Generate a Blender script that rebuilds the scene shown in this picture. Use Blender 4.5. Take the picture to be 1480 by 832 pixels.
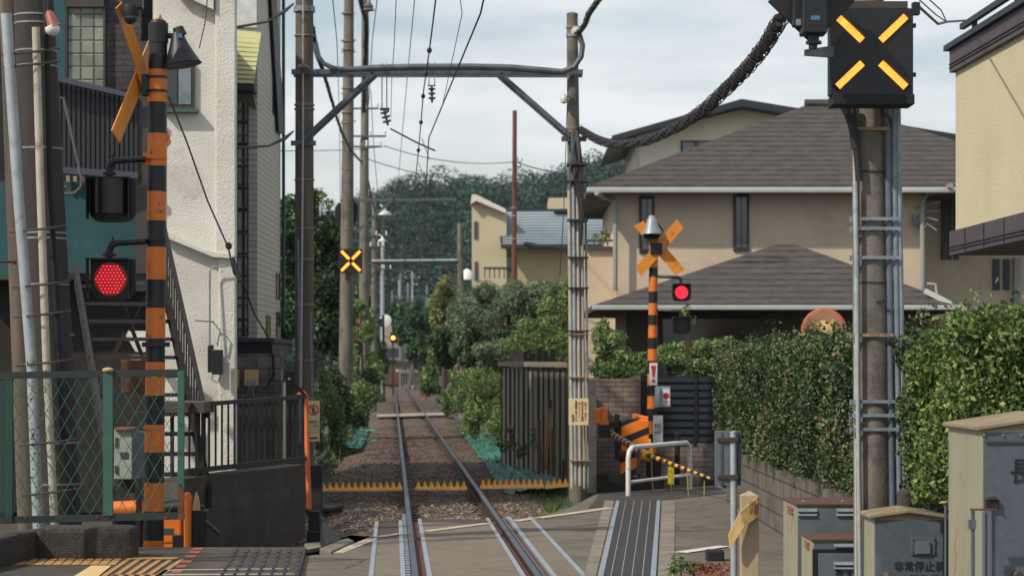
import bpy, math, random
import numpy as np
from mathutils import Vector, Matrix
random.seed(7)
S = bpy.context.scene
for o in list(bpy.data.objects): bpy.data.objects.remove(o)
# ------------------------------------------------------------ camera
F = 3494.0; HZ = 531.5; H = 1.905
cam = bpy.data.objects.new('camera', bpy.data.cameras.new('camera'))
S.collection.objects.link(cam); S.camera = cam
cam.location = (0, 0, H); cam.rotation_euler = (math.radians(90), 0, 0)
cam.data.sensor_width = 36; cam.data.lens = 85.0
cam.data.shift_y = (HZ - 416) / 1480.0
cam.data.clip_start = .5; cam.data.clip_end = 6000
cam.data.dof.use_dof = True; cam.data.dof.focus_distance = 21.5; cam.data.dof.aperture_fstop = 4.0
# ------------------------------------------------------------ world, sun, exposure
SUN_EL = 43; SUN_AZ = -126        # azimuth from +Y (view direction), negative = left
world = bpy.data.worlds.new('World'); S.world = world; world.use_nodes = True
nt = world.node_tree; nt.nodes.clear()
wo = nt.nodes.new('ShaderNodeOutputWorld'); bg = nt.nodes.new('ShaderNodeBackground')
sky = nt.nodes.new('ShaderNodeTexSky'); sky.sky_type = 'NISHITA'; sky.sun_disc = False
sky.sun_elevation = math.radians(SUN_EL); sky.sun_rotation = math.radians(SUN_AZ)
sky.air_density = 1.2; sky.dust_density = 1.5
tc = nt.nodes.new('ShaderNodeTexCoord'); mp = nt.nodes.new('ShaderNodeMapping')
mp.inputs['Scale'].default_value = (3.2, 3.2, 17.0); mp.inputs['Location'].default_value = (.35, .2, 1.3)
nz = nt.nodes.new('ShaderNodeTexNoise'); nz.inputs['Scale'].default_value = 1.5; nz.inputs['Detail'].default_value = 8
nz.inputs['Roughness'].default_value = .55
rp = nt.nodes.new('ShaderNodeValToRGB'); rp.color_ramp.elements[0].position = .38; rp.color_ramp.elements[1].position = .60
mx = nt.nodes.new('ShaderNodeMixRGB')
veil = nt.nodes.new('ShaderNodeMapRange'); veil.inputs['To Min'].default_value = .22; veil.inputs['To Max'].default_value = .95
mx.inputs[2].default_value = (7.4, 7.55, 7.8, 1)
L = nt.links.new
L(tc.outputs['Generated'], mp.inputs[0]); L(mp.outputs[0], nz.inputs['Vector']); L(nz.outputs['Fac'], rp.inputs[0])
L(rp.outputs[0], veil.inputs[0]); L(veil.outputs[0], mx.inputs[0]); L(sky.outputs[0], mx.inputs[1]); L(mx.outputs[0], bg.inputs[0]); L(bg.outputs[0], wo.inputs[0])
bg.inputs[1].default_value = 0.10
sl = bpy.data.lights.new('sun', 'SUN'); sl.energy = 3.3; sl.angle = math.radians(1.2); sl.color = (1, .90, .76)
so = bpy.data.objects.new('sun', sl); S.collection.objects.link(so)
e, a = math.radians(SUN_EL), math.radians(SUN_AZ)
sd = Vector((math.sin(a) * math.cos(e), math.cos(a) * math.cos(e), math.sin(e)))
so.rotation_euler = sd.to_track_quat('Z', 'Y').to_euler(); so.location = sd * 100
S.render.engine = 'CYCLES'
S.view_settings.view_transform = 'Standard'; S.view_settings.look = 'None'
S.view_settings.exposure = 0.3; S.view_settings.gamma = 1
# ------------------------------------------------------------ helpers
def W(px, py, d): return Vector(((px - 740) / F * d, d, H + (HZ - py) / F * d))
def WX(px, d): return (px - 740) / F * d
def WZ(py, d): return H + (HZ - py) / F * d
def T(s, o=0, z=0): return Vector((0.772 - 0.0493 * s + o, s, z))     # along-track frame
def G(px, py, z=0):                                                   # ground point seen at a pixel
    d = (H - z) * F / (py - HZ); return Vector((WX(px, d), d, z))
def hexc(h):
    c = [int(h[i:i+2], 16) / 255 for i in (0, 2, 4)]
    return tuple(v / 12.92 if v <= .04045 else ((v + .055) / 1.055) ** 2.4 for v in c)
MATS = {}
def mat(name, col, rough=.7, metal=0, var=.25, scale=6, bump=0, bscale=60, col2=None, streak=0, emit=0, spec=.5, sharp=(.3, .7), stain=None, crack=None):
    m = bpy.data.materials.new(name); m.use_nodes = True; t = m.node_tree; n = t.nodes
    b = n['Principled BSDF']; b.inputs['Roughness'].default_value = rough; b.inputs['Metallic'].default_value = metal
    b.inputs['Specular IOR Level'].default_value = spec
    if isinstance(col, str): col = hexc(col)
    if isinstance(col2, str): col2 = hexc(col2)
    if col2 is None: col2 = tuple(c * (1 - var) for c in col)
    tc = n.new('ShaderNodeTexCoord'); mp = n.new('ShaderNodeMapping'); t.links.new(tc.outputs['Object'], mp.inputs[0])
    mp.inputs['Scale'].default_value = (1, 1, .12 if streak else 1)
    z = n.new('ShaderNodeTexNoise'); z.inputs['Scale'].default_value = scale; z.inputs['Detail'].default_value = 7; z.inputs['Roughness'].default_value = .62
    t.links.new(mp.outputs[0], z.inputs['Vector'])
    r = n.new('ShaderNodeValToRGB'); r.color_ramp.elements[0].position = sharp[0]; r.color_ramp.elements[1].position = sharp[1]
    r.color_ramp.elements[0].color = (*col, 1); r.color_ramp.elements[1].color = (*col2, 1)
    t.links.new(z.outputs['Fac'], r.inputs[0]); out = r.outputs[0]
    if stain:
        c3, sc, lo, hi = stain
        if isinstance(c3, str): c3 = hexc(c3)
        z2 = n.new('ShaderNodeTexNoise'); z2.inputs['Scale'].default_value = sc; z2.inputs['Detail'].default_value = 9; z2.inputs['Roughness'].default_value = .7
        t.links.new(tc.outputs['Object'], z2.inputs['Vector'])
        r2 = n.new('ShaderNodeMapRange'); r2.inputs['From Min'].default_value = lo; r2.inputs['From Max'].default_value = hi
        t.links.new(z2.outputs['Fac'], r2.inputs[0])
        mm = n.new('ShaderNodeMixRGB'); mm.inputs[2].default_value = (*c3, 1); t.links.new(r2.outputs[0], mm.inputs[0]); t.links.new(out, mm.inputs[1]); out = mm.outputs[0]
    if crack:
        wn = n.new('ShaderNodeTexNoise'); wn.inputs['Scale'].default_value = 1.6; wn.inputs['Detail'].default_value = 5; t.links.new(tc.outputs['Object'], wn.inputs['Vector'])
        va = n.new('ShaderNodeMixRGB'); va.inputs[0].default_value = .25; t.links.new(tc.outputs['Object'], va.inputs[1]); t.links.new(wn.outputs['Color'], va.inputs[2])
        vv = n.new('ShaderNodeTexVoronoi'); vv.feature = 'DISTANCE_TO_EDGE'; vv.inputs['Scale'].default_value = .75; t.links.new(va.outputs[0], vv.inputs['Vector'])
        rr_ = n.new('ShaderNodeMapRange'); rr_.inputs['From Min'].default_value = .004; rr_.inputs['From Max'].default_value = .016; rr_.inputs['To Min'].default_value = .8; rr_.inputs['To Max'].default_value = 0; t.links.new(vv.outputs['Distance'], rr_.inputs[0])
        gate = n.new('ShaderNodeMapRange'); gate.inputs['From Min'].default_value = .48; gate.inputs['From Max'].default_value = .56; t.links.new(wn.outputs['Fac'], gate.inputs[0])
        ml = n.new('ShaderNodeMath'); ml.operation = 'MULTIPLY'; t.links.new(rr_.outputs[0], ml.inputs[0]); t.links.new(gate.outputs[0], ml.inputs[1])
        mc = n.new('ShaderNodeMixRGB'); mc.inputs[2].default_value = (*hexc(crack), 1); t.links.new(ml.outputs[0], mc.inputs[0]); t.links.new(out, mc.inputs[1]); out = mc.outputs[0]
    t.links.new(out, b.inputs['Base Color'])
    if bump:
        z3 = n.new('ShaderNodeTexNoise'); z3.inputs['Scale'].default_value = bscale; z3.inputs['Detail'].default_value = 5
        t.links.new(tc.outputs['Object'], z3.inputs['Vector'])
        bp = n.new('ShaderNodeBump'); bp.inputs['Strength'].default_value = min(1, bump); bp.inputs['Distance'].default_value = .02 * max(1, bump)
        t.links.new(z3.outputs['Fac'], bp.inputs['Height']); t.links.new(bp.outputs[0], b.inputs['Normal'])
    if emit:
        b.inputs['Emission Color'].default_value = (*col, 1); b.inputs['Emission Strength'].default_value = emit
    MATS[name] = m; return m
def brickmat(name, c1, c2, mortar, bw, bh, ms=.01, rough=.85, axis='xz', bump=.4, off=.5, scale=1, stain=None):
    m = bpy.data.materials.new(name); m.use_nodes = True; t = m.node_tree; n = t.nodes; b = n['Principled BSDF']
    b.inputs['Roughness'].default_value = rough
    tc = n.new('ShaderNodeTexCoord'); sx = n.new('ShaderNodeSeparateXYZ'); cx = n.new('ShaderNodeCombineXYZ')
    t.links.new(tc.outputs['Object'], sx.inputs[0])
    a, c = {'xz': ('X', 'Z'), 'yz': ('Y', 'Z'), 'xy': ('X', 'Y')}[axis]
    t.links.new(sx.outputs[a], cx.inputs[0]); t.links.new(sx.outputs[c], cx.inputs[1])
    k = n.new('ShaderNodeTexBrick'); k.inputs['Scale'].default_value = scale; k.inputs['Brick Width'].default_value = bw; k.inputs['Row Height'].default_value = bh
    k.inputs['Mortar Size'].default_value = ms; k.offset = off; k.inputs['Mortar Smooth'].default_value = .3
    for i, c_ in (('Color1', c1), ('Color2', c2), ('Mortar', mortar)):
        k.inputs[i].default_value = (*(hexc(c_) if isinstance(c_, str) else c_), 1)
    t.links.new(cx.outputs[0], k.inputs['Vector'])
    z = n.new('ShaderNodeTexNoise'); z.inputs['Scale'].default_value = 3; z.inputs['Detail'].default_value = 8; t.links.new(tc.outputs['Object'], z.inputs['Vector'])
    r = n.new('ShaderNodeMapRange'); r.inputs['From Min'].default_value = .3; r.inputs['From Max'].default_value = .7; r.inputs['To Min'].default_value = 1.1; r.inputs['To Max'].default_value = .55
    t.links.new(z.outputs['Fac'], r.inputs[0])
    v = n.new('ShaderNodeVectorMath'); v.operation = 'SCALE'; t.links.new(k.outputs[0], v.inputs[0]); t.links.new(r.outputs[0], v.inputs['Scale'])
    t.links.new(v.outputs[0], b.inputs['Base Color'])
    if bump:
        bp = n.new('ShaderNodeBump'); bp.inputs['Strength'].default_value = bump; bp.inputs['Distance'].default_value = .02; bp.invert = True
        t.links.new(k.outputs['Fac'], bp.inputs['Height']); t.links.new(bp.outputs[0], b.inputs['Normal'])
    MATS[name] = m; return m
def rowmat(name, c1, c2, line, period, lw=.12, rough=.8, bump=.3, nscale=3, hstretch=.25):
    m = bpy.data.materials.new(name); m.use_nodes = True; t = m.node_tree; n = t.nodes; b = n['Principled BSDF']; b.inputs['Roughness'].default_value = rough
    tc = n.new('ShaderNodeTexCoord'); sx = n.new('ShaderNodeSeparateXYZ'); t.links.new(tc.outputs['Object'], sx.inputs[0])
    d = n.new('ShaderNodeMath'); d.operation = 'DIVIDE'; d.inputs[1].default_value = period; t.links.new(sx.outputs['Z'], d.inputs[0])
    wob = n.new('ShaderNodeTexNoise'); wob.inputs['Scale'].default_value = 2.2; wob.inputs['Detail'].default_value = 4; t.links.new(tc.outputs['Object'], wob.inputs['Vector'])
    ad = n.new('ShaderNodeMath'); ad.operation = 'MULTIPLY_ADD'; ad.inputs[1].default_value = .25 if rough > .7 else .03; t.links.new(wob.outputs['Fac'], ad.inputs[0]); t.links.new(d.outputs[0], ad.inputs[2])
    f = n.new('ShaderNodeMath'); f.operation = 'FRACT'; t.links.new(ad.outputs[0], f.inputs[0])
    r = n.new('ShaderNodeMapRange'); r.inputs['From Min'].default_value = lw; r.inputs['From Max'].default_value = lw + .12; t.links.new(f.outputs[0], r.inputs[0])
    mp = n.new('ShaderNodeMapping'); mp.inputs['Scale'].default_value = (hstretch * nscale, hstretch * nscale, nscale * 2); t.links.new(tc.outputs['Object'], mp.inputs[0])
    z = n.new('ShaderNodeTexNoise'); z.inputs['Scale'].default_value = 3; z.inputs['Detail'].default_value = 9; z.inputs['Roughness'].default_value = .7; t.links.new(mp.outputs[0], z.inputs['Vector'])
    if rough > .7:
        m2 = n.new('ShaderNodeMapping'); m2.inputs['Scale'].default_value = (3, 3, 9); t.links.new(tc.outputs['Object'], m2.inputs[0]); z9 = n.new('ShaderNodeTexNoise'); z9.inputs['Scale'].default_value = 1.5; z9.inputs['Detail'].default_value = 6; t.links.new(m2.outputs[0], z9.inputs['Vector'])
        r9 = n.new('ShaderNodeMapRange'); r9.inputs['From Min'].default_value = .4; r9.inputs['From Max'].default_value = .62; r9.inputs['To Min'].default_value = 0; r9.inputs['To Max'].default_value = .75; t.links.new(z9.outputs['Fac'], r9.inputs[0])
        mq = n.new('ShaderNodeMath'); mq.operation = 'MAXIMUM'; t.links.new(r.outputs[0], mq.inputs[0]); t.links.new(r9.outputs[0], mq.inputs[1]); r = mq
    cr = n.new('ShaderNodeValToRGB'); cr.color_ramp.elements[0].position = .35; cr.color_ramp.elements[1].position = .65; cr.color_ramp.elements[0].color = (*hexc(c1), 1); cr.color_ramp.elements[1].color = (*hexc(c2), 1); t.links.new(z.outputs['Fac'], cr.inputs[0])
    mx = n.new('ShaderNodeMixRGB'); mx.inputs[1].default_value = (*hexc(line), 1); t.links.new(r.outputs[0], mx.inputs[0]); t.links.new(cr.outputs[0], mx.inputs[2]); t.links.new(mx.outputs[0], b.inputs['Base Color'])  # line colour paints a dark shadow line along each row
    bp = n.new('ShaderNodeBump'); bp.inputs['Strength'].default_value = bump; bp.inputs['Distance'].default_value = .02; t.links.new(r.outputs[0], bp.inputs['Height']); t.links.new(bp.outputs[0], b.inputs['Normal'])
    MATS[name] = m; return m
def leafmat(name, cols, trans=.3, rough=.45, ns=1.3):
    def hx(h): c = hexc(h); g = .3*c[0] + .6*c[1] + .1*c[2]; return tuple(v * .80 + g * .20 * w for v, w in zip(c, (.95, 1, 1.12)))
    m = bpy.data.materials.new(name); m.use_nodes = True; t = m.node_tree; n = t.nodes; b = n['Principled BSDF']
    b.inputs['Roughness'].default_value = rough; b.inputs['Specular IOR Level'].default_value = .22
    g = n.new('ShaderNodeNewGeometry'); r = n.new('ShaderNodeValToRGB'); cr = r.color_ramp
    cr.elements[0].position = 0; cr.elements[0].color = (*hx(cols[0]), 1); cr.elements[1].position = 1; cr.elements[1].color = (*hx(cols[-1]), 1)
    for i, c in enumerate(cols[1:-1]): e = cr.elements.new((i + 1) / (len(cols) - 1)); e.color = (*hx(c), 1)
    tc = n.new('ShaderNodeTexCoord'); z = n.new('ShaderNodeTexNoise'); z.inputs['Scale'].default_value = ns; z.inputs['Detail'].default_value = 3
    t.links.new(tc.outputs['Object'], z.inputs['Vector'])
    ma = n.new('ShaderNodeMath'); ma.operation = 'MULTIPLY_ADD'; ma.inputs[1].default_value = 2.2; ma.inputs[2].default_value = -1.1
    t.links.new(z.outputs['Fac'], ma.inputs[0])
    mb = n.new('ShaderNodeMath'); mb.operation = 'MULTIPLY_ADD'; mb.inputs[1].default_value = .85; mb.inputs[2].default_value = .08; t.links.new(g.outputs['Random Per Island'], mb.inputs[0])
    mc = n.new('ShaderNodeMath'); mc.operation = 'MULTIPLY_ADD'; mc.inputs[1].default_value = .5; t.links.new(ma.outputs[0], mc.inputs[0]); t.links.new(mb.outputs[0], mc.inputs[2])
    t.links.new(mc.outputs[0], r.inputs[0]); t.links.new(r.outputs[0], b.inputs['Base Color'])
    tr = n.new('ShaderNodeBsdfTranslucent'); t.links.new(r.outputs[0], tr.inputs[0])
    mx = n.new('ShaderNodeMixShader'); mx.inputs[0].default_value = trans
    t.links.new(b.outputs[0], mx.inputs[1]); t.links.new(tr.outputs[0], mx.inputs[2]); t.links.new(mx.outputs[0], n['Material Output'].inputs[0])
    MATS[name] = m; return m
class MB:
    def __init__(s): s.v = []; s.f = []; s.mi = []; s.m = 0
    def add(s, vs, fs):
        k = len(s.v); s.v += [Vector(v) for v in vs]; s.f += [tuple(i + k for i in f) for f in fs]; s.mi += [s.m] * len(fs); return s
    def box(s, x0, x1, y0, y1, z0, z1):
        return s.add([(x0,y0,z0),(x1,y0,z0),(x1,y1,z0),(x0,y1,z0),(x0,y0,z1),(x1,y0,z1),(x1,y1,z1),(x0,y1,z1)],
                     [(0,3,2,1),(4,5,6,7),(0,1,5,4),(1,2,6,5),(2,3,7,6),(3,0,4,7)])
    def fbox(s, px0, px1, py0, py1, d, dep):
        return s.box(WX(px0, d), WX(px1, d), d, d + dep, WZ(py1, d), WZ(py0, d))
    def obox(s, c, sx, sy, sz, M=None):
        M = M or Matrix(); c = Vector(c)
        q = [(-1,-1,-1),(1,-1,-1),(1,1,-1),(-1,1,-1),(-1,-1,1),(1,-1,1),(1,1,1),(-1,1,1)]
        return s.add([c + M @ Vector((a*sx/2, b*sy/2, e*sz/2)) for a, b, e in q], [(0,3,2,1),(4,5,6,7),(0,1,5,4),(1,2,6,5),(2,3,7,6),(3,0,4,7)])
    def beam(s, p0, p1, w, h):
        p0, p1 = Vector(p0), Vector(p1); dr = p1 - p0
        M = dr.to_track_quat('X', 'Z').to_matrix()
        return s.obox((p0 + p1) / 2, dr.length, w, h, M)
    def prism(s, pts, vec):
        pts = [Vector(p) for p in pts]; vec = Vector(vec); n = len(pts)
        return s.add(pts + [p + vec for p in pts], [tuple(range(n)), tuple(range(2*n-1, n-1, -1))] + [(i, i+n, (i+1) % n + n, (i+1) % n) for i in range(n)])
    def tube(s, pts, r, n=8, cap=True):
        pts = [Vector(p) for p in pts]; N = len(pts); rs = r if isinstance(r, (list, tuple)) else [r] * N
        vs = []; up = None
        for i, p in enumerate(pts):
            t = (pts[min(i+1, N-1)] - pts[max(i-1, 0)]).normalized()
            if up is None: up = Vector((0, 0, 1)) if abs(t.z) < .9 else Vector((1, 0, 0))
            a = up - t * up.dot(t)
            if a.length < 1e-4: a = t.orthogonal()
            a.normalize(); b = t.cross(a); up = a
            for k in range(n):
                th = 2 * math.pi * k / n; vs.append(p + (a * math.cos(th) + b * math.sin(th)) * rs[i])
        fs = [(i*n+k, i*n+(k+1) % n, (i+1)*n+(k+1) % n, (i+1)*n+k) for i in range(N-1) for k in range(n)]
        if cap: fs += [tuple(range(n-1, -1, -1)), tuple(range((N-1)*n, N*n))]
        return s.add(vs, fs)
    def cyl(s, p0, p1, r0, r1=None, n=16): return s.tube([p0, p1], [r0, r0 if r1 is None else r1], n)
    def lathe(s, c, axis, prof, n=20):       # prof = [(along, radius)]
        c = Vector(c); ax = Vector(axis).normalized()
        return s.tube([c + ax * a + ax * 1e-5 * i for i, (a, r) in enumerate(prof)], [max(r, .0005) for a, r in prof], n)
    def build(s, name, m, parent=None, smooth=False, bevel=0):
        me = bpy.data.meshes.new(name)
        off = parent_loc(parent) if parent else None
        if off is None:
            xs = [v.x for v in s.v]; ys = [v.y for v in s.v]; zs = [v.z for v in s.v]
            off = Vector(((min(xs)+max(xs))/2, (min(ys)+max(ys))/2, min(zs)))
        me.from_pydata([tuple(v - off) for v in s.v], [], s.f)
        for q in (m if isinstance(m, (list, tuple)) else [m]): me.materials.append(q)
        me.polygons.foreach_set('material_index', s.mi)
        if smooth: me.polygons.foreach_set('use_smooth', [True] * len(s.f))
        o = bpy.data.objects.new(name, me); S.collection.objects.link(o)
        if parent: o.parent = parent
        else: o.location = off
        if smooth:
            try: me.set_sharp_from_angle(angle=math.radians(40))
            except Exception: pass
        if bevel:
            b = o.modifiers.new('bevel', 'BEVEL'); b.width = bevel; b.segments = 2; b.limit_method = 'ANGLE'; b.angle_limit = math.radians(50)
        return o
def parent_loc(p):
    l = p.location.copy()
    while p.parent: p = p.parent; l += p.location
    return l
def thing(name, label, cat, loc, group=None):
    o = bpy.data.objects.new(name, None); S.collection.objects.link(o); o.location = loc; o.empty_display_size = .2
    o['label'] = label; o['category'] = cat
    if group: o['group'] = group
    return o
def tag(o, label, cat, group=None, kind=None):
    o['label'] = label; o['category'] = cat
    if group: o['group'] = group
    if kind: o['kind'] = kind
    return o
def struct(o): o['kind'] = 'structure'; return o
def copytree(o, loc, label, parent=None):
    c = o.copy(); S.collection.objects.link(c)
    if parent: c.parent = parent
    else: c.location = loc; c['label'] = label
    for ch in list(o.children): copytree(ch, None, None, c)
    return c
def text(s, name, parent, c, size, m, rot=(math.pi/2, 0, 0), ext=.001, align='CENTER', lines=1.0, sx=1.0):
    cu = bpy.data.curves.new(name, 'FONT'); cu.body = s; cu.size = size; cu.extrude = ext; cu.align_x = align; cu.align_y = 'CENTER'; cu.space_line = lines
    o = bpy.data.objects.new(name, cu); S.collection.objects.link(o)
    dg = bpy.context.evaluated_depsgraph_get(); me = bpy.data.meshes.new_from_object(o.evaluated_get(dg)); bpy.data.objects.remove(o)
    M = Matrix.Rotation(rot[2], 4, 'Z') @ Matrix.Rotation(rot[0], 4, 'X'); me.transform(Matrix.Translation(Vector(c) - (parent_loc(parent))) @ M @ Matrix.Diagonal((sx, 1, 1, 1)))
    me.materials.clear(); me.materials.append(m)
    q = bpy.data.objects.new(name, me); S.collection.objects.link(q); q.parent = parent; return q
# leaves: numpy batch of folded leaf faces around blobs
def leaf_arrays(blobs, dens, size, rng, shell=.55, aspect=2.0, droop=0, outw=1.0):
    P = []; Us = []
    for (c, r) in blobs:
        r = np.array(r if hasattr(r, '__len__') else (r, r, r), float)
        n = max(4, int(dens * (4 * (r[0]*r[1] + r[1]*r[2] + r[0]*r[2]))))
        u = rng.normal(size=(n, 3)); u /= np.linalg.norm(u, axis=1)[:, None]
        rad = shell + (1.08 - shell) * rng.random(n) ** .6
        P.append(np.array(c) + u * rad[:, None] * r); Us.append(u)
    P = np.vstack(P); n = len(P); c = np.vstack(Us) * outw + rng.normal(size=(n, 3)) * .6; c[:, 2] += .35; c /= np.linalg.norm(c, axis=1)[:, None]
    q = rng.normal(size=(n, 3)); q[:, 2] -= droop; a = q - c * (q * c).sum(1)[:, None]; a /= np.linalg.norm(a, axis=1)[:, None]
    b = np.cross(c, a); s = (size * (.6 + .8 * rng.random(n)))[:, None]
    V = np.stack([P - a*s*.5, P + b*s*.5/aspect + c*s*.08, P + a*s*.5, P - b*s*.5/aspect + c*s*.08], 1)
    return V
def quads_obj(V, name, m, parent=None):
    n = len(V); off = np.array(parent_loc(parent)) if parent else np.array([V[:, :, 0].mean(), V[:, :, 1].mean(), V[:, :, 2].min()])
    me = bpy.data.meshes.new(name); me.vertices.add(4*n); me.vertices.foreach_set('co', (V - off).reshape(-1).astype(np.float32))
    me.loops.add(4*n); me.loops.foreach_set('vertex_index', np.arange(4*n, dtype=np.int32))
    me.polygons.add(n); me.polygons.foreach_set('loop_start', np.arange(0, 4*n, 4, dtype=np.int32)); me.update(); me.validate()
    me.materials.append(m); o = bpy.data.objects.new(name, me); S.collection.objects.link(o)
    if parent: o.parent = parent
    else: o.location = off
    return o
def sub_blobs(blobs, k, rng, f=.42):
    out = []
    for c, r in blobs:
        r = np.array(r if hasattr(r, '__len__') else (r, r, r), float)
        for _ in range(k):
            u = rng.normal(size=3); u /= np.linalg.norm(u)
            out.append((np.array(c) + u * r * (.35 + .5 * rng.random()), r * f * (.7 + .6 * rng.random())))
    return out
DENS = 4.6
def plant(name, label, cat, base, blobs, m, leaf, dens, seed, k=9, f=.42, trunk=.08, group=None, droop=0, aspect=2.0, limbs=True):
    rng = np.random.default_rng(seed); rnd = random.Random(seed)
    t = thing(name, label, cat, base, group); base = Vector(base)
    sb = sub_blobs(blobs, k, rng, f)
    quads_obj(leaf_arrays(sb, dens * DENS, leaf, rng, droop=droop, aspect=aspect), 'crown' if 'tree' in name else 'foliage', m, t)
    b = MB()
    top = Vector(blobs[0][0]); rr = blobs[0][1]; rr = rr if not hasattr(rr, '__len__') else rr[2]
    if limbs:
        mid = base.lerp(top, .5) + Vector((rnd.uniform(-.1, .1), 0, 0)) * (top - base).length * .5
        b.tube([base - Vector((0,0,.1)), base.lerp(mid, .5), mid, top], [trunk*1.2, trunk, trunk * .8, trunk * .45], 8)
        for c, r in blobs[1:] + [(q[0], 0) for q in sb[:6]]:
            c = Vector(c); st = base.lerp(top, rnd.uniform(.4, .8)); b.tube([st, st.lerp(c, .5) + Vector((0, 0, .06)), c], [trunk*.5, trunk*.35, trunk*.15], 6)
        b.build('trunk' if 'tree' in name else 'stems', MATS['bark'], t, True)
    return t
def B(px, py, d, rpx, rpy=None, rd=None):       # blob from picture measures at a true distance
    k = d / F; rx = rpx * k; rz = (rpy or rpx) * k
    return (tuple(W(px, py, d)), (rx, rd or (rx + rz) / 2, rz))
def sag(p0, p1, s, n=16):
    p0, p1 = Vector(p0), Vector(p1)
    return [p0.lerp(p1, i / n) - Vector((0, 0, s * 4 * (i/n) * (1 - i/n))) for i in range(n + 1)]
# ------------------------------------------------------------ materials
mat('bark', '4a4038', .9, bump=.6, bscale=30)
mat('concrete_pole', '7a746a', .85, scale=7, col2='56514a', streak=1, bump=.3, stain=('342f2b', 2.5, .5, .75))
mat('concrete_pole_brown', '6a5f54', .85, scale=7, col2='453e38', streak=1, bump=.3, stain=('7a4d30', 1.7, .6, .75))
mat('concrete_dark', '4b4742', .9, scale=3, col2='2e2c29', bump=.5, bscale=25, stain=('202020', 1.2, .45, .7))
mat('concrete', '8a8478', .9, scale=3, col2='655f55', bump=.4, bscale=40, stain=('4f4a42', 1.2, .5, .75))
mat('concrete_light', 'a89f8e', .9, scale=4, col2='81786a', bump=.3, stain=('6d5a44', 2, .55, .75))
mat('asphalt', '746e62', .93, scale=1.2, col2='5c564c', bump=.6, bscale=150, stain=('4b453d', 4, .50, .72), crack='2b2824')
mat('asphalt_dark', '3f3b38', .93, scale=2, col2='312e2c', bump=.5, bscale=160, stain=('5a534a', 3, .55, .8))
mat('slab', '7a7265', .9, scale=2, col2='686055', bump=.5, bscale=150, stain=('55483e', 5, .50, .75))
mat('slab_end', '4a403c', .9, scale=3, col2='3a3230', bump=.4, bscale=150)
mat('earth', '4a4436', .97, scale=1.5, col2='34352a', bump=.8, bscale=20)
mat('white_line', 'c9bda6', .85, scale=14, col2='a89a82', stain=('6a6256', 18, .52, .62))
mat('steel_plate', 'a3acb5', .5, .5, scale=8, col2='88919b', stain=('6b665f', 10, .55, .7))
mat('rail_top', '565e65', .5, .6, scale=10, col2='444a50')
mat('rail_rust', '3f2d26', .8, .1, scale=10, col2='2b211d', bump=.3)
mat('rust', '6b4230', .9, scale=12, col2='3d2a22', bump=.3)
mat('rust_light', '9a5b3a', .85, scale=12, col2='6d4230', bump=.3)
mat('galv', '8d979f', .55, .35, scale=9, col2='6e777f', stain=('5b5348', 4, .55, .75))
mat('galv_light', 'a9b2b8', .5, .3, scale=8, col2='8d969c', stain=('7d7364', 5, .56, .72))
mat('pipe_cream', 'b3ada0', .6, scale=8, col2='989184', stain=('7a5c42', 4, .57, .7))
mat('pipe_grey', '78828c', .55, scale=8, col2='5c6570', stain=('4b4640', 3, .55, .7))
mat('pipe_blue', '5b6675', .5, scale=8, col2='454f5c')
mat('beam_steel', '5d6670', .55, .3, scale=6, col2='444b54', stain=('4b3c33', 3, .56, .7))
mat('strap', 'a08a6a', .6, .3, scale=20, col2='6e5a42')
mat('strap_dark', '4c463f', .6, .4)
mat('black', '12151c', .5, var=.2, stain=('23262c', 5, .55, .75))
mat('black_matt', '15171b', .8, var=.2)
mat('rubber', '191a1d', .6, var=.3)
mat('orange', 'd9772a', .5, scale=9, col2='c76b22', stain=('4a2f20', 7, .60, .66))
mat('orange_faded', 'e0783a', .6, scale=6, col2='c9632a', stain=('a85a3a', 5, .57, .72))
mat('orange_board', 'd98c2c', .5, scale=5, col2='cb7f24', stain=('7d4a1c', 6, .58, .7))
mat('yellow', 'e0a81e', .55, scale=9, col2='c48f18', stain=('7a5a20', 9, .58, .7))
mat('yellow_pale', 'd8b46c', .7, scale=8, col2='b8924a')
mat('stripe_black', '181a20', .5, scale=9, col2='0f1116', stain=('2c2a2a', 6, .56, .7))
mat('white', 'd8d6cf', .55, scale=8, col2='bdbab2', stain=('8e7358', 6, .6, .72))
mat('cream_sign', 'd8c79e', .6, scale=8, col2='c7b489', stain=('9a8358', 5, .58, .75))
mat('paper_white', 'dcdcd8', .6, var=.1)
mat('ink', '0b0b0e', .7, var=.1); mat('ink_red', 'b3262a', .6, var=.1)
mat('stucco', 'cfcec8', .9, scale=1.2, col2='bcbab2', bump=.7, bscale=40, stain=('8f8672', .9, .56, .8))
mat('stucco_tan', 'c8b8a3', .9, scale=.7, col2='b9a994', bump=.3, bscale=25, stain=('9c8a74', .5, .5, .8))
mat('stucco_cream', 'dcd6c2', .9, scale=.8, col2='cdc7b3', bump=.2)
mat('stucco_yellow', 'bfb598', .9, scale=.8, col2='b3a98c', bump=.5, bscale=40, stain=('a8936a', 1.3, .62, .8))
mat('stucco_far', 'bbb297', .9, scale=.5, col2='b0a78c')
mat('stucco_far_shade', 'ab9e7b', .9, scale=.5, col2='9e9170')  # darker copy of stucco_far, the lower wall's unlit tone put into colour
mat('fascia', '4c4249', .6, scale=3, col2='3d353b')
mat('roof_navy', '232a35', .6, var=.2)
mat('teal', '12494f', .6, scale=2, col2='0e3d45', streak=1, stain=('2d5a5c', 3, .58, .75))
mat('siding_black', '1f2128', .55, scale=4, col2='191a20', streak=1)
mat('frame_brown', '3d3531', .5, var=.2)
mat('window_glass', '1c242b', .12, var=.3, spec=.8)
mat('glass_light', '77858c', .2, scale=3, col2='4c5a60', spec=.8)
mat('curtain', 'a9adab', .8, scale=4, col2='7f8583')
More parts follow.
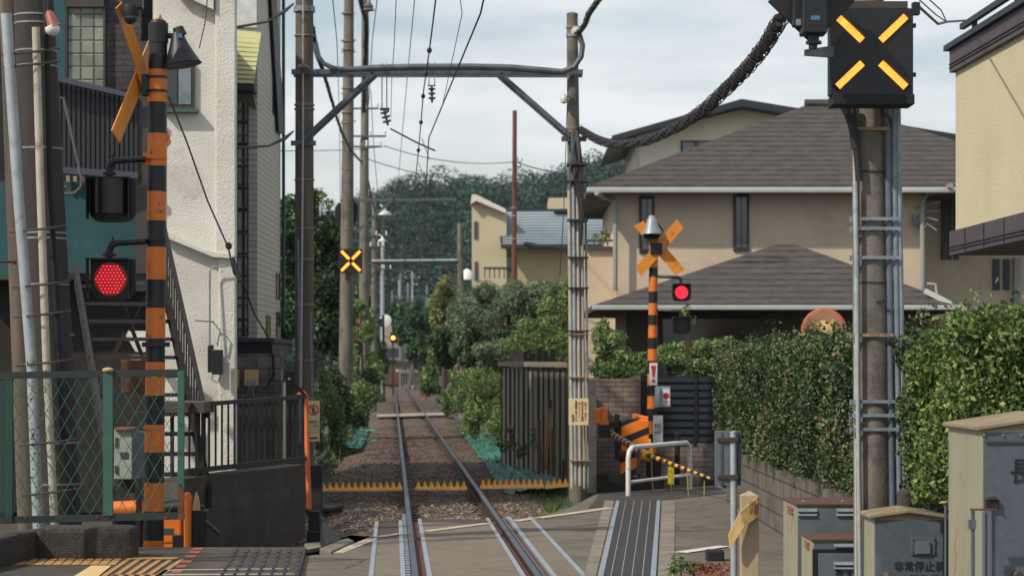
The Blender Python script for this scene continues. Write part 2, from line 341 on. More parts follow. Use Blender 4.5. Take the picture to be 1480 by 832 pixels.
mat('gutter', 'aab0ac', .5, var=.15, scale=3)
mat('downpipe', '8f938e', .55, var=.15, scale=3)
mat('awning', 'bcbc88', .55, scale=3, col2='aaab7a')
mat('iron_brown', '1c1716', .6, scale=8, col2='151110', stain=('38291f', 6, .6, .72))
mat('green_frame', '2d5c50', .55, scale=9, col2='254c42', stain=('5c4432', 9, .58, .68))
mat('green_wire', '1f6152', .5, var=.2, scale=20)
mat('net', '2a7f68', .7, scale=28, col2='184a3f', stain=('0a382d', 4, .47, .6))
mat('box_grey', '5c646b', .5, scale=6, col2='566069', bump=.08, bscale=40, stain=('4b5259', 3, .5, .75))
mat('box_cream_lit', '96947f', .6, scale=5, col2='7f7e6b', streak=1, stain=('8a5f3a', 5, .57, .68))
mat('box_lid', '8f826b', .75, scale=5, col2='6e6250', stain=('9a7f52', 4, .5, .7))
mat('box_blue', '515a64', .45, scale=22, col2='454d56', stain=('626c76', 3, .52, .7))
mat('box_lid_rust', '5c4238', .85, scale=6, col2='45342d')
mat('wood_post', 'a8977b', .85, scale=6, col2='8c7c64', streak=1)
mat('board_cream', 'c7ab74', .8, scale=4, col2='b39660', stain=('8c6f48', 4, .58, .7))
mat('slat', '948a7c', .9, scale=4, col2='6f665a', streak=1, bump=.3, stain=('8a8274', 2, .6, .8))
mat('slat_dark', '3b3835', .9, var=.3, scale=8)
mat('black_cable', '17181b', .6, scale=30, col2='232327')
mat('cable_wrap', '2a2624', .7, scale=30, col2='1d1c1e', bump=1, bscale=60)
mat('wire', '22262b', .5, var=.2)
mat('insulator', '6a6058', .3, scale=20, col2='453e3a')
mat('insulator_white', 'c7cbc8', .3, var=.1)
mat('red_lens', (1.0, .012, .025), .4, emit=2.4, var=0)
mat('red_lens_far', (1.0, .015, .04), .4, emit=1.2, var=0)
mat('lens_dark', '14070a', .3, var=.2)
mat('lens_back', (.25, .01, .012), .3, emit=.1, var=0)
mat('amber', (1.0, .36, .03), .4, emit=1.25, var=0)
mat('amber_far', (1.0, .34, .03), .4, emit=1.35, var=0)
mat('signal_orange', (1.0, .30, .04), .4, emit=4, var=0)
mat('sticker_blue', '2e6f96', .4, var=.1)
mat('terracotta', '9c5238', .8, scale=20, col2='7d4230')
mat('tactile', 'a98350', .8, scale=9, col2='9a7440', stain=('6f5a3a', 7, .55, .7))
mat('tactile_pale', 'cdb284', .8, scale=9, col2='c0a068')
mat('dry_leaf', '8c5240', .9, scale=20, col2='5c382c')
mat('train_body', '5a3e30', .5, var=.2); mat('train_cream', '857862', .5, var=.15)
mat('blue_cloth', '245a72', .7, var=.2)
mat('tank_white', 'dadcd8', .5, var=.1)
mat('bulb_red', '8c4a3c', .5, var=.1)
mat('metal_roof', '8f9da3', .55, .1, scale=1, col2='808e95')
mat('mirror_back', '9c7050', .7, scale=5, col2='7c5a44'); mat('mirror_rim', 'c75a30', .6, scale=5, col2='b04a28')
brickmat('block_wall', '6b665d', '5e5951', '3e3a36', .40, .20, .012, axis='yz', off=.5)
brickmat('block_wall_front', '4d4741', '433d37', '3d3832', .40, .20, .008, axis='xz')
brickmat('block_grey', '76726b', '68645e', '4a4743', .40, .20, .01, axis='xz')
brickmat('tile_wall', '85766c', '766860', '4a4541', .24, .085, .008, axis='xz')
brickmat('brick_dark', '262221', '1f1c1c', '151313', .22, .075, .006, axis='xz')
brickmat('brick_slate', '4a464b', '3d3a40', '2a282c', .26, .09, .008, axis='xz')
rowmat('roof_tile', '4c4643', '383432', '1f1d1d', .135, .24, .85, .7, 1.6, .5)
brickmat('glass_block', '87907f', '707a6c', '4b463d', .19, .19, .016, rough=.25, axis='xz', off=0)
brickmat('glass_block_pale', 'a4aca8', '8d9693', '2c2c30', .32, .38, .03, rough=.25, axis='xz', off=0)
rowmat('siding_grey', 'aeaba3', 'a09d95', '8a867f', .10, .12, .6)
rowmat('siding_side', 'b2b09f', 'a5a392', '8e8b7c', .10, .12, .6)
leafmat('leaf_hedge', ['1a2a1c', '203422', '294226', '345029', '44602d', '566e34', '6f7c40', '94665a'], .12, .5)
leafmat('leaf_hedge_sunlit', ['223818', '30501c', '426424', '58782a', '6f8a32', '869840', '98a04c'], .2, .45)  # yellow-green leaves, brightened in colour for the sunlit end of the hedge
leafmat('leaf_dark', ['182a19', '22391f', '2f4e28', '40642f', '5a7c38'], .25, .45)
leafmat('leaf_mid', ['2c4222', '42602d', '5b7b36', '7c9840', '9caf50'], .3, .5)
leafmat('leaf_light', ['3d5a24', '557a2c', '74983a', '93ad4c'], .4, .5)
leafmat('leaf_conifer', ['324530', '465c40', '5d7650', '778f62', '94a574'], .15, .6)
leafmat('leaf_gold', ['3f5026', '5c6c30', '7f8640', 'a09c54', '5f7436'], .3, .5)
leafmat('leaf_weed', ['2c4420', '44602a', '5f7a34', '7a9240'], .35, .5)
leafmat('leaf_hill', ['0f1f1d', '152823', '1c342a', '274431', '3a5b3b', '547048'], .05, .9, .08)
M = MATS
# ============================================================ SETTING
ROADZ = -.012
# ground: one sheet to the horizon, dipped under the trackside
b = MB(); b.box(-2600, 2600, -30, 4200, -2.0, -.45); struct(b.build('ground', M['earth']))
# earth shelves beside the track, above the ground sheet
b = MB()
def strip(b, s0, s1, o0, o1, z, n=1, z1=None):
    a, c, d, e = T(s0, o0, z), T(s0, o1, z), T(s1, o1, z), T(s1, o0, z)
    lo = Vector((0, 0, z1 if z1 is not None else z - .3)) - Vector((0, 0, z))
    b.add([a, c, d, e, a+lo, c+lo, d+lo, e+lo], [(0,1,2,3), (7,6,5,4), (0,4,5,1), (1,5,6,2), (2,6,7,3), (3,7,4,0)])
strip(b, 33.5, 300, 1.75, 60, -.22, z1=-.5); struct(b.build('verge', M['earth']))
b = MB(); strip(b, 30, 300, -60, -2.75, -.30, z1=-.5); struct(b.build('verge', M['earth']))
# ballast bed with uneven surface
def grid(name, m, s0, s1, ds, o0, o1, do, zf, seed):
    rng = random.Random(seed); ns = int((s1 - s0) / ds); no = int((o1 - o0) / do); b = MB(); vs = []
    for i in range(ns + 1):
        for j in range(no + 1):
            s = s0 + (s1 - s0) * i / ns; o = o0 + (o1 - o0) * j / no; vs.append(T(s, o, zf(s, o, rng)))
    b.add(vs, [(i*(no+1)+j, i*(no+1)+j+1, (i+1)*(no+1)+j+1, (i+1)*(no+1)+j) for i in range(ns) for j in range(no)])
    return b.build(name, m)
bm_ = bpy.data.materials.new('ballast_gravel'); bm_.use_nodes = True; t = bm_.node_tree; n = t.nodes; pb = n['Principled BSDF']; pb.inputs['Roughness'].default_value = .95
tc = n.new('ShaderNodeTexCoord'); vo = n.new('ShaderNodeTexVoronoi'); vo.inputs['Scale'].default_value = 17; t.links.new(tc.outputs['Object'], vo.inputs['Vector'])
r = n.new('ShaderNodeValToRGB'); cr = r.color_ramp; cr.elements[0].color = (*hexc('2f2520'), 1); cr.elements[1].color = (*hexc('7a6a5c'), 1)
e_ = cr.elements.new(.45); e_.color = (*hexc('4d3c33'), 1)
sp = n.new('ShaderNodeSeparateColor'); t.links.new(vo.outputs['Color'], sp.inputs[0]); t.links.new(sp.outputs[0], r.inputs[0])
z2 = n.new('ShaderNodeTexNoise'); z2.inputs['Scale'].default_value = .7; z2.inputs['Detail'].default_value = 6; t.links.new(tc.outputs['Object'], z2.inputs['Vector'])
mr = n.new('ShaderNodeMapRange'); mr.inputs['From Min'].default_value = .4; mr.inputs['From Max'].default_value = .65; t.links.new(z2.outputs['Fac'], mr.inputs[0])
mm = n.new('ShaderNodeMixRGB'); mm.blend_type = 'MULTIPLY'; mm.inputs[2].default_value = (.72, .62, .58, 1); t.links.new(mr.outputs[0], mm.inputs[0]); t.links.new(r.outputs[0], mm.inputs[1])
t.links.new(mm.outputs[0], pb.inputs['Base Color'])
bp = n.new('ShaderNodeBump'); bp.inputs['Strength'].default_value = 1; bp.inputs['Distance'].default_value = .03; bp.invert = True; t.links.new(vo.outputs['Distance'], bp.inputs['Height']); t.links.new(bp.outputs[0], pb.inputs['Normal'])
M['ballast'] = bm_
def bz(s, o, rng):
    z = -.13 + rng.uniform(-.012, .012)
    if abs(o) > 1.35: z -= (abs(o) - 1.35) * .28
    if abs(abs(o) - .566) < .16: z -= .03
    return z
g = grid('ballast_bed', bm_, 29.4, 236, .35, -2.3, 2.05, .145, bz, 3); struct(g)
# loose ballast stones close by
rng = np.random.default_rng(5); b = MB()
ico = [(0,0,1),(.9,0,.3),(.28,.85,.35),(-.72,.53,.4),(-.72,-.53,.3),(.28,-.85,.4),(0,0,-.6)]
icf = [(0,1,2),(0,2,3),(0,3,4),(0,4,5),(0,5,1),(6,2,1),(6,3,2),(6,4,3),(6,5,4),(6,1,5)]
for i in range(15000):
    s = 30.2 + 45 * rng.random() ** 1.7; o = rng.uniform(-2.2, 2.0)
    if abs(abs(o) - .566) < .11: continue
    r0 = rng.uniform(.010, .021); q = Matrix.Rotation(rng.uniform(0, 6.28), 3, 'Z') @ Matrix.Rotation(rng.uniform(-.6, .6), 3, 'X')
    c = T(s, o, bz(s, o, random) + r0 * .3); b.m = int(rng.choice([1, 1, 2, 2, 0, 2])) if (s < 36.5 and abs(o) < 1.9 and rng.random() < .75) else int(rng.choice([0, 0, 0, 1, 3, 3]))
    b.add([c + q @ Vector((x*r0*1.3, y*r0, z*r0*.8)) for x, y, z in ico], icf)
for nm, c in (('stone_a', '6b594d'), ('stone_b', '857a6a'), ('stone_c', 'a89f8c'), ('stone_d', '503e35')): mat(nm, c, .95, var=.2)
tag(b.build('ballast_stones', [M['stone_a'], M['stone_b'], M['stone_c'], M['stone_d']]), 'loose brown and grey ballast stones between and beside the rails', 'gravel', kind='stuff')
# road: far edge follows the measured line, one asphalt sheet around the crossing panels
PE = 30.75                                   # far end of crossing panels
def rail_strip(name, m, s0, s1, o0, o1, z0, z1, bevel=0):
    b = MB(); strip(b, s0, s1, o0, o1, z1, z1=z0); o = b.build(name, m, bevel=bevel); return struct(o)
b = MB()
lft = [G(432, 812), G(488, 799), G(540, 777)]
b.prism([Vector((-14, 4, ROADZ)), T(4, -.99, ROADZ), T(27.9, -.99, ROADZ), lft[2] , lft[1], Vector((-2.6, 24.3, ROADZ)), Vector((-14, 18, ROADZ))][::-1], (0, 0, -.25))
struct(b.build('road', M['asphalt']))
b = MB(); b.prism([T(4, 1.03, ROADZ), Vector((14, 4, ROADZ)), Vector((14, 18, ROADZ)), Vector((3.4, 22, ROADZ)), Vector((3.4, 39.6, ROADZ)), G(862, 713, ROADZ), T(33.4, 1.7, ROADZ), T(30.9, 1.03, ROADZ)][::-1], (0, 0, -.4))
struct(b.build('road', M['asphalt']))
# dark patch of newer asphalt in front of the house gate
b = MB(); b.prism([G(850, 734, -.008), G(1052, 712, -.008), Vector((3.3, 39.4, -.008)), G(866, 714, -.008)], (0, 0, .002)); struct(b.build('road_patch', M['asphalt_dark']))
# crossing panels: middle, left, right + steel strips
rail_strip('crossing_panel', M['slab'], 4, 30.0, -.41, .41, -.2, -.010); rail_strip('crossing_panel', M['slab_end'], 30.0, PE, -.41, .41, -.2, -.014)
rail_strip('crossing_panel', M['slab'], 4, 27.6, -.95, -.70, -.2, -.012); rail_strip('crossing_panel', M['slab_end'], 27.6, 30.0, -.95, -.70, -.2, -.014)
rail_strip('crossing_panel', M['slab'], 4, 30.9, .74, .97, -.2, -.012)
for o0, o1, s1 in ((-.995, -.95, 30.2), (-.70, -.655, 30.4), (-.455, -.41, PE), (.41, .455, 30.9), (.69, .74, 31.2), (.97, 1.02, 31.2)):
    rail_strip('edge_plate', M['steel_plate'], 4, s1, o0, o1, -.2, -.006)
rail_strip('flangeway', M['rust'], 4, PE, -.53, -.455, -.2, -.055); rail_strip('flangeway', M['rust'], 4, 30.9, .455, .53, -.2, -.055)
rail_strip('flangeway', M['rail_rust'], 4, 30.3, -.655, -.60, -.2, -.02); rail_strip('flangeway', M['rust'], 4, 31, .60, .69, -.2, -.035)
b = MB()
for i in range(60):
    s = 14 + i * .3; strip(b, s, s + .16, -.652, -.605, -.012, z1=-.02)
struct(b.build('rubber_filler', M['galv']))
b = MB(); strip(b, 14, 30.9, .615, .645, -.012, z1=-.034); struct(b.build('guard_rail', M['rail_top']))
# rails
for side in (-1, 1):
    o = side * .566; b = MB(); b.m = 0
    strip(b, 3, 232, o - .030, o + .030, 0, z1=-.012); b.m = 1
    strip(b, 3, 232, o - .034, o + .034, -.0125, z1=-.042); strip(b, 3, 232, o - .009, o + .009, -.043, z1=-.125); strip(b, 3, 232, o - .062, o + .062, -.126, z1=-.145)
    struct(b.build('rail', [M['rail_top'], M['rail_rust']]))
# sleepers
b = MB()
for i in range(150):
    s = 31.4 + i * .66 + (0 if i < 100 else 0)
    p = T(s, 0, -.18); b.obox(p, 2.0, .2, .06)
sl_ = b.build('sleepers', mat('sleeper_wood', '4a3a32', .9, scale=5, col2='382c27')); struct(sl_)
# white cable-trough board across the track far off
b = MB(); b.prism([G(545, 600, -.07), G(650, 597, -.07), G(650, 600.5, -.07), G(545, 603.5, -.07)], (0, 0, .05)); tag(b.build('trough_cover', M['concrete_light']), 'pale concrete strip laid across the rails in the middle distance', 'trough cover')
# white road-edge lines
def line(name, a, c, w, m, z=-.004):
    a, c = Vector(a), Vector(c); a.z = c.z = z; d = (c - a).normalized(); p = Vector((-d.y, d.x, 0)) * w / 2
    b = MB(); b.prism([a - p, c - p, c + p, a + p], (0, 0, .003)); return struct(b.build(name, m))
line('road_line', G(486, 798), G(539, 777), .13, M['white_line']); line('road_line', G(545, 775), G(580, 770), .12, M['white_line'])
line('road_line', G(617, 766.5), G(706, 755), .14, M['white_line']); line('road_line', G(744, 752), G(770, 748.5), .15, M['white_line']); line('road_line', G(779, 747.5), G(882, 733), .16, M['white_line'])
line('road_line', G(985, 797), G(1046, 788), .16, M['white'])
# kerb stones of the ramp left of the road (dark slabs by the drain)
b = MB(); b.prism([G(462, 801, -.05), G(502, 785, -.05), G(512, 790, -.05), G(478, 806, -.05)], (0, 0, .07)); b.prism([G(440, 790, -.2), G(500, 784, -.2), G(500, 790, -.2), G(440, 800, -.2)], (0, 0, .05))
tag(b.build('drain_slabs', M['concrete'], bevel=.01), 'broken concrete drain slabs at the left end of the road edge', 'slab')
# concrete curb edge along left shoulder
b = MB(); strip(b, 39, 62, -2.45, -2.33, -.08, z1=-.4); tag(b.build('edge_curb', M['concrete_dark'], bevel=.01), 'dark low concrete curb along the left ballast shoulder', 'curb')
# drain grating
t = thing('drain_grating', 'long black slotted drain grating let into the asphalt near the gate', 'grating', G(915, 775))
b = MB(); b.prism([G(868, 832, -.006), G(944, 832, -.006), G(952, 723, -.006), G(893, 723, -.006)], (0, 0, .004)); b.build('grating', M['rubber'], t)
def quadlerp(u, v, z): 
    a = G(868, 832, z).lerp(G(944, 832, z), u); c = G(893, 723, z).lerp(G(952, 723, z), u); return a.lerp(c, v)
b = MB()
for u in (.2, .4, .6, .8): b.tube([quadlerp(u, v / 10, .0) for v in range(11)], .006, 4)
b.build('slot', M['concrete_light'], t)
for u in (0, 1):
    b = MB(); p0, p1 = quadlerp(u, 0, 0), quadlerp(u, 1, 0); b.beam(p0, p1, .05, .01); b.build('rim', M['steel_plate'], t)
b = MB()
for u0, u1 in ((-.32, -.09), (1.09, 1.4)):
    b.prism([quadlerp(u0, 0, -.008), quadlerp(u1, 0, -.008), quadlerp(u1, 1, -.008), quadlerp(u0, 1, -.008)], (0, 0, .004))
b.build('concrete_edge', M['concrete'], t)
# hill behind everything
def hillz(x, y):
    ridge = np.interp(740 + x / 560 * F, [-600, 300, 420, 500, 560, 620, 680, 740, 800, 860, 900, 980, 1100, 1500, 2300], [465, 405, 356, 332, 302, 290, 286, 290, 278, 262, 260, 280, 320, 380, 440])
    zt = H + (HZ - ridge) / F * 560
    u = np.clip((y - 380) / 180, 0, 1); u = u * u * (3 - 2 * u)
    dn = np.clip((y - 575) / 300, 0, 1)
    return -1 + (zt + 1 - 4) * u * (1 - dn) 
b = MB(); nx, ny = 70, 30; vs = []
for j in range(ny + 1):
    for i in range(nx + 1):
        x = -260 + 640 * i / nx; y = 370 + 500 * j / ny; vs.append((x, y, float(hillz(x, y)) + math.sin(x*.09+y*.05)*1.5 * (j > 2)))
b.add(vs, [(j*(nx+1)+i, j*(nx+1)+i+1, (j+1)*(nx+1)+i+1, (j+1)*(nx+1)+i) for j in range(ny) for i in range(nx)])
struct(b.build('hill', M['earth'], smooth=True))
rng = np.random.default_rng(11); bl = []
for _ in range(1900):
    x = rng.uniform(-95, 60); y = rng.uniform(385, 590); z = float(hillz(x, y)); r = rng.uniform(2.2, 6.2)
    bl.append(((x, y, z + r * .7), (r, r, r * rng.uniform(.75, 1.15))))
V = leaf_arrays(bl + sub_blobs(bl, 3, rng, .42), 1.6, .56, rng, shell=.86, aspect=1.25, outw=2.2)
o = quads_obj(V, 'hill_forest', M['leaf_hill']); tag(o, 'dark green forest covering the hill behind the houses', 'forest', kind='stuff')
# haze: one closed box round camera and scene
b = MB(); b.box(-2700, 2700, -60, 4300, -3.2, 70); hz = b.build('haze', mat('haze_dummy', 'ffffff'))
hm = bpy.data.materials.new('haze_air'); hm.use_nodes = True; t = hm.node_tree; t.nodes.clear(); oo = t.nodes.new('ShaderNodeOutputMaterial'); pv = t.nodes.new('ShaderNodeVolumePrincipled')
pv.inputs['Density'].default_value = .00011; pv.inputs['Color'].default_value = (.62, .78, .95, 1); pv.inputs['Anisotropy'].default_value = .2
t.links.new(pv.outputs[0], oo.inputs['Volume']); hz.data.materials.clear(); hz.data.materials.append(hm)
hz['kind'] = 'stuff'; hz['label'] = 'thin pale haze in the air'; hz['category'] = 'haze'
# ============================================================ GANTRIES, POLES
def straps(b, x, y, r, zs, ht=.035, tilt=0):
    for z in zs: b.cyl((x, y, z - ht/2), (x, y, z + ht/2), r, n=18)
def along_pole(d, px, pyb, pyt, rb, rt, name, label, m, base_z=None, lean=0, group=None):
    z0 = base_z if base_z is not None else WZ(pyb, d); t = thing(name, label, 'pole', (WX(px, d), d, z0), group)
    b = MB(); b.tube([(WX(px, d), d, z0), (WX(px, d) + lean, d, WZ(pyt, d))], [rb, rt], 20); b.build('shaft', m, t, True); return t
# gantry 1 -------------------------------------------------
d = 37.0
g1 = thing('catenary_gantry', 'near steel catenary gantry spanning the track between two concrete poles', 'gantry', T(d, 0, -.3), 'catenary gantries over the track')
b = MB(); x = WX(440, d); b.tube([(x, d, -1.0), (x, d, WZ(-40, d))], [.155, .135], 20); b.build('pole', M['concrete_pole_brown'], g1, True)
b = MB(); x2 = WX(834, d); b.tube([(x2, d, -.3), (WX(827, d), d, WZ(24, d))], [.125, .085], 20); b.lathe((WX(827, d), d, WZ(24, d)), (0, 0, 1), [(0, .088), (.04, .088), (.06, .05), (.065, 0)]); b.build('pole', M['concrete_pole'], g1, True)
b = MB(); y0 = d - .17
b.beam((WX(423, d), y0, WZ(106, d)), (WX(842, d), y0, WZ(106.5, d)), .07, .075)
b.beam((WX(423, d), d + .17, WZ(106, d)), (WX(842, d), d + .17, WZ(106.5, d)), .07, .075); b.build('cross_beam', M['beam_steel'], g1)
for x0, y_0, x1, y_1 in ((436, 210, 543, 110), (722, 111, 826, 202)):
    b = MB(); b.beam((WX(x0, d), y0 - .02, WZ(y_0, d)), (WX(x1, d), y0 - .02, WZ(y_1, d)), .03, .11); b.beam((WX(x0, d), y0 - .05, WZ(y_0, d)), (WX(x1, d), y0 - .05, WZ(y_1, d)), .05, .03); b.build('brace', M['beam_steel'], g1)
for zs, xx in (([205, 212], 440), ([199, 206], 829)):
    b = MB(); b.box(WX(xx - 18, d), WX(xx + 18, d), d - .2, d - .15, WZ(zs[1], d), WZ(zs[0], d)); b.build('brace_clamp', M['beam_steel'], g1)
for py in (14, 52, 152, 158, 260, 330, 375, 440, 520, 575): b = MB(); straps(b, WX(440, d), d, .158, [WZ(py, d)], .02); b.build('strap', M['strap'], g1)
for py in (40, 186, 190): b = MB(); straps(b, WX(828, d), d, .108, [WZ(py, d)], .03); b.build('strap', M['strap'], g1)
b = MB(); b.cyl((WX(440, d), d, WZ(18, d)), (WX(440, d), d, WZ(10, d)), .165, n=20); b.build('collar', M['galv'], g1)
# grounding pipe in front of the left pole with its disc insulator
t = thing('stay_rod', 'thin pale stay rod with a disc insulator down the front of the left gantry pole', 'rod', (WX(437, 36.7), 36.7, -.3))
b = MB(); b.tube([W(438, 0, 36.6), W(438, 200, 36.7), W(435, 560, 36.75)], .014, 6); b.build('rod', M['galv_light'], t)
b = MB(); b.lathe(W(438, 92, 36.6), (0, 0, -1), [(0, .01), (.01, .04), (.05, .095), (.075, .095), (.08, .04), (.12, .03), (.15, .02)]); b.build('insulator', M['insulator'], t, True)
for k, (px, w) in enumerate(((431, .018), (449, .014))):
    b = MB(); b.tube([W(px, 345 if k == 0 else 450, 36.8), W(px + 3, 640, 36.8)], w, 6); tag(b.build('cable_conduit', M['pipe_grey'], None, True), ['grey cable conduit up the lit side of the left gantry pole', 'thin grey conduit low on the right side of the left gantry pole'][k], 'conduit')
# cable tray pipe across beam
b = MB()
pts = [(455, 62), (459, 80), (468, 92), (482, 99), (500, 101), (540, 98.5), (600, 97), (680, 96.5), (740, 98), (785, 102), (812, 104), (830, 97), (840, 82), (842, 66), (838, 52), (832, 46)]
b.tube([W(x, y, 36.62) for x, y in pts], [.035]*3 + [.04]*2 + [.05]*5 + [.045] + [.042]*5, 8); tag(b.build('feeder_duct', M['beam_steel'], None, True), 'dark feeder duct lying along the near gantry beam and looping up the right pole', 'duct')
t = thing('feeder_insulator', 'white disc insulator bracket near the top of the right gantry pole', 'insulator', W(832, 55, 36.8))
b = MB(); b.lathe(W(832, 46, 36.68), (.2, -1, 0), [(0, .02), (.02, .075), (.05, .075), (.06, .03), (.1, .03)]); b.build('disc', M['insulator_white'], t, True)
b = MB(); b.cyl((WX(828, 37), 37, WZ(54, 37)), (WX(828, 37), 37, WZ(49, 37)), .105, n=16); b.build('clamp', M['galv'], t)
t = thing('globe_lamp', 'small round lamp on the left side of the right gantry pole', 'lamp', W(815, 150, 36.8))
b = MB(); b.lathe(W(815, 136, 36.8), (0, 0, -1), [(0, .02), (.02, .04), (.08, .062), (.13, .045), (.15, .01)]); b.build('globe', M['insulator_white'], t, True)
b = MB(); b.tube([W(817, 140, 36.85), W(825, 138, 36.95)], .012, 6); b.build('arm', M['galv'], t)
# white pipe bundle on right pole
d = 36.6
for k, (xt, xb, yt, yb, r, m) in enumerate(((822.5, 827, 275, 706, .028, 'pipe_cream'), (828.5, 832, 268, 700, .026, 'galv_light'), (834.5, 838.5, 268, 702, .024, 'pipe_cream'), (841, 845, 285, 706, .024, 'concrete_light'), (846.5, 850.5, 320, 704, .018, 'pipe_grey'))):
    b = MB(); b.tube([W(xt, yt, d + .02*k), W((xt+xb)/2, (yt+yb)/2, d - .06), W(xb, yb, d - .05)], r, 10)
    tag(b.build('cable_riser', M[m], None, True), ['first pale riser pipe from the left on the right gantry pole', 'second riser pipe from the left on the right gantry pole, light grey', 'third riser pipe from the left on the right gantry pole, cream', 'fourth riser pipe on the right gantry pole, stone coloured', 'slim grey riser pipe on the outer right of the right gantry pole'][k], 'pipe', 'riser pipes on the right gantry pole')
for py in (238, 262, 318, 372, 416, 478, 483, 545, 665): 
    b = MB(); b.box(WX(819 + (py-238)*.011, d), WX(849 + (py - 238)*.011, d), d - .12, d + .3, WZ(py, d) - .009, WZ(py, d) + .009); b.build('pipe_strap', M['strap'] if py % 2 else M['strap_dark'], g1)
b = MB()
for k in range(4):
    rr = random.Random(k); b.tube([W(828 + k*2, 190, 36.75), W(826 + k * 4 + rr.uniform(-2, 2), 215, 36.6), W(829 + k*3.5 + rr.uniform(-2, 2), 240, 36.55), W(832 + k*3, 262 + k * 10, 36.5), W(842 - k, 320 + 12 * k, 36.52)], [.03, .034, .034, .03, .024], 8)
tag(b.build('cable_bundle', M['black_cable'], None, True), 'black cable bundle sagging down into the pipes of the right gantry pole', 'cables')
b = MB(); b.tube([W(832, 197, 36.5), W(826, 225, 36.42), W(823, 250, 36.42), W(824, 275, 36.42)], .011, 6); tag(b.build('blue_cable', M['blue_cloth'], None, True), 'thin blue cable running down beside the black bundle', 'cable')
def disc_insulator(b, p, dr, n=3, r=.06):
    prof = [(0, .015)]
    for k in range(n): a = .03 + k * .07; prof += [(a, .015), (a + .01, r), (a + .03, r), (a + .045, .02)]
    prof += [(.05 + n * .07, .015)]; b.lathe(p, dr, prof, 12)
t = thing('suspension_insulator', 'stacked disc insulator hanging from the middle of the near gantry beam', 'insulator', W(624, 160, 37))
b = MB()
for q in (620, 628): b.tube([W(q, 90, 37), W(q, 123, 37)], .008, 5)
b.beam(W(618, 124, 37), W(630, 124, 37), .02, .02); b.build('hanger', M['galv'], t)
b = MB(); disc_insulator(b, W(624, 124, 37), (.02, 0, -1), 3, .055); b.build('discs', M['insulator'], t, True)
t = thing('pull_off_arm', 'pull off arm with tilted insulator discs left of the contact wire', 'arm', W(562, 190, 37))
b = MB()
for q in (552, 559): b.tube([W(q, 92, 37), W(q, 158, 37)], .009, 5)
b.beam(W(549, 158, 37), W(563, 158, 37), .025, .04); b.build('hanger', M['beam_steel'], t)
b = MB(); disc_insulator(b, W(555, 158, 37), (.25, 0, -1), 3, .07); b.build('discs', M['insulator'], t, True)
b = MB(); b.tube([W(564, 186, 37), W(600, 205, 37), W(629, 218, 37)], .013, 6); b.build('arm', M['wire'], t)
# sign on gantry left pole: no entry
def cjk_lines(b_sign, parent, c, lines, size, gap, m, sx=.9):
    for i, l in enumerate(lines): text(l, 'lettering', parent, Vector(c) + Vector((0, 0, -gap * i)), size, m, sx=sx)
d = 36.4
t = thing('no_entry_sign', 'cream sign with a red crossed-out walking figure on the left gantry pole', 'sign', W(453, 637, d))
b = MB(); b.fbox(443.5, 462, 578.5, 637, d, .01); b.build('panel', M['cream_sign'], t)
c = W(453, 592, d - .004); b = MB(); R0, R1 = .082, .064; n_ = 28
vs = [c + Vector((math.cos(2*math.pi*i/n_) * r, 0, math.sin(2*math.pi*i/n_) * r)) for i in range(n_) for r in (R0, R1)]
b.add(vs, [(2*i, 2*i+1, (2*i+3) % (2*n_), (2*i+2) % (2*n_)) for i in range(n_)]); b.beam(c + Vector((-.05, -.003, .05)), c + Vector((.05, -.003, -.05)), .003, .018); b.build('prohibition_ring', M['ink_red'], t)
b = MB(); b.obox(c + Vector((0, -.001, 0)), .035, .003, .05); b.obox(c + Vector((0, -.001, .042)), .022, .003, .022); b.obox(c + Vector((-.012, -.001, -.04)), .012, .003, .05); b.obox(c + Vector((.012, -.001, -.04)), .012, .003, .05); b.build('figure', M['ink'], t)
cjk_lines(None, t, W(453, 609.5, d - .004), ['線路内', '立入禁止'], .05, .062, M['ink'], .85)
cjk_lines(None, t, W(453, 621, d - .004), ['線路内に立ち入ること', 'は禁止されています'], .019, .04, M['ink'], .9)
b = MB(); b.fbox(447, 459, 631.5, 634, d - .003, .002); b.build('stripe', M['ink'], t)
# notice on right pole
t = thing('notice_board', 'cream notice with vertical red and black writing on the right gantry pole', 'sign', W(835, 614, 36.35))
b = MB(); b.fbox(822, 850.5, 575.5, 614, 36.35, .012); b.build('panel', M['cream_sign'], t, bevel=.003)
for px, s_, mm_ in ((846, '踏切は一時停止', 'ink_red'), (841.5, '左右の安全を確認', 'ink'), (837, '渡って下さい。', 'ink_red'), (832.5, '警報機が鳴ったら', 'ink'), (828, '管理者', 'ink')):
    text('\n'.join(s_), 'lettering', t, W(px, 594 if len(s_) > 4 else 604, 36.345), .040, M[mm_], lines=.98)
# footings at the left pole
t = thing('pole_footing', 'dark octagonal concrete collar around the foot of the left gantry pole', 'footing', G(470, 742, -.3))
c = Vector((WX(462, 35.5), 35.2, -.14)); b = MB()
oc = [(-.75, -.35), (-.3, -.75), (.25, -.75), (.38, .1), (.2, .55), (-.5, .6)]
b.prism([c + Vector((x, y, 0)) for x, y in oc], (0, 0, .06)); b.prism([c + Vector((x*.9, y*.9, -.5)) for x, y in oc], (0, 0, .5)); b.build('collar', M['concrete_dark'], t, bevel=.02)
t = thing('steel_post', 'black steel post foot with square base block beside the block wall', 'post', G(455, 786, -.25))
b = MB(); b.fbox(446, 465, 672, 760, 33.5, .2); b.build('post', M['black_matt'], t, bevel=.01)
b = MB(); b.fbox(443, 465, 767, 789, 29.5, .3); b.fbox(446, 462, 738, 768, 29.6, .2); b.build('base_block', M['black_matt'], t, bevel=.015)
b = MB(); a_ = G(470, 745, -.3); b.prism([W(463, 742, 29), W(500, 789, 27), W(470, 792, 27), W(463, 789, 28)], (0, .3, -.3)); tag(b.build('drain_cover', M['black_matt']), 'dark drain opening with a sloping edge at the left of the track', 'drain')
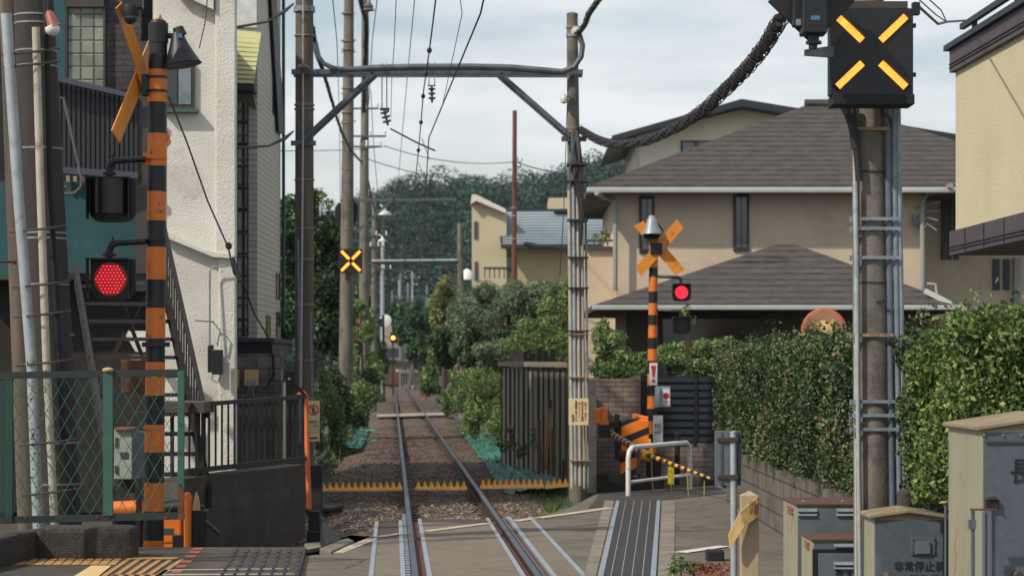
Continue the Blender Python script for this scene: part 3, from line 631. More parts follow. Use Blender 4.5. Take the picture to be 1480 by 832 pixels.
# gantry 2 and 3 ---------------------------------------------
d = 65.0
g2 = thing('catenary_gantry', 'second catenary gantry with one long braced arm carrying the small lit cross', 'gantry', T(d, -2, -.3), 'catenary gantries over the track')
b = MB(); b.tube([(WX(499, d), d, -.3), (WX(505, d), d, WZ(-60, d))], [.21, .125], 18); b.build('pole', M['concrete_pole'], g2, True)
b = MB(); b.beam(W(492, 290, d), W(660, 288, d), .08, .07); b.build('cross_beam', M['beam_steel'], g2)
b = MB(); b.beam(W(503, 346, d), W(566, 290, d), .06, .07); b.build('brace', M['beam_steel'], g2)
for py in (20, 60, 72, 128, 163, 178, 205, 244, 330): b = MB(); straps(b, WX(502 if py > 150 else 503, d), d, .175, [WZ(py, d)], .03); b.build('strap', M['strap'], g2)
for py in (59, 76, 136, 158, 176): b = MB(); b.box(WX(493, d), WX(515, d), d - .02, d + .02, WZ(py, d), WZ(py, d) + .02); b.build('step_bolt', M['beam_steel'], g2)
d = 102.0
g3 = thing('catenary_gantry', 'third catenary gantry with a pale pipe on its beam far along the track', 'gantry', T(d, 0, -.3), 'catenary gantries over the track')
b = MB(); b.tube([(WX(524, d), d, -.3), (WX(525, d), d, WZ(200, d))], [.18, .13], 14); b.build('pole', M['concrete_pole'], g3, True)
b = MB(); b.tube([(WX(668, d), d, -.3), (WX(665, d), d, WZ(322, d))], [.16, .12], 14); b.build('pole', M['concrete_pole'], g3, True)
b = MB(); b.beam(W(522, 380, d), W(668, 380, d), .08, .10); b.build('cross_beam', M['beam_steel'], g3)
b = MB(); b.tube([W(537, 377, d-.1), W(661, 376, d-.1)], .05, 8); b.build('pale_pipe', M['galv_light'], g3, True)
for q in ((522, 420, 550, 382), (640, 382, 664, 412)):
    b = MB(); b.beam(W(q[0], q[1], d), W(q[2], q[3], d), .07, .07); b.build('brace', M['rust'], g3)
# farther small gantries
for k, (d, xl, xr, yb_, lab) in enumerate(((250, 551, 579, 403, 'pale steel portal frame just beyond the third gantry'), (265, 567, 640, 428, 'low distant portal frame above the bend of the line'), (280, 590, 617, 420, 'farthest thin pale portal frame near the foot of the hill'))):
    g = thing('catenary_gantry', lab, 'gantry', (WX((xl+xr)/2, d), d, -.3), 'catenary gantries over the track')
    for xx in (xl, xr): b = MB(); b.cyl((WX(xx, d), d, -.3), (WX(xx, d), d, WZ(yb_ - 8, d)), .12, n=10); b.build('pole', M['pipe_grey'], g, True)
    b = MB(); b.beam(W(xl - 4, yb_, d), W(xr + 4, yb_, d), .08, .09); b.build('cross_beam', M['beam_steel'], g)
# other poles (left line of utility poles)
def utility(d, xb, xt, yt, rb, rt, label, arms, m='concrete_pole', lights=()):
    t = thing('utility_pole', label, 'utility pole', (WX(xb, d), d, -.3), 'utility poles along the left side')
    b = MB(); b.tube([(WX(xb, d), d, -.3), (WX(xt, d), d, WZ(yt, d))], [rb, rt], 12); b.build('shaft', M[m], t, True)
    for (x0, x1, y) in arms:
        b = MB(); b.beam(W(x0, y, d - rb), W(x1, y, d - rb), .05, .06); b.build('cross_arm', M['beam_steel'], t)
        for xx in (x0 + 1.5, x1 - 1.5, (x0+x1)/2 + 2): b = MB(); b.lathe(W(xx, y, d - rb), (0, 0, 1), [(0, .03), (.05, .05), (.1, .03), (.15, .045), (.2, .02)], 8); b.build('insulator', M['insulator_white'], t, True)
    return t
utility(78, 526, 528, -60, .16, .11, 'dark utility pole with bracket arms just right of the second gantry pole', [(506, 547, 157), (508, 558, 197), (505, 551, 212)])
utility(118, 540, 541, 280, .16, .12, 'utility pole with a pale crossarm in front of the hill', [(524, 560, 340), (534, 556, 356)])
utility(150, 553, 553, 345, .13, .1, 'thin pale utility pole farther along the left side', [(540, 566, 388)], 'galv_light')
utility(262, 596, 596, 392, .14, .1, 'distant pole with many white insulators above the track', [(585, 607, 402), (588, 604, 412)], 'galv_light')
utility(272, 577, 577, 405, .12, .1, 'short distant pale pole right of the portal frame', [(571, 583, 430)], 'galv_light')
utility(66, 478.5, 478, 505, .06, .05, 'short dark post in the shrubs below the big left tree', [], 'black_matt')
# pole behind bush on right w/ rust colour
t = thing('utility_pole', 'tall rust brown wooden pole standing before the yellow house', 'utility pole', (WX(743, 84), 84, -.2))
b = MB(); b.tube([(WX(742, 84), 84, -.2), (WX(744, 84), 84, WZ(160, 84))], [.10, .075], 12); b.build('shaft', mat('pole_rust', '6e4438', .85, col2='52342c', streak=1), t, True)
b = MB()
for k in range(9): rr = random.Random(k); p = W(745 + rr.uniform(0, 9), 232 + rr.uniform(-6, 9), 84); b.tube([p, p + Vector((rr.uniform(-.2, .2), 0, rr.uniform(-.2, .2)))], .015, 4)
b.build('fittings', M['wire'], t)
for y in (312, 300, 345): b = MB(); straps(b, WX(743, 84), 84, .1, [WZ(y, 84)], .05); b.build('strap', M['galv'], t)
# small round lamps on poles
for k, (x, y, d) in enumerate(((553, 342, 110), (555, 300, 70), (660, 463, 104))):
    b = MB(); b.lathe(W(x, y, d), (0, 0, -1), [(0, .05), (.1, .08), (.15, .2), (.22, .22), (.24, .02)], 12); b.tube([W(x, y, d), W(x - 6, y - 4, d)], .03, 5)
    tag(b.build('street_lamp', M['insulator_white'], None, True), ['small pale lamp hood beside the pole before the hill', 'pale lamp hood under the brace of the second gantry', 'pale lamp hood on the right third gantry pole'][k], 'lamp')
# black octagonal signal back on gantry 2 pole
t = thing('signal_hood', 'black eight sided signal plate behind the second gantry pole', 'signal', W(500, 315, 65.4))
b = MB(); pl = [(484, 300), (489, 293), (514, 293), (518, 300), (516, 318), (508, 330), (492, 330), (486, 320)]; b.prism([W(x, y, 65.3) for x, y in pl], (0, .12, 0)); b.build('plate', M['black'], t)
b = MB(); b.fbox(494, 508, 303, 322, 65.42, .2); b.build('housing', M['black'], t, bevel=.02)
# lit X signals --------------------------------------------------
def xsignal(name, label, px0, px1, py0, py1, d, dep, amber, far=False):
    t = thing(name, label, 'signal', (WX((px0+px1)/2, d), d + dep/2, WZ(py1, d)), 'lit cross warning signals')
    b = MB(); b.fbox(px0, px1, py0, py1, d, dep); b.build('case', M['black'], t, bevel=.008)
    w = px1 - px0; h = py1 - py0; cx = (px0+px1)/2; cy = (py0+py1)/2; k = d / F
    for sx, sy in ((-1, -1), (1, -1), (-1, 1), (1, 1)):
        a, c = W(cx + sx*w*(.11 if not far else .07), cy + sy*h*(.13 if not far else .08), d - .006), W(cx + sx*w*.41, cy + sy*h*(.405), d - .006)
        wd = (.082 if not far else .115) * w * k
        b = MB(); b.beam(a, c, .012, wd); b.build('light_bar', M[amber], t, bevel=0)
        if not far:
            dr = (c - a).normalized(); pr = Vector((-dr.z, 0, dr.x)); pr = pr if pr.z > 0 else -pr
            b = MB(); b.beam(a + pr*wd*.62 + Vector((0, -.012, 0)), c + pr*wd*.62 + dr*.02 + Vector((0, -.012, 0)), .045, .006); e1 = c + dr * .004; b.beam(e1 - pr*wd*.6 + Vector((0, -.012, 0)), e1 + pr*wd*.62 + Vector((0, -.012, 0)), .045, .005)
            b.build('visor', M['black'], t)
    return t
# amber with led grain
for nm in ('amber',):
    m_ = M[nm]; t_ = m_.node_tree; n_ = t_.nodes; v_ = n_.new('ShaderNodeTexVoronoi'); v_.inputs['Scale'].default_value = 110; tc_ = n_.new('ShaderNodeTexCoord'); t_.links.new(tc_.outputs['Object'], v_.inputs['Vector'])
    r_ = n_.new('ShaderNodeValToRGB'); r_.color_ramp.elements[0].color = (1, .52, .10, 1); r_.color_ramp.elements[1].color = (.85, .22, .01, 1); r_.color_ramp.elements[0].position = .15; r_.color_ramp.elements[1].position = .75
    t_.links.new(v_.outputs['Distance'], r_.inputs[0]); t_.links.new(r_.outputs[0], n_['Principled BSDF'].inputs['Emission Color'])
x1s = xsignal('cross_signal', 'large black box with a lit amber cross on the near concrete pole', 1199, 1320, 12, 138, 18.1, .13, 'amber')
b = MB(); b.fbox(1204, 1322, 136, 151, 18.08, .3); b.build('lower_tray', M['black_matt'], x1s, bevel=.006)
b = MB(); b.fbox(1199, 1312, 2, 12, 18.1, .14); b.build('top_flange', M['strap_dark'], x1s)
for y in (37, 108): b = MB(); b.fbox(1320, 1324, y - 3, y + 3, 18.15, .03); b.build('catch', M['black'], x1s)
b = MB(); b.fbox(1319.5, 1330, 3, 21, 18.2, .08); b.build('connector', M['black'], x1s, bevel=.003)
xsignal('cross_signal', 'small lit amber cross on the second gantry pole before the trees', 490.5, 523.5, 359.5, 394.5, 64.6, .12, 'amber_far', True)
# near concrete pole ----------------------------------------------
d = 18.5; PX = 1262
t = thing('concrete_pole', 'thick weathered concrete pole at right carrying the big lit cross box', 'pole', (WX(1266, d), d + .14, -.1))
b = MB(); b.tube([(WX(1268, d), d + .14, -.1), (WX(1257, d), d + .14, WZ(-60, d))], [.158, .122], 28); b.build('shaft', M['concrete_pole'], t, True)
b = MB()
for y in (186,): b.fbox(1230, 1286, y - 2.5, y + 2.5, d - .012, .02); 
b.build('bracket', M['strap'], t)
for y in (316, 330, 372, 484, 580, 600, 620): 
    b = MB(); b.fbox(1229, 1300 if y != 484 else 1292, y - 2.4, y + 2.4, d - .022 - .0004 * (y % 7), .014); b.fbox(1229, 1231, y - 3, y + 5, d - .024, .05); b.build('strap', M['strap' if y in (484, 186) else 'galv'], t)
for y in (408, 247): b = MB(); straps(b, WX(1263, d), d + .14, .146, [WZ(y, d)], .012); b.build('band', M['concrete_dark'], t, True)
b = MB(); b.tube([W(1268, 435, d), W(1276, 435, d - .05)], .012, 8); b.build('peg', M['concrete_dark'], t, True)
for k, (xt, xb, yt, yb, r, m, lab) in enumerate(((1235, 1238, 150, 900, .012, 'pipe_cream', 'slim brown stained pipe at the far left of the near concrete pole'), (1236, 1244, 262, 900, .019, 'galv_light', 'pale plastic conduit on the left front of the near concrete pole'), (1232, 1242, 150, 262, .028, 'rubber', 'black rubber cable sheath above the pale conduit on the near pole'),
        (1282.5, 1290, 150, 735, .026, 'pipe_blue', 'dark blue grey conduit on the right side of the near pole'), (1292, 1300, 150, 730, .024, 'pipe_grey', 'middle grey conduit on the right side of the near pole'), (1298, 1307, 150, 725, .020, 'galv', 'outermost grey conduit on the right side of the near pole'))):
    b = MB(); dd = d - .03 if k in (1, 2) else d + .03
    b.tube([W(xt, yt, dd), W((xt+xb)/2, (yt+yb)/2, dd), W(xb, yb, dd)], r, 12); tag(b.build('conduit', M[m], None, True), lab, 'conduit', 'conduits on the near pole')
b = MB(); b.tube([W(1217, 150, d - .03), W(1225, 165, d - .03), W(1232, 185, d - .03), W(1236, 215, d - .03)], .03, 10); tag(b.build('cable_sheath', M['black_cable'], None, True), 'thick black cable dropping from the cross box to the near pole', 'cable')
b = MB(); b.tube([W(1274, 150, d - .04), W(1277, 165, d - .04), W(1286, 170, d - .04), W(1288, 185, d - .04)], .009, 6); tag(b.build('cable', M['black_cable'], None, True), 'short looping black lead under the cross box', 'cable')
# diamond signal at top
d = 17.6
t = thing('diamond_signal', 'black diamond shaped signal back with a control case at the top of the frame', 'signal', W(1178, 80, d))
b = MB(); cxp, cyp, hw = 1174, 2, 62; b.prism([W(cxp - hw - 2, cyp, d + .2), W(cxp, cyp + hw, d + .2), W(cxp + hw, cyp, d + .2), W(cxp, cyp - hw, d + .2)][::-1], (0, .04, 0)); b.build('plate', M['black'], t, bevel=.004)
b = MB(); b.fbox(1146, 1160, -60, 38, d + .1, .1); b.fbox(1160, 1196, -60, 48, d, .22); b.build('case', M['black'], t, bevel=.01)
b = MB(); b.cyl(W(1176, 46, d + .1), W(1176, 62, d + .1), .04, n=14); b.cyl(W(1176, 60, d + .1), W(1176, 64, d + .1), .058, n=14); b.cyl(W(1175, 62, d + .1), W(1175, 71, d + .1), .032, n=14); b.build('neck', M['black'], t, True)
b = MB(); b.fbox(1172, 1185, 23, 29, d - .003, .003); b.build('sticker', M['sticker_blue'], t)
b = MB(); b.fbox(1151, 1158, 28, 37, d + .07, .03); b.build('latch', M['galv'], t, bevel=.003)
b = MB(); b.prism([W(1163, 72, d + .1), W(1163, 80, d + .1), W(1205, 83, d + .5), W(1205, 66, d + .5)], (0, .05, 0)); b.build('bracket', M['pipe_grey'], t)
# braided cables
def braided(name, label, pts, r, n=90, seed=1):
    # Catmull-Rom resample
    P = [Vector(p) for p in pts]; P = [P[0]*2 - P[1]] + P + [P[-1]*2 - P[-2]]; out = []
    for i in range(1, len(P) - 2):
        for k in range(n // (len(P) - 3)):
            u = k / (n // (len(P) - 3)); a, b_, c, e = P[i-1], P[i], P[i+1], P[i+2]
            out.append(.5 * (2*b_ + (c-a)*u + (2*a - 5*b_ + 4*c - e)*u*u + (-a + 3*b_ - 3*c + e)*u**3))
    out.append(P[-2]); rr = random.Random(seed)
    t = thing(name, label, 'cable', out[-1]); b = MB()
    for s in range(3):
        q = []
        for i, p in enumerate(out):
            th = i * .33 + s * 2.094; q.append(p + Vector((math.cos(th) * .4, math.cos(th+1)*.3, math.sin(th) * .5)) * r * (1 + rr.uniform(-.2, .2)))
        b.tube(q, [r * .62 * (1 + rr.uniform(-.12, .12)) for _ in q], 8)
    b.build('core', M['black_cable'], t, True)
    b = MB(); q = []
    for i in range(len(out) * 6):
        f = i / 6; k = min(int(f), len(out) - 2); p = out[k].lerp(out[k+1], f - k); tn = (out[k+1] - out[k]).normalized(); u = tn.orthogonal().normalized(); v = tn.cross(u); th = i * .62
        q.append(p + (u * math.cos(th) + v * math.sin(th)) * r * (1.15 + rr.uniform(-.05, .22)))
    b.tube(q, r * .10, 4); b.build('wrapping', M['cable_wrap'], t)
    return t
braided('wrapped_cable', 'thick rope-like wrapped cable sagging from the diamond signal to the right gantry pole', [W(1128, 28, 19.2), W(1108, 62, 20), W(1080, 98, 21), W(1050, 128, 22.3), W(1015, 160, 24), W(975, 185, 26.5), W(930, 204, 30), W(885, 208, 33.5), W(858, 199, 35.6), W(838, 187, 36.8)], .050, 140)
braided('wrapped_cable', 'wrapped cable rising from the right gantry pole top out of the picture', [W(834, 50, 36.7), W(845, 36, 36), W(850, 22, 35), W(858, 10, 34), W(868, -4, 33), W(880, -22, 32)], .035, 50, 3)
braided('wrapped_cable', 'wrapped cable running down beside the second gantry pole from the top', [W(516, -20, 60), W(524, 12, 62), W(529, 30, 64), W(529, 70, 66), W(527, 110, 70), W(526, 160, 76)], .06, 60, 4)
braided('wrapped_cable', 'twisted cable falling from the left gantry pole past the second pole', [W(452, 40, 37), W(457, 75, 38), W(466, 100, 40), W(478, 140, 46), W(490, 180, 55), W(506, 215, 64), W(523, 235, 74)], .032, 60, 5)
# overhead wires -------------------------------------------------
def wire(pts, r, label, name='overhead_wire', group='overhead wires', m='wire'):
    b = MB(); b.tube(pts, r, 5); return tag(b.build(name, M[m]), label, 'wire', group)
def catpt(s, z, o=0): return T(s, o, z)
wire([catpt(s, 5.42, o) for s, o in ((12, .05), (24, .1), (37, -.22), (50, -.1), (65, .05), (84, .15), (102, 0), (150, 0), (220, 0))], .010, 'lower contact wire running straight above the rails')
mess = []
for s0, s1, n in ((8, 37, 10), (37, 65, 10), (65, 102, 10), (102, 140, 6), (140, 220, 6)):
    for i in range(n + (s1 == 220)): u = i / n; mess.append(T(s0 + (s1 - s0) * u, -.3, 6.15 - 1.4 * u * (1-u)*.9 + (.25 if s0 == 8 else 0)*(1-u)))
wire(mess, .010, 'sagging messenger wire above the contact wire with dark clamps')
for s_, w_ in ((31.2, 'topmost'), (34.2, 'second'), (37.6, 'third'), (40.5, 'fourth'), (44.5, 'lowest')):
    z_ = float(np.interp(s_, [q.y for q in mess], [q.z for q in mess])); b = MB(); b.lathe(T(s_, -.3, z_), (0, 0, -1), [(-.04, .0), (-.03, .025), (0, .036), (.03, .025), (.04, 0)], 10)
    tag(b.build('wire_clamp', M['wire'], None, True), w_ + ' of the small round dark clamps strung on the messenger wire', 'clamp', 'clamps on the messenger wire')
for s in (41, 46, 52, 58, 70, 78, 86, 94): wire([T(s, -.15, 5.43), T(s, -.28, 5.8)], .006, 'thin dropper joining messenger and contact wire', 'dropper_wire', 'droppers between the wires')
W_ = [([W(573, -10, 30), W(570, 60, 36), W(566, 120, 42), W(565, 170, 48)], .006, 'thin wire from the top down to the hill left of the gantry middle'),
 ([W(480, -10, 34), W(487, 60, 42), W(490, 150, 60), W(492, 290, 65)], .008, 'thin wire dropping between the left gantry pole and second pole'),
 ([W(442, -10, 30), W(470, 110, 45), W(500, 220, 60)], .006, 'faint slanting wire right of the left gantry pole'),
 ([W(520, 130, 80), W(536, 130, 79), W(540, 210, 80), W(546, 282, 100), W(548, 380, 140)], .012, 'dark drooping wire beside the utility pole arms'),
 ([W(527, 235, 78), W(538, 290, 84), W(548, 330, 95), W(560, 352, 110), W(562, 450, 140)], .03, 'thick drooping cable in front of the hill')]
for p, r, l in W_: wire(p, r, l)
wire(sag(W(402, 218, 60), W(556, 212, 78), .05), .012, 'level thin wire left of the utility pole'); wire(sag(W(556, 211, 78), W(743, 234, 84), .25), .014, 'upper thin wire from utility pole arm to the rust brown pole'); wire(sag(W(532, 230, 78), W(741, 256, 84), .3), .014, 'lower thin wire running to the rust brown pole')
wire(sag(W(746, 234, 84), W(842, 252, 70), .1), .02, 'upper wire from the rust brown pole to the tan house'); wire(sag(W(745, 246, 84), W(842, 274, 70), .3), .015, 'lower wire from the rust brown pole to the tan house')
wire(sag(W(622, 262, 66), W(602, 400, 160), .3), .03, 'dark hanging feeder line in front of the hill'); wire([W(820, 140, 36.7), W(815, 300, 36.7), W(809, 400, 36.8)], .007, 'thin vertical stay wire left of the right gantry pole')
wire([W(660, 400, 102), W(652, 410, 102), W(640, 425, 102), W(620, 430, 102), W(606, 415, 102)], .03, 'curved feeder lead under the third gantry beam')
for k, (a_, c_, dd) in enumerate((((340, 40), (424, 6), 34), ((344, 214), (424, 190), 34))):
    b = MB(); b.tube([W(a_[0], a_[1], dd), W((a_[0]+c_[0])/2 + 4, (a_[1]+c_[1])/2 + 9, dd + 1), W(c_[0] - 12, c_[1] + 10, dd+2), W(c_[0], c_[1], 36.8)], [.02, .016, .03, .014], 7); tag(b.build('service_cable', M['black_cable'], None, True), ['upper black service cable from white building to the left gantry pole', 'lower black service cable from white building to the left gantry pole'][k], 'cable')
for k, (x0, y0_) in enumerate(((1326, 8), (1322, -6), (1330, -12))):
    wire([W(x0, y0_, 18.3), W(x0 + 30, y0_ + 27, 20), W(1368, 32, 23), W(1398, 30, 29.5)], (.012, .006, .006)[k], ['black drop cable looping from the cross box to the yellow building', 'first thin cable to the yellow building rail', 'second thin cable to the yellow building rail'][k])
b = MB(); b.tube([W(244, 140, 32), W(270, 205, 32.2), W(300, 290, 32.5), W(330, 358, 33), W(338, 395, 33), W(352, 410, 34), (W(366, 450, 35)), W(386, 484, 37), W(392, 500, 38), W(396, 540, 38.5), W(385, 560, 39), W(372, 562, 40)], .013, 6); tag(b.build('service_cable', M['black_cable'], None, True), 'black cable hanging across the white wall down to the meter box', 'cable')
b = MB(); b.lathe(W(330, 350, 33), (.1, 0, -1), [(0, .02), (.03, .045), (.07, .045), (.1, .02)]); b.tube([W(335, 372, 33), W(345, 400, 33), W(348, 405, 33)], .035, 8); tag(b.build('cable_splice', M['cable_wrap'], None, True), 'taped cable splice hanging before the white wall corner', 'splice')
wire([W(300, -5, 31), W(297, 30, 31), W(288, 70, 31)], .008, 'thin dark cable hanging at the top before the white building')

for k, (pts, r, l) in enumerate((([W(546, -8, 50), W(538, 60, 60), W(533, 150, 78)], .012, 'dark wire beside the top of the dark utility pole'), ([W(600, -8, 45), W(588, 120, 60), W(572, 300, 110), W(566, 400, 180)], .01, 'slanting thin wire between the pull off arm and the messenger'), ([W(664, -8, 26), W(668, 20, 27), W(640, 150, 34)], .005, 'faint second wire beside the contact wire at the top'), ([W(535, 380, 110), W(548, 395, 120), W(566, 402, 140), W(590, 398, 160), W(640, 402, 190)], .02, 'low slack wire under the third gantry beam'), ([W(548, 430, 150), W(580, 436, 170), (W(622, 428, 200)), W(660, 420, 220)], .025, 'lowest slack wire before the foot of the hill'))): wire(pts, r, l)
t = thing('bell_insulator', 'grey bell shaped insulator at the top beside the dark utility pole', 'insulator', W(534, 20, 60))
b = MB(); b.lathe(W(533, -2, 60), (0, 0, -1), [(0, .03), (.1, .05), (.2, .12), (.24, .1), (.3, .16), (.33, .02)], 12); b.build('bell', M['insulator'], t, True)
# ============================================================ LEFT SIDE BUILDINGS
def slats(b, px0, px1, py0, py1, d, n, w, dep):
    for i in range(n):
        x = WX(px0 + (px1 - px0) * (i + .5) / n, d); b.box(x - w/2, x + w/2, d - dep, d, WZ(py1, d), WZ(py0, d))
# back building: teal and dark siding
t = thing('teal_building', 'dark building with teal panels, black ribbed balcony and glass blocks at the left edge', 'building', (WX(60, 35), 36, -.2))
b = MB(); b.box(WX(-200, 35.2), WX(232, 35.2), 35.2, 44, -.2, 7.8); b.build('wall', M['brick_dark'], t)
b = MB(); b.fbox(148, 204, -60, 130, 35.05, .2); b.build('brick_panel', M['brick_slate'], t)
b = MB(); b.fbox(97, 149, -20, 128, 35.0, .2); b.build('window', M['glass_block'], t)
b = MB(); b.fbox(96, 150, -22, 10, 34.9, .1); b.fbox(149, 152, 10, 130, 34.95, .05); b.fbox(94.5, 97, 0, 130, 34.95, .05); b.build('window_frame', M['frame_brown'], t)
b = MB(); b.fbox(58, 95, -60, 135, 34.95, .2); b.build('teal_door_panel', M['teal'], t)
b = MB(); b.fbox(-60, 209, 262, 398, 34.6, .5); b.build('teal_panel', M['teal'], t)
b = MB(); b.fbox(-60, 209, 398, 404, 34.55, .5); b.build('panel_edge', M['frame_brown'], t)
b = MB(); b.prism([W(60, 250, 33.6), W(60, 106, 33.6), W(197, 138, 33.9), W(197, 258, 33.9)], (0, .08, 0)); b.build('balcony', M['siding_black'], t)
b = MB()
for i in range(20):
    u = (i + .5) / 20; px = 62 + 134 * u; x = WX(px, 33.6); b.box(x - .028, x + .022, 33.565 + .3*u, 33.64 + .3*u, WZ(251 + 7 * u, 33.6), WZ(108 + 31*u, 33.6))
b.build('balcony_ribs', M['siding_black'], t)
b = MB(); b.beam(W(58, 109, 33.45), W(199, 141, 33.75), .12, .07); b.build('balcony_rail', mat('rail_slate', '4b515c', .5), t); b = MB(); b.beam(W(58, 244, 33.45), W(199, 254, 33.75), .12, .09); b.build('balcony_sill', M['rail_slate'], t)
b = MB(); b.fbox(197, 226, 60, 420, 33.9, .3); b.build('corner_post', M['frame_brown'], t)
b = MB(); slats(b, 84, 205, 246, 263, 34.5, 12, .05, .05); b.build('louvre', M['concrete_light'], t)
t = thing('wall_bracket', 'thin bent metal bracket arm in front of the black ribbed balcony', 'bracket', W(90, 275, 31))
b = MB(); b.tube([W(80, 142, 31), W(92, 142, 31), W(105, 200, 31), W(118, 258, 31), W(117, 270, 31), W(108, 279, 31), W(85, 281, 31)], .02, 6); b.build('arm', mat('bracket_grey', '55504e', .6), t, True)
b = MB(); b.tube([W(72, 268, 31), W(96, 272, 31)], .03, 8); b.build('stub', M['rust'], t, True)
# rusty board & white tilted panel under the stairs
t = thing('leaning_panel', 'off white leaning panel half hidden behind the dark stair treads', 'panel', W(205, 526, 33.5))
b = MB(); b.prism([W(178, 478, 33.6), W(214, 478, 33.4), W(222, 508, 33.4), W(196, 508, 33.6)], (0, .04, 0)); b.build('sheet', M['stucco'], t); b = MB(); b.fbox(190, 232, 513, 526, 33.4, .05); b.build('ledge', M['concrete_light'], t)
tag((lambda b: (b.fbox(175, 214, 520, 568, 27.2, .3), b.build('rusty_box', M['rust'], bevel=.01))[1])(MB()), 'rust coloured metal box behind the top of the chain-link fence', 'box')
# white stucco building
t = thing('stucco_building', 'white rough stucco building with a small window behind the striped pole', 'building', (WX(290, 35), 36, -.3))
D0 = 34.0
b = MB(); b.prism([Vector((WX(226, D0), D0, -.3)), Vector((WX(339, D0), D0, -.3)), Vector((WX(336, 41), 41, -.3)), Vector((WX(200, 41), 41, -.3))][::-1], (0, 0, 8.0)); b.build('wall', M['stucco'], t)
b = MB(); b.fbox(311, 340.5, -60, 372, D0 - .14, .2); b.fbox(316, 340.5, 372, 700, D0 - .09, .2); b.build('pilaster', M['stucco'], t, bevel=.02)
b = MB(); b.prism([W(232, 340, D0), W(310, 372, D0), W(340.5, 374, D0), W(340.5, 368, D0), W(300, 364, D0), W(232, 330, D0)], (0, -.17, 0)); b.build('ledge', M['stucco'], t)
b = MB(); b.fbox(238, 281, 92, 158, D0 - .06, .1); b.build('window_frame', M['frame_brown'], t)
w_ = (lambda b: (b.fbox(258, 276, 98, 151, D0 - .075, .03), b.build('window', M['glass_light'], t))[1])(MB())
b = MB(); b.fbox(243, 256, 98, 151, D0 - .075, .03); b.build('window', M['window_glass'], t)
b = MB(); b.fbox(234, 285, 157, 162, D0 - .16, .18); b.build('window_sill', mat('sill_green', '3c5850', .5), t)
b = MB(); b.prism([W(250, -12, D0), W(311, 17, D0), W(311, -60, D0), W(250, -60, D0)], (0, -.2, 0)); b.build('eave', M['stucco'], t)
t = thing('meter_box', 'black meter box low on the white stucco wall with hanging lead', 'meter', W(311, 545, 33.8))
b = MB(); b.fbox(306, 321, 505, 541, 33.6, .15); b.fbox(300, 308, 498, 538, 33.75, .1); b.build('case', M['black'], t, bevel=.01)
b = MB(); b.tube([W(308, 540, 33.7), W(306, 548, 33.7), W(314, 553, 33.7), W(318, 545, 33.7)], .01, 5); b.tube([W(303, 500, 33.75), W(303, 392, 33.8), W(307, 386, 33.8), W(330, 384, 33.8)], .014, 5); b.tube([W(282, 463, 33.8), W(308, 465, 33.8), W(318, 478, 33.8), W(314, 500, 33.8)], .012, 5); b.build('lead', M['pipe_grey'], t, True)
# grey siding building
t = thing('siding_building', 'grey sided building with pale yellow awning and tall grid window', 'building', (WX(370, 44), 45, -.3))
D1 = 42.0; XR = WX(372, D1)
b = MB(); b.box(XR - 6, XR - .02, D1, 46.2, WZ(492, D1), 9.5); b.build('wall', M['siding_grey'], t)
b = MB(); b.box(XR - .02, XR, D1 + .01, 46.2, WZ(492, D1), 9.5); b.build('side_wall', M['siding_side'], t)
b = MB(); b.fbox(300, 371, -60, 40, D1 - .04, .1); b.build('upper_siding', mat('siding_white', 'c9ccca', .6), t)
b = MB(); b.prism([W(300, 40, D1), W(378, 48, D1), W(367, 122, D1 - .5), W(300, 120, D1 - .5)], (0, -.06, 0)); b.build('awning', M['awning'], t)
b = MB()
for i in range(12): u = i / 11; b.beam(W(300, 44 + 74*u, D1 - .07 - .5*u), W(377 - 10*u, 51 + 70*u, D1 - .07 - .5*u), .02, .012)
b.build('awning_slats', mat('awning_line', '8f9450', .6), t)
b = MB(); b.fbox(300, 368, 121, 133, D1 - .56, .5); b.build('gutter', M['roof_navy'], t, bevel=.03)
b = MB(); b.prism([W(300, 134, D1 - .3), W(366, 134, D1 - .3), W(371, 160, D1), W(350, 150, D1), W(300, 148, D1)], (0, .1, 0)); b.build('soffit', M['concrete_light'], t)
b = MB(); b.fbox(300, 358, 148, 486, D1 - .05, .06); b.build('window', M['glass_block_pale'], t)
b = MB(); b.fbox(357, 359, 148, 486, D1 - .07, .05)
for i in range(10): y = 160 + i * 35; b.fbox(330, 358, y, y + 2, D1 - .07, .03)
for x in (343, 350): b.fbox(x, x + 1, 148, 486, D1 - .068, .03)
b.build('window_frame', M['frame_brown'], t)
for (u0, u1, y0_, y1_) in ((.35, .52, 455, 487), (.78, .93, 394, 432), (.78, .93, 450, 487), (.62, .72, 100, 165)):
    s0, s1 = D1 + 4.2*u0, D1 + 4.2*u1; b = MB(); b.box(XR - .01, XR + .02, s0, s1, WZ(y1_, s0), WZ(y0_, s0)); b.build('shutter', M['window_glass'], t)
b = MB(); xr = XR + .03; b.prism([Vector((xr, 43.2, 9.5)), Vector((xr, 44.3, 9.5)), Vector((xr, 46.3, WZ(195, 46.3))), Vector((xr, 45.2, WZ(190, 45.2)))], (.04, 0, 0)); b.prism([Vector((xr, 46.15, 9.5)), Vector((xr, 46.3, 9.5)), Vector((xr, 46.3, 2.7)), Vector((xr, 46.15, 2.7))], (.05, 0, 0)); b.build('roof_edge', M['roof_navy'], t)
b = MB(); b.fbox(300, 396, 488, 494, 39.6, 3.2); b.fbox(300, 394, 494, 512, 39.8, 3.0); b.build('base_band', M['roof_navy'], t)
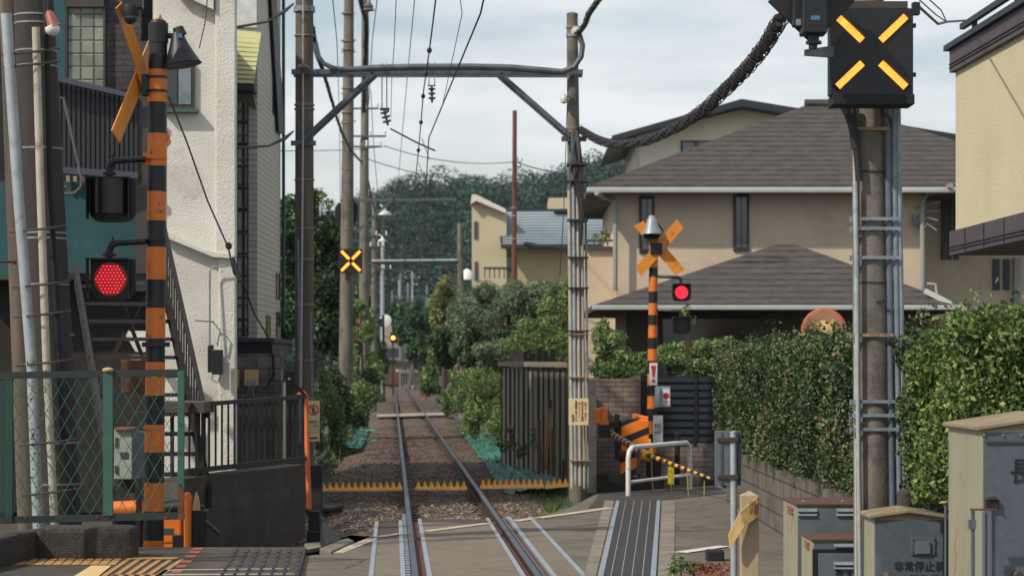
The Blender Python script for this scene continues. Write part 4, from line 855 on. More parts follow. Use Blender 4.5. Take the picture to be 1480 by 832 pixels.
# block wall with electric box
t = thing('block_wall', 'grey concrete block wall below the sided building carrying a cream box', 'wall', (WX(370, 39.2), 39.3, -.3))
b = MB(); b.box(WX(300, 39.3), WX(397, 39.3), 39.3, 39.5, -.3, WZ(511, 39.3)); b.build('wall', M['block_grey'], t); b = MB(); b.fbox(397, 406, 508, 680, 39.2, .4); b.build('pillar', M['block_grey'], t); 
t = thing('electric_box', 'cream electric box with a grey lower cover on the block wall', 'box', W(363, 560, 39.1))
b = MB(); b.fbox(353, 373, 534, 557, 39.1, .12); b.build('case', M['board_cream'], t, bevel=.01)
b = MB(); b.fbox(357, 369, 548, 559, 39.06, .08); b.build('cover', M['galv'], t, bevel=.01); b = MB(); b.fbox(340, 345, 534, 560, 39.15, .1); b.build('side_case', M['board_cream'], t)
b = MB(); [b.tube([W(360 + 3*k, 559, 39.1), W(358 + 4*k, 569, 39.1), W(350 + 8*k, 573, 39.1)], .012, 5) for k in range(3)]; b.build('lead', M['galv'], t, True)
b = MB(); b.fbox(413, 426, 536, 680, 38.4, .3); tag(b.build('gate_pillar', M['concrete_dark'], bevel=.01), 'short dark concrete pillar right of the sided building', 'pillar')
# iron fence on retaining wall ------------------------------------
wl, wr = Vector((WX(262, 27.6), 27.6, 0)), Vector((WX(441, 31.2), 31.2, 0))
t = thing('retaining_wall', 'dark stained concrete block retaining wall below the brown railing', 'wall', (wr.x, wr.y, -.4))
b = MB(); dz = [(wl, 690, 27.6), (wr, 671, 31.2)]
b.prism([Vector((wl.x, wl.y, -.4)), Vector((wl.x, wl.y, WZ(692, 27.6))), Vector((wr.x, wr.y, WZ(671, 31.2))), Vector((wr.x, wr.y, -.4))], (-.25, .3, 0)); b.build('wall', M['block_wall_front'], t)
t = thing('iron_railing', 'dark brown iron railing with upright bars on the block wall', 'railing', (wr.x, wr.y, .8))
b = MB(); pts = ((588, 27.7), (575, 31.0)); pa = lambda u, py_a, py_b: Vector((wl.x + (wr.x - wl.x)*u, wl.y + .1 + (wr.y - wl.y)*u, WZ(py_a, wl.y) * (1-u) + WZ(py_b, wr.y) * u))
b.beam(pa(.04, 586, 573), pa(.99, 586, 573), .06, .05); b.beam(pa(.02, 682, 663), pa(.99, 682, 663), .06, .06); b.build('rail', M['iron_brown'], t)
for i in range(20):
    u = .05 + .93 * i / 19; b = MB(); b.beam(pa(u, 586, 573), pa(u, 682, 663), .03, .022) ; b.build('bar', M['iron_brown'], t)
b = MB(); b.tube([pa(.85, 560, 545), pa(.99, 575, 570)], .02, 5); b.build('hook', M['iron_brown'], t)
t = thing('orange_guard', 'faded orange plastic guard pole standing at the wall end', 'pole', W(444, 735, 32))
b = MB(); b.tube([W(430, 569, 31.6), W(439, 568, 31.8), W(442, 572, 32), W(442.5, 600, 32), W(447, 735, 32)], [.01, .03, .036, .034, .034], 12); b.build('tube', M['orange_faded'], t, True)
# stairs -----------------------------------------------------------
t = thing('steel_staircase', 'dark steel outdoor staircase with barred handrail left of the white building', 'staircase', W(260, 690, 28.5))
def stp(v, w, z=0):   # v 0 bottom..1 top ; w 0 left .. 1 right
    a0, a1 = W(296, 700, 28.4), W(232, 402, 31.6); p = a0.lerp(a1, v); return p + Vector((-(1 - w) * 1.12, 0, z))
for w in (0, 1):
    b = MB(); a_, c_ = stp(-.05, w), stp(1.02, w); b.prism([a_ + Vector((0, 0, -.13)), c_ + Vector((0, 0, -.13)), c_ + Vector((0, 0, .13)), a_ + Vector((0, 0, .13))], (.05, 0, 0)); b.build('stringer', M['iron_brown'], t)
for i in range(11):
    b = MB(); p = stp((i + .5) / 11, .5); b.obox(p, 1.08, .26, .045); b.build('tread', M['iron_brown'], t)
for w in (1,):
    b = MB(); b.beam(stp(-.03, w, .88), stp(1.05, w, .88), .05, .05); b.build('handrail', M['iron_brown'], t)
    if w == 0: continue
    for i in range(19):
        v = i / 18; b = MB(); b.beam(stp(v, w, 0), stp(v, w, .88), .022, .022); b.build('baluster', M['iron_brown'], t)
b = MB(); b.fbox(212, 296, 580, 597, 27.9, .9); b.build('landing', mat('landing_brown', '4f4341', .7), t, bevel=.01)
for px in (246, 282): b = MB(); b.fbox(px, px + 5, 597, 760, 28.2, .05); b.build('leg', M['iron_brown'], t)
b = MB(); b.beam(W(150, 365, 32.4), W(215, 540, 32.4), .05, .05); b.beam(W(212, 420, 32.5), W(150, 540, 32.5), .05, .05); b.box(WX(105, 32), WX(235, 32), 31.7, 32.6, WZ(404, 32), WZ(396, 32)); b.build('back_brace', M['iron_brown'], t)
b = MB(); b.fbox(262, 300, 600, 690, 31.5, .1); tag(b.build('pale_board', M['stucco']), 'pale board standing behind the lower flight of the stairs', 'board')
# big poles at the left edge ----------------------------------------
d = 24.6
t = pole_l = thing('concrete_pole', 'thick dark tapering concrete pole at the far left behind the pipes', 'pole', (WX(78, d), d + .25, 0))
b = MB(); b.tube([(WX(78, d), d + .25, -.1), (WX(40, d), d + .25, WZ(-50, d))], [.26, .20], 26); b.build('shaft', mat('pole_dark', '3a3533', .85, scale=6, col2='2a2625', streak=1, bump=.3), t, True)
for y in (18, 30, 70, 92, 212, 335, 343, 410, 640, 700): pc = WX(40 + 38 * (y + 50) / 850, d); b = MB(); b.cyl((pc, d + .25, WZ(y, d) - .009), (pc, d + .25, WZ(y, d) + .009), .208 + .055 * y / 800, n=26); b.build('strap', M['galv'], t)
t = thing('wooden_pole', 'brown leaning wooden pole at the left picture edge', 'pole', (WX(45, 26), 26, 0))
b = MB(); b.tube([(WX(36, 26), 26.3, -.1), (WX(2, 26), 26.3, WZ(-50, 26))], [.13, .10], 16); b.build('shaft', M['concrete_pole_brown'], t, True)
for k, (pts, r, m, lab) in enumerate((([W(9, 20, 24), W(25, 260, 24.05), W(46, 530, 24.1), W(56, 775, 24.15)], .055, 'galv_light', 'wide pale grey cable cover leaning against the far left pole'),
      ([W(52, 40, 24), W(58, 260, 24), W(67, 520, 24.05), W(80, 780, 24.1)], .040, 'pipe_cream', 'narrow cream pipe on the front of the far left pole'),
      ([W(66, -20, 24.1), W(72, 260, 24.1), W(92, 640, 24.3)], .03, 'black_matt', 'black cable sheath on the right side of the far left pole'),
      ([W(29, 200, 24.3), W(41, 500, 24.3), W(52, 780, 24.3)], .02, 'pipe_grey', 'thin grey tube between the wooden pole and the wide cover'))):
    b = MB(); b.tube(pts, r, 12); tag(b.build('cable_cover', M[m], None, True), lab, 'pipe')
for y in (76, 94, 332, 412, 455, 525, 640, 712): x = 30 + y * .045; b = MB(); b.tube([W(x - 30, y + 3, 24.35), W(x - 5, y + 1, 23.93), W(x + 25, y - 2, 23.93), W(x + 52, y - 6, 24.3)], .012, 6); b.build('cover_strap', M['strap_dark'], pole_l, True)
t = thing('step_peg', 'rusty step peg on the left of the wooden pole', 'peg', W(10, 378, 25.8)); b = MB(); b.tube([W(-5, 378, 25.9), W(22, 378, 26)], .014, 6); b.cyl(W(20, 378, 25.95), W(23, 378, 25.95), .03); b.build('peg', M['rust'], t, True)
t = thing('step_peg', 'pale step peg on the right of the far left pole', 'peg', W(100, 484, 24.8)); b = MB(); b.tube([W(86, 484, 24.8), W(107, 484, 24.8)], .016, 6); b.build('peg', M['strap'], t, True)
t = thing('hanging_bulb', 'white and red hanging bulb lamp at the top left', 'lamp', W(76, 52, 24))
b = MB(); b.lathe(W(70, 16, 24), (.35, 0, -1), [(0, .02), (.03, .045), (.14, .06), (.17, .075)], 16); b.build('socket', M['bulb_red'], t, True)
b = MB(); b.lathe(W(74.5, 38, 24), (.35, 0, -1), [(0, .07), (.035, .075), (.07, .06), (.1, .02)], 16); b.build('bulb', M['tank_white'], t, True)
b = MB(); b.tube([W(70, -10, 24), W(69, 16, 24)], .012, 6); b.build('cord', M['black_cable'], t)
# ivy on the pole foot
rng = np.random.default_rng(3); V = leaf_arrays([((WX(45 + i * .7, 24.0), 23.95, WZ(520 + i * 13, 24)), (.05, .03, .1)) for i in range(20)], 260, .035, rng)
tag(quads_obj(V, 'ivy', M['leaf_mid']), 'thin strip of ivy climbing between the pale pipes at the left', 'ivy', kind='stuff')
# dome camera
t = thing('dome_camera', 'dark dome camera hanging at the top left above the crossing cross', 'camera', W(189, 37, 25))
b = MB(); b.fbox(176, 205, -25, 12, 24.95, .15); b.build('mount', M['black'], t, bevel=.01); b = MB(); b.lathe(W(189, 8, 25.02), (0, 0, -1), [(0, .09), (.06, .1), (.12, .085)], 20); b.build('collar', M['rubber'], t, True)
b = MB(); b.lathe(W(189, 22, 25.02), (0, -.5, -1), [(0, .075), (.05, .07), (.09, .045), (.11, .01)], 20); b.build('lens', M['window_glass'], t, True)
# ============================================================ LEFT CROSSING POST
def striped_pole(t, d, pxb, pxt, rb, rt, bands, name='post'):
    b = MB(); ys = [y for y, _ in bands]; y0_, y1_ = ys[0], ys[-1]
    for (ya, c), (yb, _) in zip(bands, bands[1:]):
        b.m = c; ua = (ya - y0_) / (y1_ - y0_); ub = (yb - y0_) / (y1_ - y0_)
        b.tube([(WX(pxb + (pxt - pxb) * (1-u_), d), d, WZ(y, d)) for u_, y in ((ub, yb), (ua, ya))][::-1], [rt + (rb - rt) * ua, rt + (rb - rt) * ub], 24, cap=False)
    b.m = bands[0][1]; b.cyl((WX(pxt, d), d, WZ(y0_, d)), (WX(pxt, d), d, WZ(y0_, d) + .02), rt, rt * .3, 24)
    return b.build(name, [M['orange'], M['stripe_black']], t, True)
d = 25.6
t = thing('crossing_post', 'near left orange and black striped crossing post with horn and edge-on cross', 'crossing post', (WX(222, d), d, 0))
striped_pole(t, d, 222, 228.5, .108, .098, [(62, 1), (101, 0), (148, 1), (193, 0), (240, 1), (277, 0), (319, 1), (357, 0), (404, 1), (445, 0), (489, 1), (523, 0), (571, 1), (613, 0), (653, 1), (697, 0), (738, 1), (780, 0), (800, 0)])
b = MB(); b.cyl((WX(229, d), d, WZ(63, d)), (WX(229, d), d, WZ(34, d)), .105, n=24); b.lathe((WX(229, d), d, WZ(34, d)), (0, 0, 1), [(0, .09), (.03, .075), (.045, .03), (.05, 0)], 24); b.build('cap', M['black'], t, True)
for y, m_ in ((112, 0), (132, 0), (229, 1), (347, 0), (497, 0), (618, 1)): b = MB(); b.cyl((WX(227.5 - y*.008, d), d, WZ(y+1.5, d)), (WX(227.5 - y*.008, d), d, WZ(y-1.5, d)), .118, n=24); b.build('clamp', M['orange' if m_ else 'black'], t)
for q, m_ in (((206, 216, 221, 238, d - .05, .1), 'orange'), ((204, 212, 346, 352, d - .05, .1), 'black'), ((205, 245, 494, 501, d - .13, .04), 'black')): b = MB(); b.fbox(*q); b.build('clamp_block', M[m_], t, bevel=.003)
# cross, turned edge-on
b = MB(); cc = W(206, 112, d + .02); an = math.radians(74); ux = Vector((math.cos(an), math.sin(an), 0)); uz = Vector((0, 0, 1)); nn = Vector((-math.sin(an), math.cos(an), 0)) * .012
for sg in (1, -1):
    dr = (ux * sg * .68 + uz * .78).normalized(); pr = (ux * -.78 * sg + uz * .68).normalized(); Lh = .93
    b = MB(); off = nn * (2 * sg)
    b.prism([cc + off + dr * Lh - pr * .11, cc + off + dr * (Lh - .04) + pr * .11, cc + off - dr * Lh + pr * .11, cc + off - dr * (Lh - .04) - pr * .11], nn); b.build('cross_board', M['orange_board'], t)
b = MB(); b.fbox(204, 216, 107, 138, d - .06, .12); b.build('cross_bracket', M['black'], t, bevel=.008)
# horn
h = (lambda b: (b.lathe(W(256, 48, d), (.17, -.05, -1), [(0, .055), (.05, .075), (.14, .105), (.24, .15), (.33, .195), (.345, .21), (.35, .2), (.34, .18), (.1, .03)], 28), b.build('horn', M['black'], t, True))[1])(MB())
b = MB(); b.cyl(W(257, 40, d), W(261, 52, d), .055, .07, 20); b.tube([W(238, 52, d), W(252, 52, d)], .03, 8); b.build('horn_neck', M['rubber'], t, True); b = MB(); b.fbox(257, 263, 49, 55, d - .095, .02); b.build('sticker', M['sticker_blue'], t)
def lamp(t, px0, px1, py0, py1, d, lit, arm, offx=0, cx=None, r=None, dots=True, hooddep=.16):
    b = MB(); k = .012
    x0, x1, z0, z1 = WX(px0, d), WX(px1, d), WZ(py1, d), WZ(py0, d); w, h_ = x1 - x0, z1 - z0; rr = .28 * min(w, h_)
    sh = [(x0, z1), (x1, z1)] + [(x1 - rr + rr*math.cos(a_), z0 + rr - rr * math.sin(a_)) for a_ in (0, .5, 1, 1.57)] + [(x0 + rr - rr * math.sin(a_), z0 + rr - rr*math.cos(a_)) for a_ in (0, .5, 1, 1.57)]
    b.prism([Vector((x, d, z)) for x, z in sh], (0, .05, 0)); b.build('back_plate', M['black'], t, bevel=.006)
    cxw = WX(cx or (px0 + px1) / 2, d); cz = (z0 + z1) / 2; R = r or w * .36
    b = MB(); n = 24      # visor: half-open tube towards viewer plus flat roof
    b.box(cxw - R*1.45, cxw + R*1.30, d - hooddep, d, z1 - .01, z1 + .004); b.box(cxw - R*1.42, cxw - R*1.38, d - hooddep, d, cz - R*1.25, z1 - .012); b.box(cxw + R*1.22, cxw + R*1.27, d - hooddep*.8, d, cz - R*1.25, z1 - .012); b.build('visor', M['black'], t)
    b = MB(); b.cyl((cxw, d - .015, cz), (cxw, d + .01, cz), R * 1.08, n=28); b.build('lens', M['lens_back' if lit else 'lens_dark'], t, True)
    if lit and dots:
        b = MB(); st = R / 4.4
        for i in range(-6, 7):
            for j in range(-6, 7):
                x = (i + (j % 2) * .5) * st; z = j * st * .9
                if x*x + z*z < (R * .98)**2: b.cyl((cxw + x, d - .018, cz + z), (cxw + x, d - .021, cz + z), st * .25, n=6)
        b.build('led', M['red_lens'], t)
    elif lit:
        b = MB(); b.cyl((cxw, d - .018, cz), (cxw, d - .022, cz), R, n=24); b.build('led', M['red_lens_far'], t)
lamp(t, 131, 196, 374, 433, d - .1, True, None, cx=160, r=.165, dots=True)
lamp(t, 128, 197, 257, 321, d - .1, False, None, cx=160, r=.165)
b = MB(); xc_ = WX(161, d); aa = [math.pi + math.pi * i / 12 for i in range(13)]; b.add([Vector((xc_ + .205*math.cos(a_), d - .11 + .16*math.sin(a_), z_)) for z_ in (WZ(310, d), WZ(260, d)) for a_ in aa], [(i, i+1, i+14, i+13) for i in range(12)]); b.build('visor', mat('visor_maroon', '1d0d10', .3, var=.3, scale=9), t, True)
for y0_, y1_ in ((229, 256), (348, 373)):
    b = MB(); b.tube([W(210, y0_ + 1, d - .08), W(170, y0_ + 3, d - .1), W(161, y0_ + 6, d - .1), W(158, y0_ + 14, d - .1), W(158, y1_ + 2, d - .1)], [.032, .032, .042, .042, .036], 12); b.cyl(W(158, y1_ - 7, d - .1), W(158, y1_ - 3, d - .1), .075, n=16); b.cyl(W(163, y0_ - 6, d - .1), W(163, y0_ + 3, d - .1), .014, n=8); b.build('lamp_arm', M['black'], t, True)
b = MB(); b.tube([W(241, 190, d), W(243.5, 197, d), W(241, 205, d)], .01, 5); b.build('lug', M['orange'], t)
# ============================================================ LEFT GATE MACHINE
d = 26.2
t = thing('barrier_machine', 'orange and black barrier machine low behind the left striped post', 'barrier machine', (WX(240, d), d, 0))
b = MB(); b.cyl(W(158, 736, d), W(207, 734, d), .09, n=24); b.build('drum', M['orange'], t, True)
b = MB(); b.cyl(W(238, 735, d), W(264, 732, d), .085, n=24); b.build('drum', M['black'], t, True)
b = MB(); b.fbox(207, 262, 746, 785, d - .05, .3); b.fbox(195, 218, 760, 796, d, .3); b.fbox(222, 255, 780, 796, d - .04, .3); b.build('housing', M['orange'], t, bevel=.02)
b = MB(); b.fbox(162, 205, 748, 796, d + .05, .3); b.fbox(196, 204, 690, 796, d - .1, .08); b.fbox(249, 266, 772, 797, d - .06, .3); b.build('frame', M['black'], t, bevel=.01)
b = MB(); b.fbox(265.5, 276, 716, 792, d - .16, .12); b.cyl(W(271, 716, d - .16), W(271, 716, d - .04), .04, n=16); b.build('crank_arm', M['orange'], t, bevel=.012)
b = MB(); b.fbox(277, 298, 737, 792, d - .1, .25); b.fbox(281, 294, 730, 740, d - .05, .15); b.beam(W(296, 752, d - .1), W(318, 772, d - .12), .05, .04); b.build('hinge_block', M['black'], t, bevel=.01)
b = MB(); b.fbox(236, 251, 763, 772, d - .055, .01); b.build('plate', mat('plate_green', '2f4f48', .5), t)
b = MB(); b.prism([W(278, 737, d - .1), W(280, 722, d - .1), W(283, 710, d - .1), W(287, 719, d - .1), W(289, 737, d - .1)], (0, .05, 0)); b.build('guide', M['board_cream'], t)
t = thing('control_box', 'pale green control box beside the left striped post behind the wire fence', 'box', W(186, 693, 26.3))
b = MB(); b.fbox(165, 191, 621, 692, 26.2, .35); b.build('door', mat('box_pale', '9aa396', .5, scale=6, stain=('7d7a68', 4, .6, .8)), t, bevel=.008)
b = MB(); b.prism([W(191.3, 621, 26.2), W(210, 625, 26.5), W(210, 688, 26.5), W(191.3, 692, 26.2)], (0, .2, 0)); b.build('side', M['box_grey'], t)
b = MB(); b.fbox(174, 185, 653, 662, 26.19, .01); b.build('label_plate', M['strap_dark'], t); b = MB(); b.fbox(165, 192, 618, 621, 26.15, .4); b.build('lid', M['rust_light'], t); b = MB(); b.fbox(168, 195, 694, 760, 26.3, .2); b.build('plinth', M['concrete_dark'], t)
b = MB(); b.fbox(166.5, 170, 632, 645, 26.185, .02); b.fbox(166.5, 170, 672, 684, 26.185, .02); b.build('hinge', M['strap_dark'], t)
# ============================================================ CHAIN LINK FENCE
d = 23.0
t = thing('chain_link_fence', 'green chain-link fence panel at the lower left in front of the striped post', 'fence', (WX(140, d), d, .4))
fr = lambda b, *a_: b.fbox(*a_)
b = MB(); b.prism([W(-30, 548, d), W(-30, 538, d), W(262, 533, d), W(262, 543, d)], (0, .05, 0)); b.build('top_rail', mat('fence_dark', '1d2b29', .5, stain=('3c3a30', 8, .6, .72)), t)
b = MB(); b.prism([W(-30, 757, d), W(-30, 747, d), W(266, 740, d), W(266, 750, d)], (0, .05, 0)); b.build('bottom_rail', M['fence_dark'], t)
b = MB(); b.fbox(149, 163, 536, 745, d - .02, .04); b.build('post', M['green_frame'], t, bevel=.003)
b = MB(); b.fbox(256.5, 266, 536, 706, d - .02, .04); b.build('post', M['green_frame'], t, bevel=.003); b = MB(); b.fbox(257, 266, 706, 750, d - .02, .04); b.build('post', M['rust'], t, bevel=.003); b = MB(); b.fbox(8, 18, 545, 755, d - .02, .05); b.build('post', M['fence_dark'], t, bevel=.003)
b = MB(); x0, x1, z0, z1 = WX(19, d), WX(256, d), WZ(743, d), WZ(544, d); cw, ch = .122, .215; rr = random.Random(2)
def clip(xa, za, sx):
    # segment from (xa,za) upward with slope sx*cw/ch
    pts = []; n = int((z1 - z0) / (ch/2)) + 1
    for i in range(n + 1):
        z = z0 + i * ch/2; x = xa + sx * (i * cw/2)
        pts.append((x, min(z, z1)))
    seg = []
    for p in pts:
        if x0 <= p[0] <= x1: seg.append((p[0] + rr.uniform(-.003, .003), d + .01 + (.004 if len(seg) % 2 else -.004) * sx, p[1]))
        elif seg: break
    if len(seg) > 1: b.tube([Vector(q) for q in seg], .0030, 4)
nx = int((x1 - x0) / cw) + 20
for i in range(-20, nx): clip(x0 + i * cw, z0, 1); clip(x0 + i * cw, z0, -1)
b.build('mesh_wire', M['green_wire'], t)
b = MB()
for k in range(9): b.tube([W(0 + k * 2.2, 550, d - .3 + k * .03), W(1 + k * 2.0, 745, d - .3 + k*.03)], .003, 4)
b.build('side_mesh', M['green_wire'], t)
b = MB()
for x in (10, 36, 140, 155, 240, 260): b.fbox(x - 2, x + 2, 745, 749, d - .01, .02); b.cyl(W(x, 541 - x*.015, d - .006), W(x, 541 - x*.015, d), .012, n=8)
for y in (612, 654, 700): b.cyl(W(260, y, d - .03), W(260, y, d), .012, n=8)
b.build('bolt', M['rust'], t); b = MB(); b.lathe(W(156, 536, d), (0, 0, 1), [(0, .05), (.02, .055), (.03, .03), (.035, 0)], 12); b.build('post_cap', M['board_cream'], t, True)
# kerb
t = thing('stone_kerb', 'rough dark concrete kerb under the chain-link fence', 'kerb', (WX(100, 23.6), 23.6, 0))
b = MB(); b.box(WX(50, 23.5), WX(190, 23.5), 23.5, 24.0, -.1, WZ(762, 23.5)); b.build('stone', M['kerb_stone'] if 'kerb_stone' in M else mat('kerb_stone', '45423d', .95, scale=9, col2='2e2c2a', bump=1.2, bscale=60, stain=('6d685f', 30, .58, .66)), t, bevel=.05)
b = MB(); b.prism([Vector((WX(52, 23.5), 23.5, -.1)), Vector((WX(52, 23.5), 24, -.1)), Vector((WX(-70, 21), 23.4, -.1)), Vector((WX(-70, 21.2), 21.2, -.1))], (0, 0, .43)); b.build('stone', M['kerb_stone'], t, bevel=.04)
# ============================================================ DECK (raised pavement with tactile paving)
ZD = .05
b = MB(); b.prism([G(443, 790, ZD), G(180, 790, ZD), Vector((-9, 25.3, ZD)), Vector((-9, 12, ZD)), Vector((-1.32, 12, ZD)), G(432, 834, ZD)][::-1], (0, 0, -.22)); struct(b.build('pavement', mat('pavement_asphalt', '453f39', .9, scale=3, col2='332f2c', bump=.4, bscale=150, stain=('5c5143', 2.5, .5, .7), crack='1f1c1a'), bevel=.01))
def deckquad(b, pts, z=ZD + .004, h=.004): b.prism([G(x, y, z) for x, y in pts], (0, 0, h))
b = MB()
for i in range(11): x = 38 + i * 13.3; deckquad(b, [(x - 16, 815.5), (x - 4, 815.5), (x + 5, 807), (x - 5, 807)][0:4])
struct(b.build('pavement_detail', M['tactile']))
b = MB(); deckquad(b, [(104, 834), (140, 834), (161, 817), (132, 817)])
struct(b.build('pavement_detail', M['tactile_pale']))
b = MB()
for i in range(6): x = 176 + i * 15.5; deckquad(b, [(x - 30, 832 ), (x - 22, 832), (x + 13, 808), (x + 6, 808)])
deckquad(b, [(182, 807.5), (255, 807.5), (258, 805), (184, 804.5)]); deckquad(b, [(160, 833), (232, 832), (236, 830), (162, 830)])
struct(b.build('pavement_detail', M['tactile']))
b = MB(); 
for i, (x, y) in enumerate(((286, 792.5), (281, 798), (275.5, 803.5), (269, 811), (261.5, 818), (254.5, 826))): deckquad(b, [(x - 8, y + 1.6), (x + 7, y + 1.6), (x + 9, y - 1.6), (x - 6, y - 1.6)])
struct(b.build('pavement_detail', M['terracotta']))  # red bricks set into the pavement
b = MB()
for i in range(7):
    for j in range(6):
        v0, v1 = j / 6 + .01, (j + .86) / 6; xa = 343 + i * 15.2; xb = 320 + i * 18
        P = lambda v, o_: (xa + (xb - xa) * v + o_, 792 + 40 * v)
        deckquad(b, [P(v1, -2.4), P(v1, 2.6), P(v0, 2.2), P(v0, -2)])
struct(b.build('pavement_detail', mat('strip_grey', '2c3038', .6)))  # dark rubber strips across the pavement
b = MB(); deckquad(b, [(248, 824), (418, 822), (418, 821), (249, 822.6)]); deckquad(b, [(232, 831), (428, 829.5), (428, 828.5), (233, 829)]); deckquad(b, [(225, 832), (236, 829), (250, 823), (238, 823)])
struct(b.build('pavement_detail', M['concrete_light']))
# ============================================================ RIGHT SIDE HOUSES
def hiproof(b, x0, x1, y0, y1, ze, rx0, rx1, ry, zr):
    e = [Vector((x0, y0, ze)), Vector((x1, y0, ze)), Vector((x1, y1, ze)), Vector((x0, y1, ze))]; r0, r1 = Vector((rx0, ry, zr)), Vector((rx1, ry, zr))
    dn = Vector((0, 0, -.12)); b.add(e + [r0, r1] + [v + dn for v in e], [(0, 1, 5, 4), (1, 2, 5), (2, 3, 4, 5), (3, 0, 4), (6, 9, 8, 7), (0, 6, 7, 1), (1, 7, 8, 2), (2, 8, 9, 3), (3, 9, 6, 0)])
t = thing('tan_house', 'tan plastered two storey house with brown hipped roofs behind the hedge', 'house', (5.8, 55, -.2))
D = 55.0
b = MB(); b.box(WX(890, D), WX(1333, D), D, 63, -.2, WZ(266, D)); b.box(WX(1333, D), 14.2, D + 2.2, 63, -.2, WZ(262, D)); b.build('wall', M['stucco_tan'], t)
b = MB(); hiproof(b, WX(848, D), WX(1590, D), D - .62, 64.2, WZ(270, 54.4), WX(1165, 59), WX(1212, 59), 59, WZ(152, 59)); b.build('roof', M['roof_tile'], t)
b = MB(); b.cyl((WX(1163, 59), 59, WZ(152, 59) + .02), (WX(1214, 59), 59, WZ(152, 59) + .02), .12, n=8); b.build('ridge_cap', M['roof_tile'], t)
b = MB(); b.box(WX(848, 54.3), WX(1590, D), 54.22, 54.375, WZ(279, 54.3), WZ(271, 54.3)); b.build('gutter', M['gutter'], t, bevel=.03)
b = MB(); b.box(WX(852, D), WX(1580, D), 54.39, D, WZ(276, 54.4), WZ(276, 54.4) + .05); b.build('soffit', M['fascia'], t)
for k, pts in enumerate(([(862, 279), (874, 286), (889, 290), (889.5, 300), (889, 420)], [(1374, 268), (1366, 274), (1340, 280), (1333, 292), (1333.5, 380), (1333, 418)])):
    b = MB(); dd = 54.7; b.tube([W(x, y, 54.0 if i == 0 else dd) for i, (x, y) in enumerate(pts)], .055, 8); b.build('downpipe', M['downpipe'], t, True)
for x0, x1, y0_, y1_ in ((924, 946, 283, 366), (1060, 1083, 279, 363)):
    b = MB(); b.fbox(x0, x1, y0_, y1_, D - .05, .08); f = b.build('window', M['frame_brown'], t, bevel=.01)
    b = MB(); b.fbox(x0 + 4, x1 - 4, y0_ + 5, y1_ - 5, D - .062, .02); g_ = b.build('pane', mat('pane_dusk', '525c62', .15, scale=1.2, col2='333c43', spec=.8), f); b = MB(); b.fbox((x0+x1)/2 - .6, (x0+x1)/2 + .6, y0_ + 5, y1_ - 5, D - .07, .02); b.build('sash', M['frame_brown'], f)
for x0, x1, y0_, y1_ in ((1361, 1368, 276, 375), (1370, 1376, 276, 375), (1379, 1386, 276, 375), (1435, 1445, 374, 419), (1450, 1459, 374, 419)):
    b = MB(); b.fbox(x0, x1, y0_, y1_, D + 2.14, .1); b.build('shutter', mat('shutter_dark', '353b42', .5), t, bevel=.01)
b = MB(); b.fbox(1466, 1474, 372, 440, D + 2.0, .15); b.build('downpipe', M['downpipe'], t)
# lower roof wing
t2 = t; D2 = 50.0
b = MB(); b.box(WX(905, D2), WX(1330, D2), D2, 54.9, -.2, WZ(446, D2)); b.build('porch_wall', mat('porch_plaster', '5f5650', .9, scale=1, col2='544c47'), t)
b = MB(); hiproof(b, WX(856, 48.4), WX(1392, 48.4), 48.4, 55.3, WZ(441, 48.4), WX(1122, 52), WX(1150, 52), 52, WZ(353, 52)); b.build('porch_roof', M['roof_tile'], t)
b = MB(); b.box(WX(856, 48.3), WX(1392, 48.3), 48.22, 48.38, WZ(448, 48.3), WZ(441, 48.3)); b.build('gutter', M['gutter'], t, bevel=.02)
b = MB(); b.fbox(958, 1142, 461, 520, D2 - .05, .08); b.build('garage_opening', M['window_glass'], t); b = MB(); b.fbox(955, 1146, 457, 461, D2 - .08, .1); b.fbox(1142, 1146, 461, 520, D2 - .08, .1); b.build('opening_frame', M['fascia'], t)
b = MB(); b.prism([W(1072, 371, 50.8), W(1083, 369.5, 50.8), W(1093, 373, 50.8)], (0, .1, 0)); b.beam(W(1100, 371, 50.9), W(1140, 374, 50.9), .05, .04); b.build('roof_vent', M['fascia'], t)
b = MB(); b.beam(W(1337, 420, 48.9), W(1378, 441, 48.5), .09, .09); b.build('downpipe', M['gutter'], t)
b = MB(); b.tube([W(1340, 410, 54), W(1352, 411, 54), W(1354, 424, 54)], .03, 6); b.build('downpipe', M['gutter'], t)
b = MB()
for k in range(4): b.tube([W(1322 + 3*k, 300 + 14*k, 54.8), W(1340, 296 + 9*k, 54.6), W(1360 - 2*k, 291 + 14 * k, 54.5)], .02, 5); b.fbox(1319 + 4*k, 1323 + 4*k, 308 + 6*k, 322 + 4*k, 54.8, .1)
b.build('cable_bracket', M['pipe_grey'], t, True)
b = MB(); b.prism([W(848, 464, 49), W(900, 487, 49), W(903, 483, 49), (W(852, 461, 49))], (0, .1, 0)); b.build('lower_pipe', M['gutter'], t)
# low wing left of tan house (balcony wall)
t = thing('annex', 'low tan annex with a dark balcony rail at the left of the tan house', 'annex', (WX(865, 57), 57, -.2))
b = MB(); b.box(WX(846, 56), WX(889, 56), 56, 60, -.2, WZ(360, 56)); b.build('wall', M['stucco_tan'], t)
b = MB(); b.fbox(846, 888, 356, 361, 55.9, .1); b.fbox(846, 888, 346, 349, 55.9, .1)
for x in (848, 858, 868, 878, 886): b.fbox(x, x + 1.5, 349, 357, 55.92, .05)
b.build('balcony_rail', M['fascia'], t)
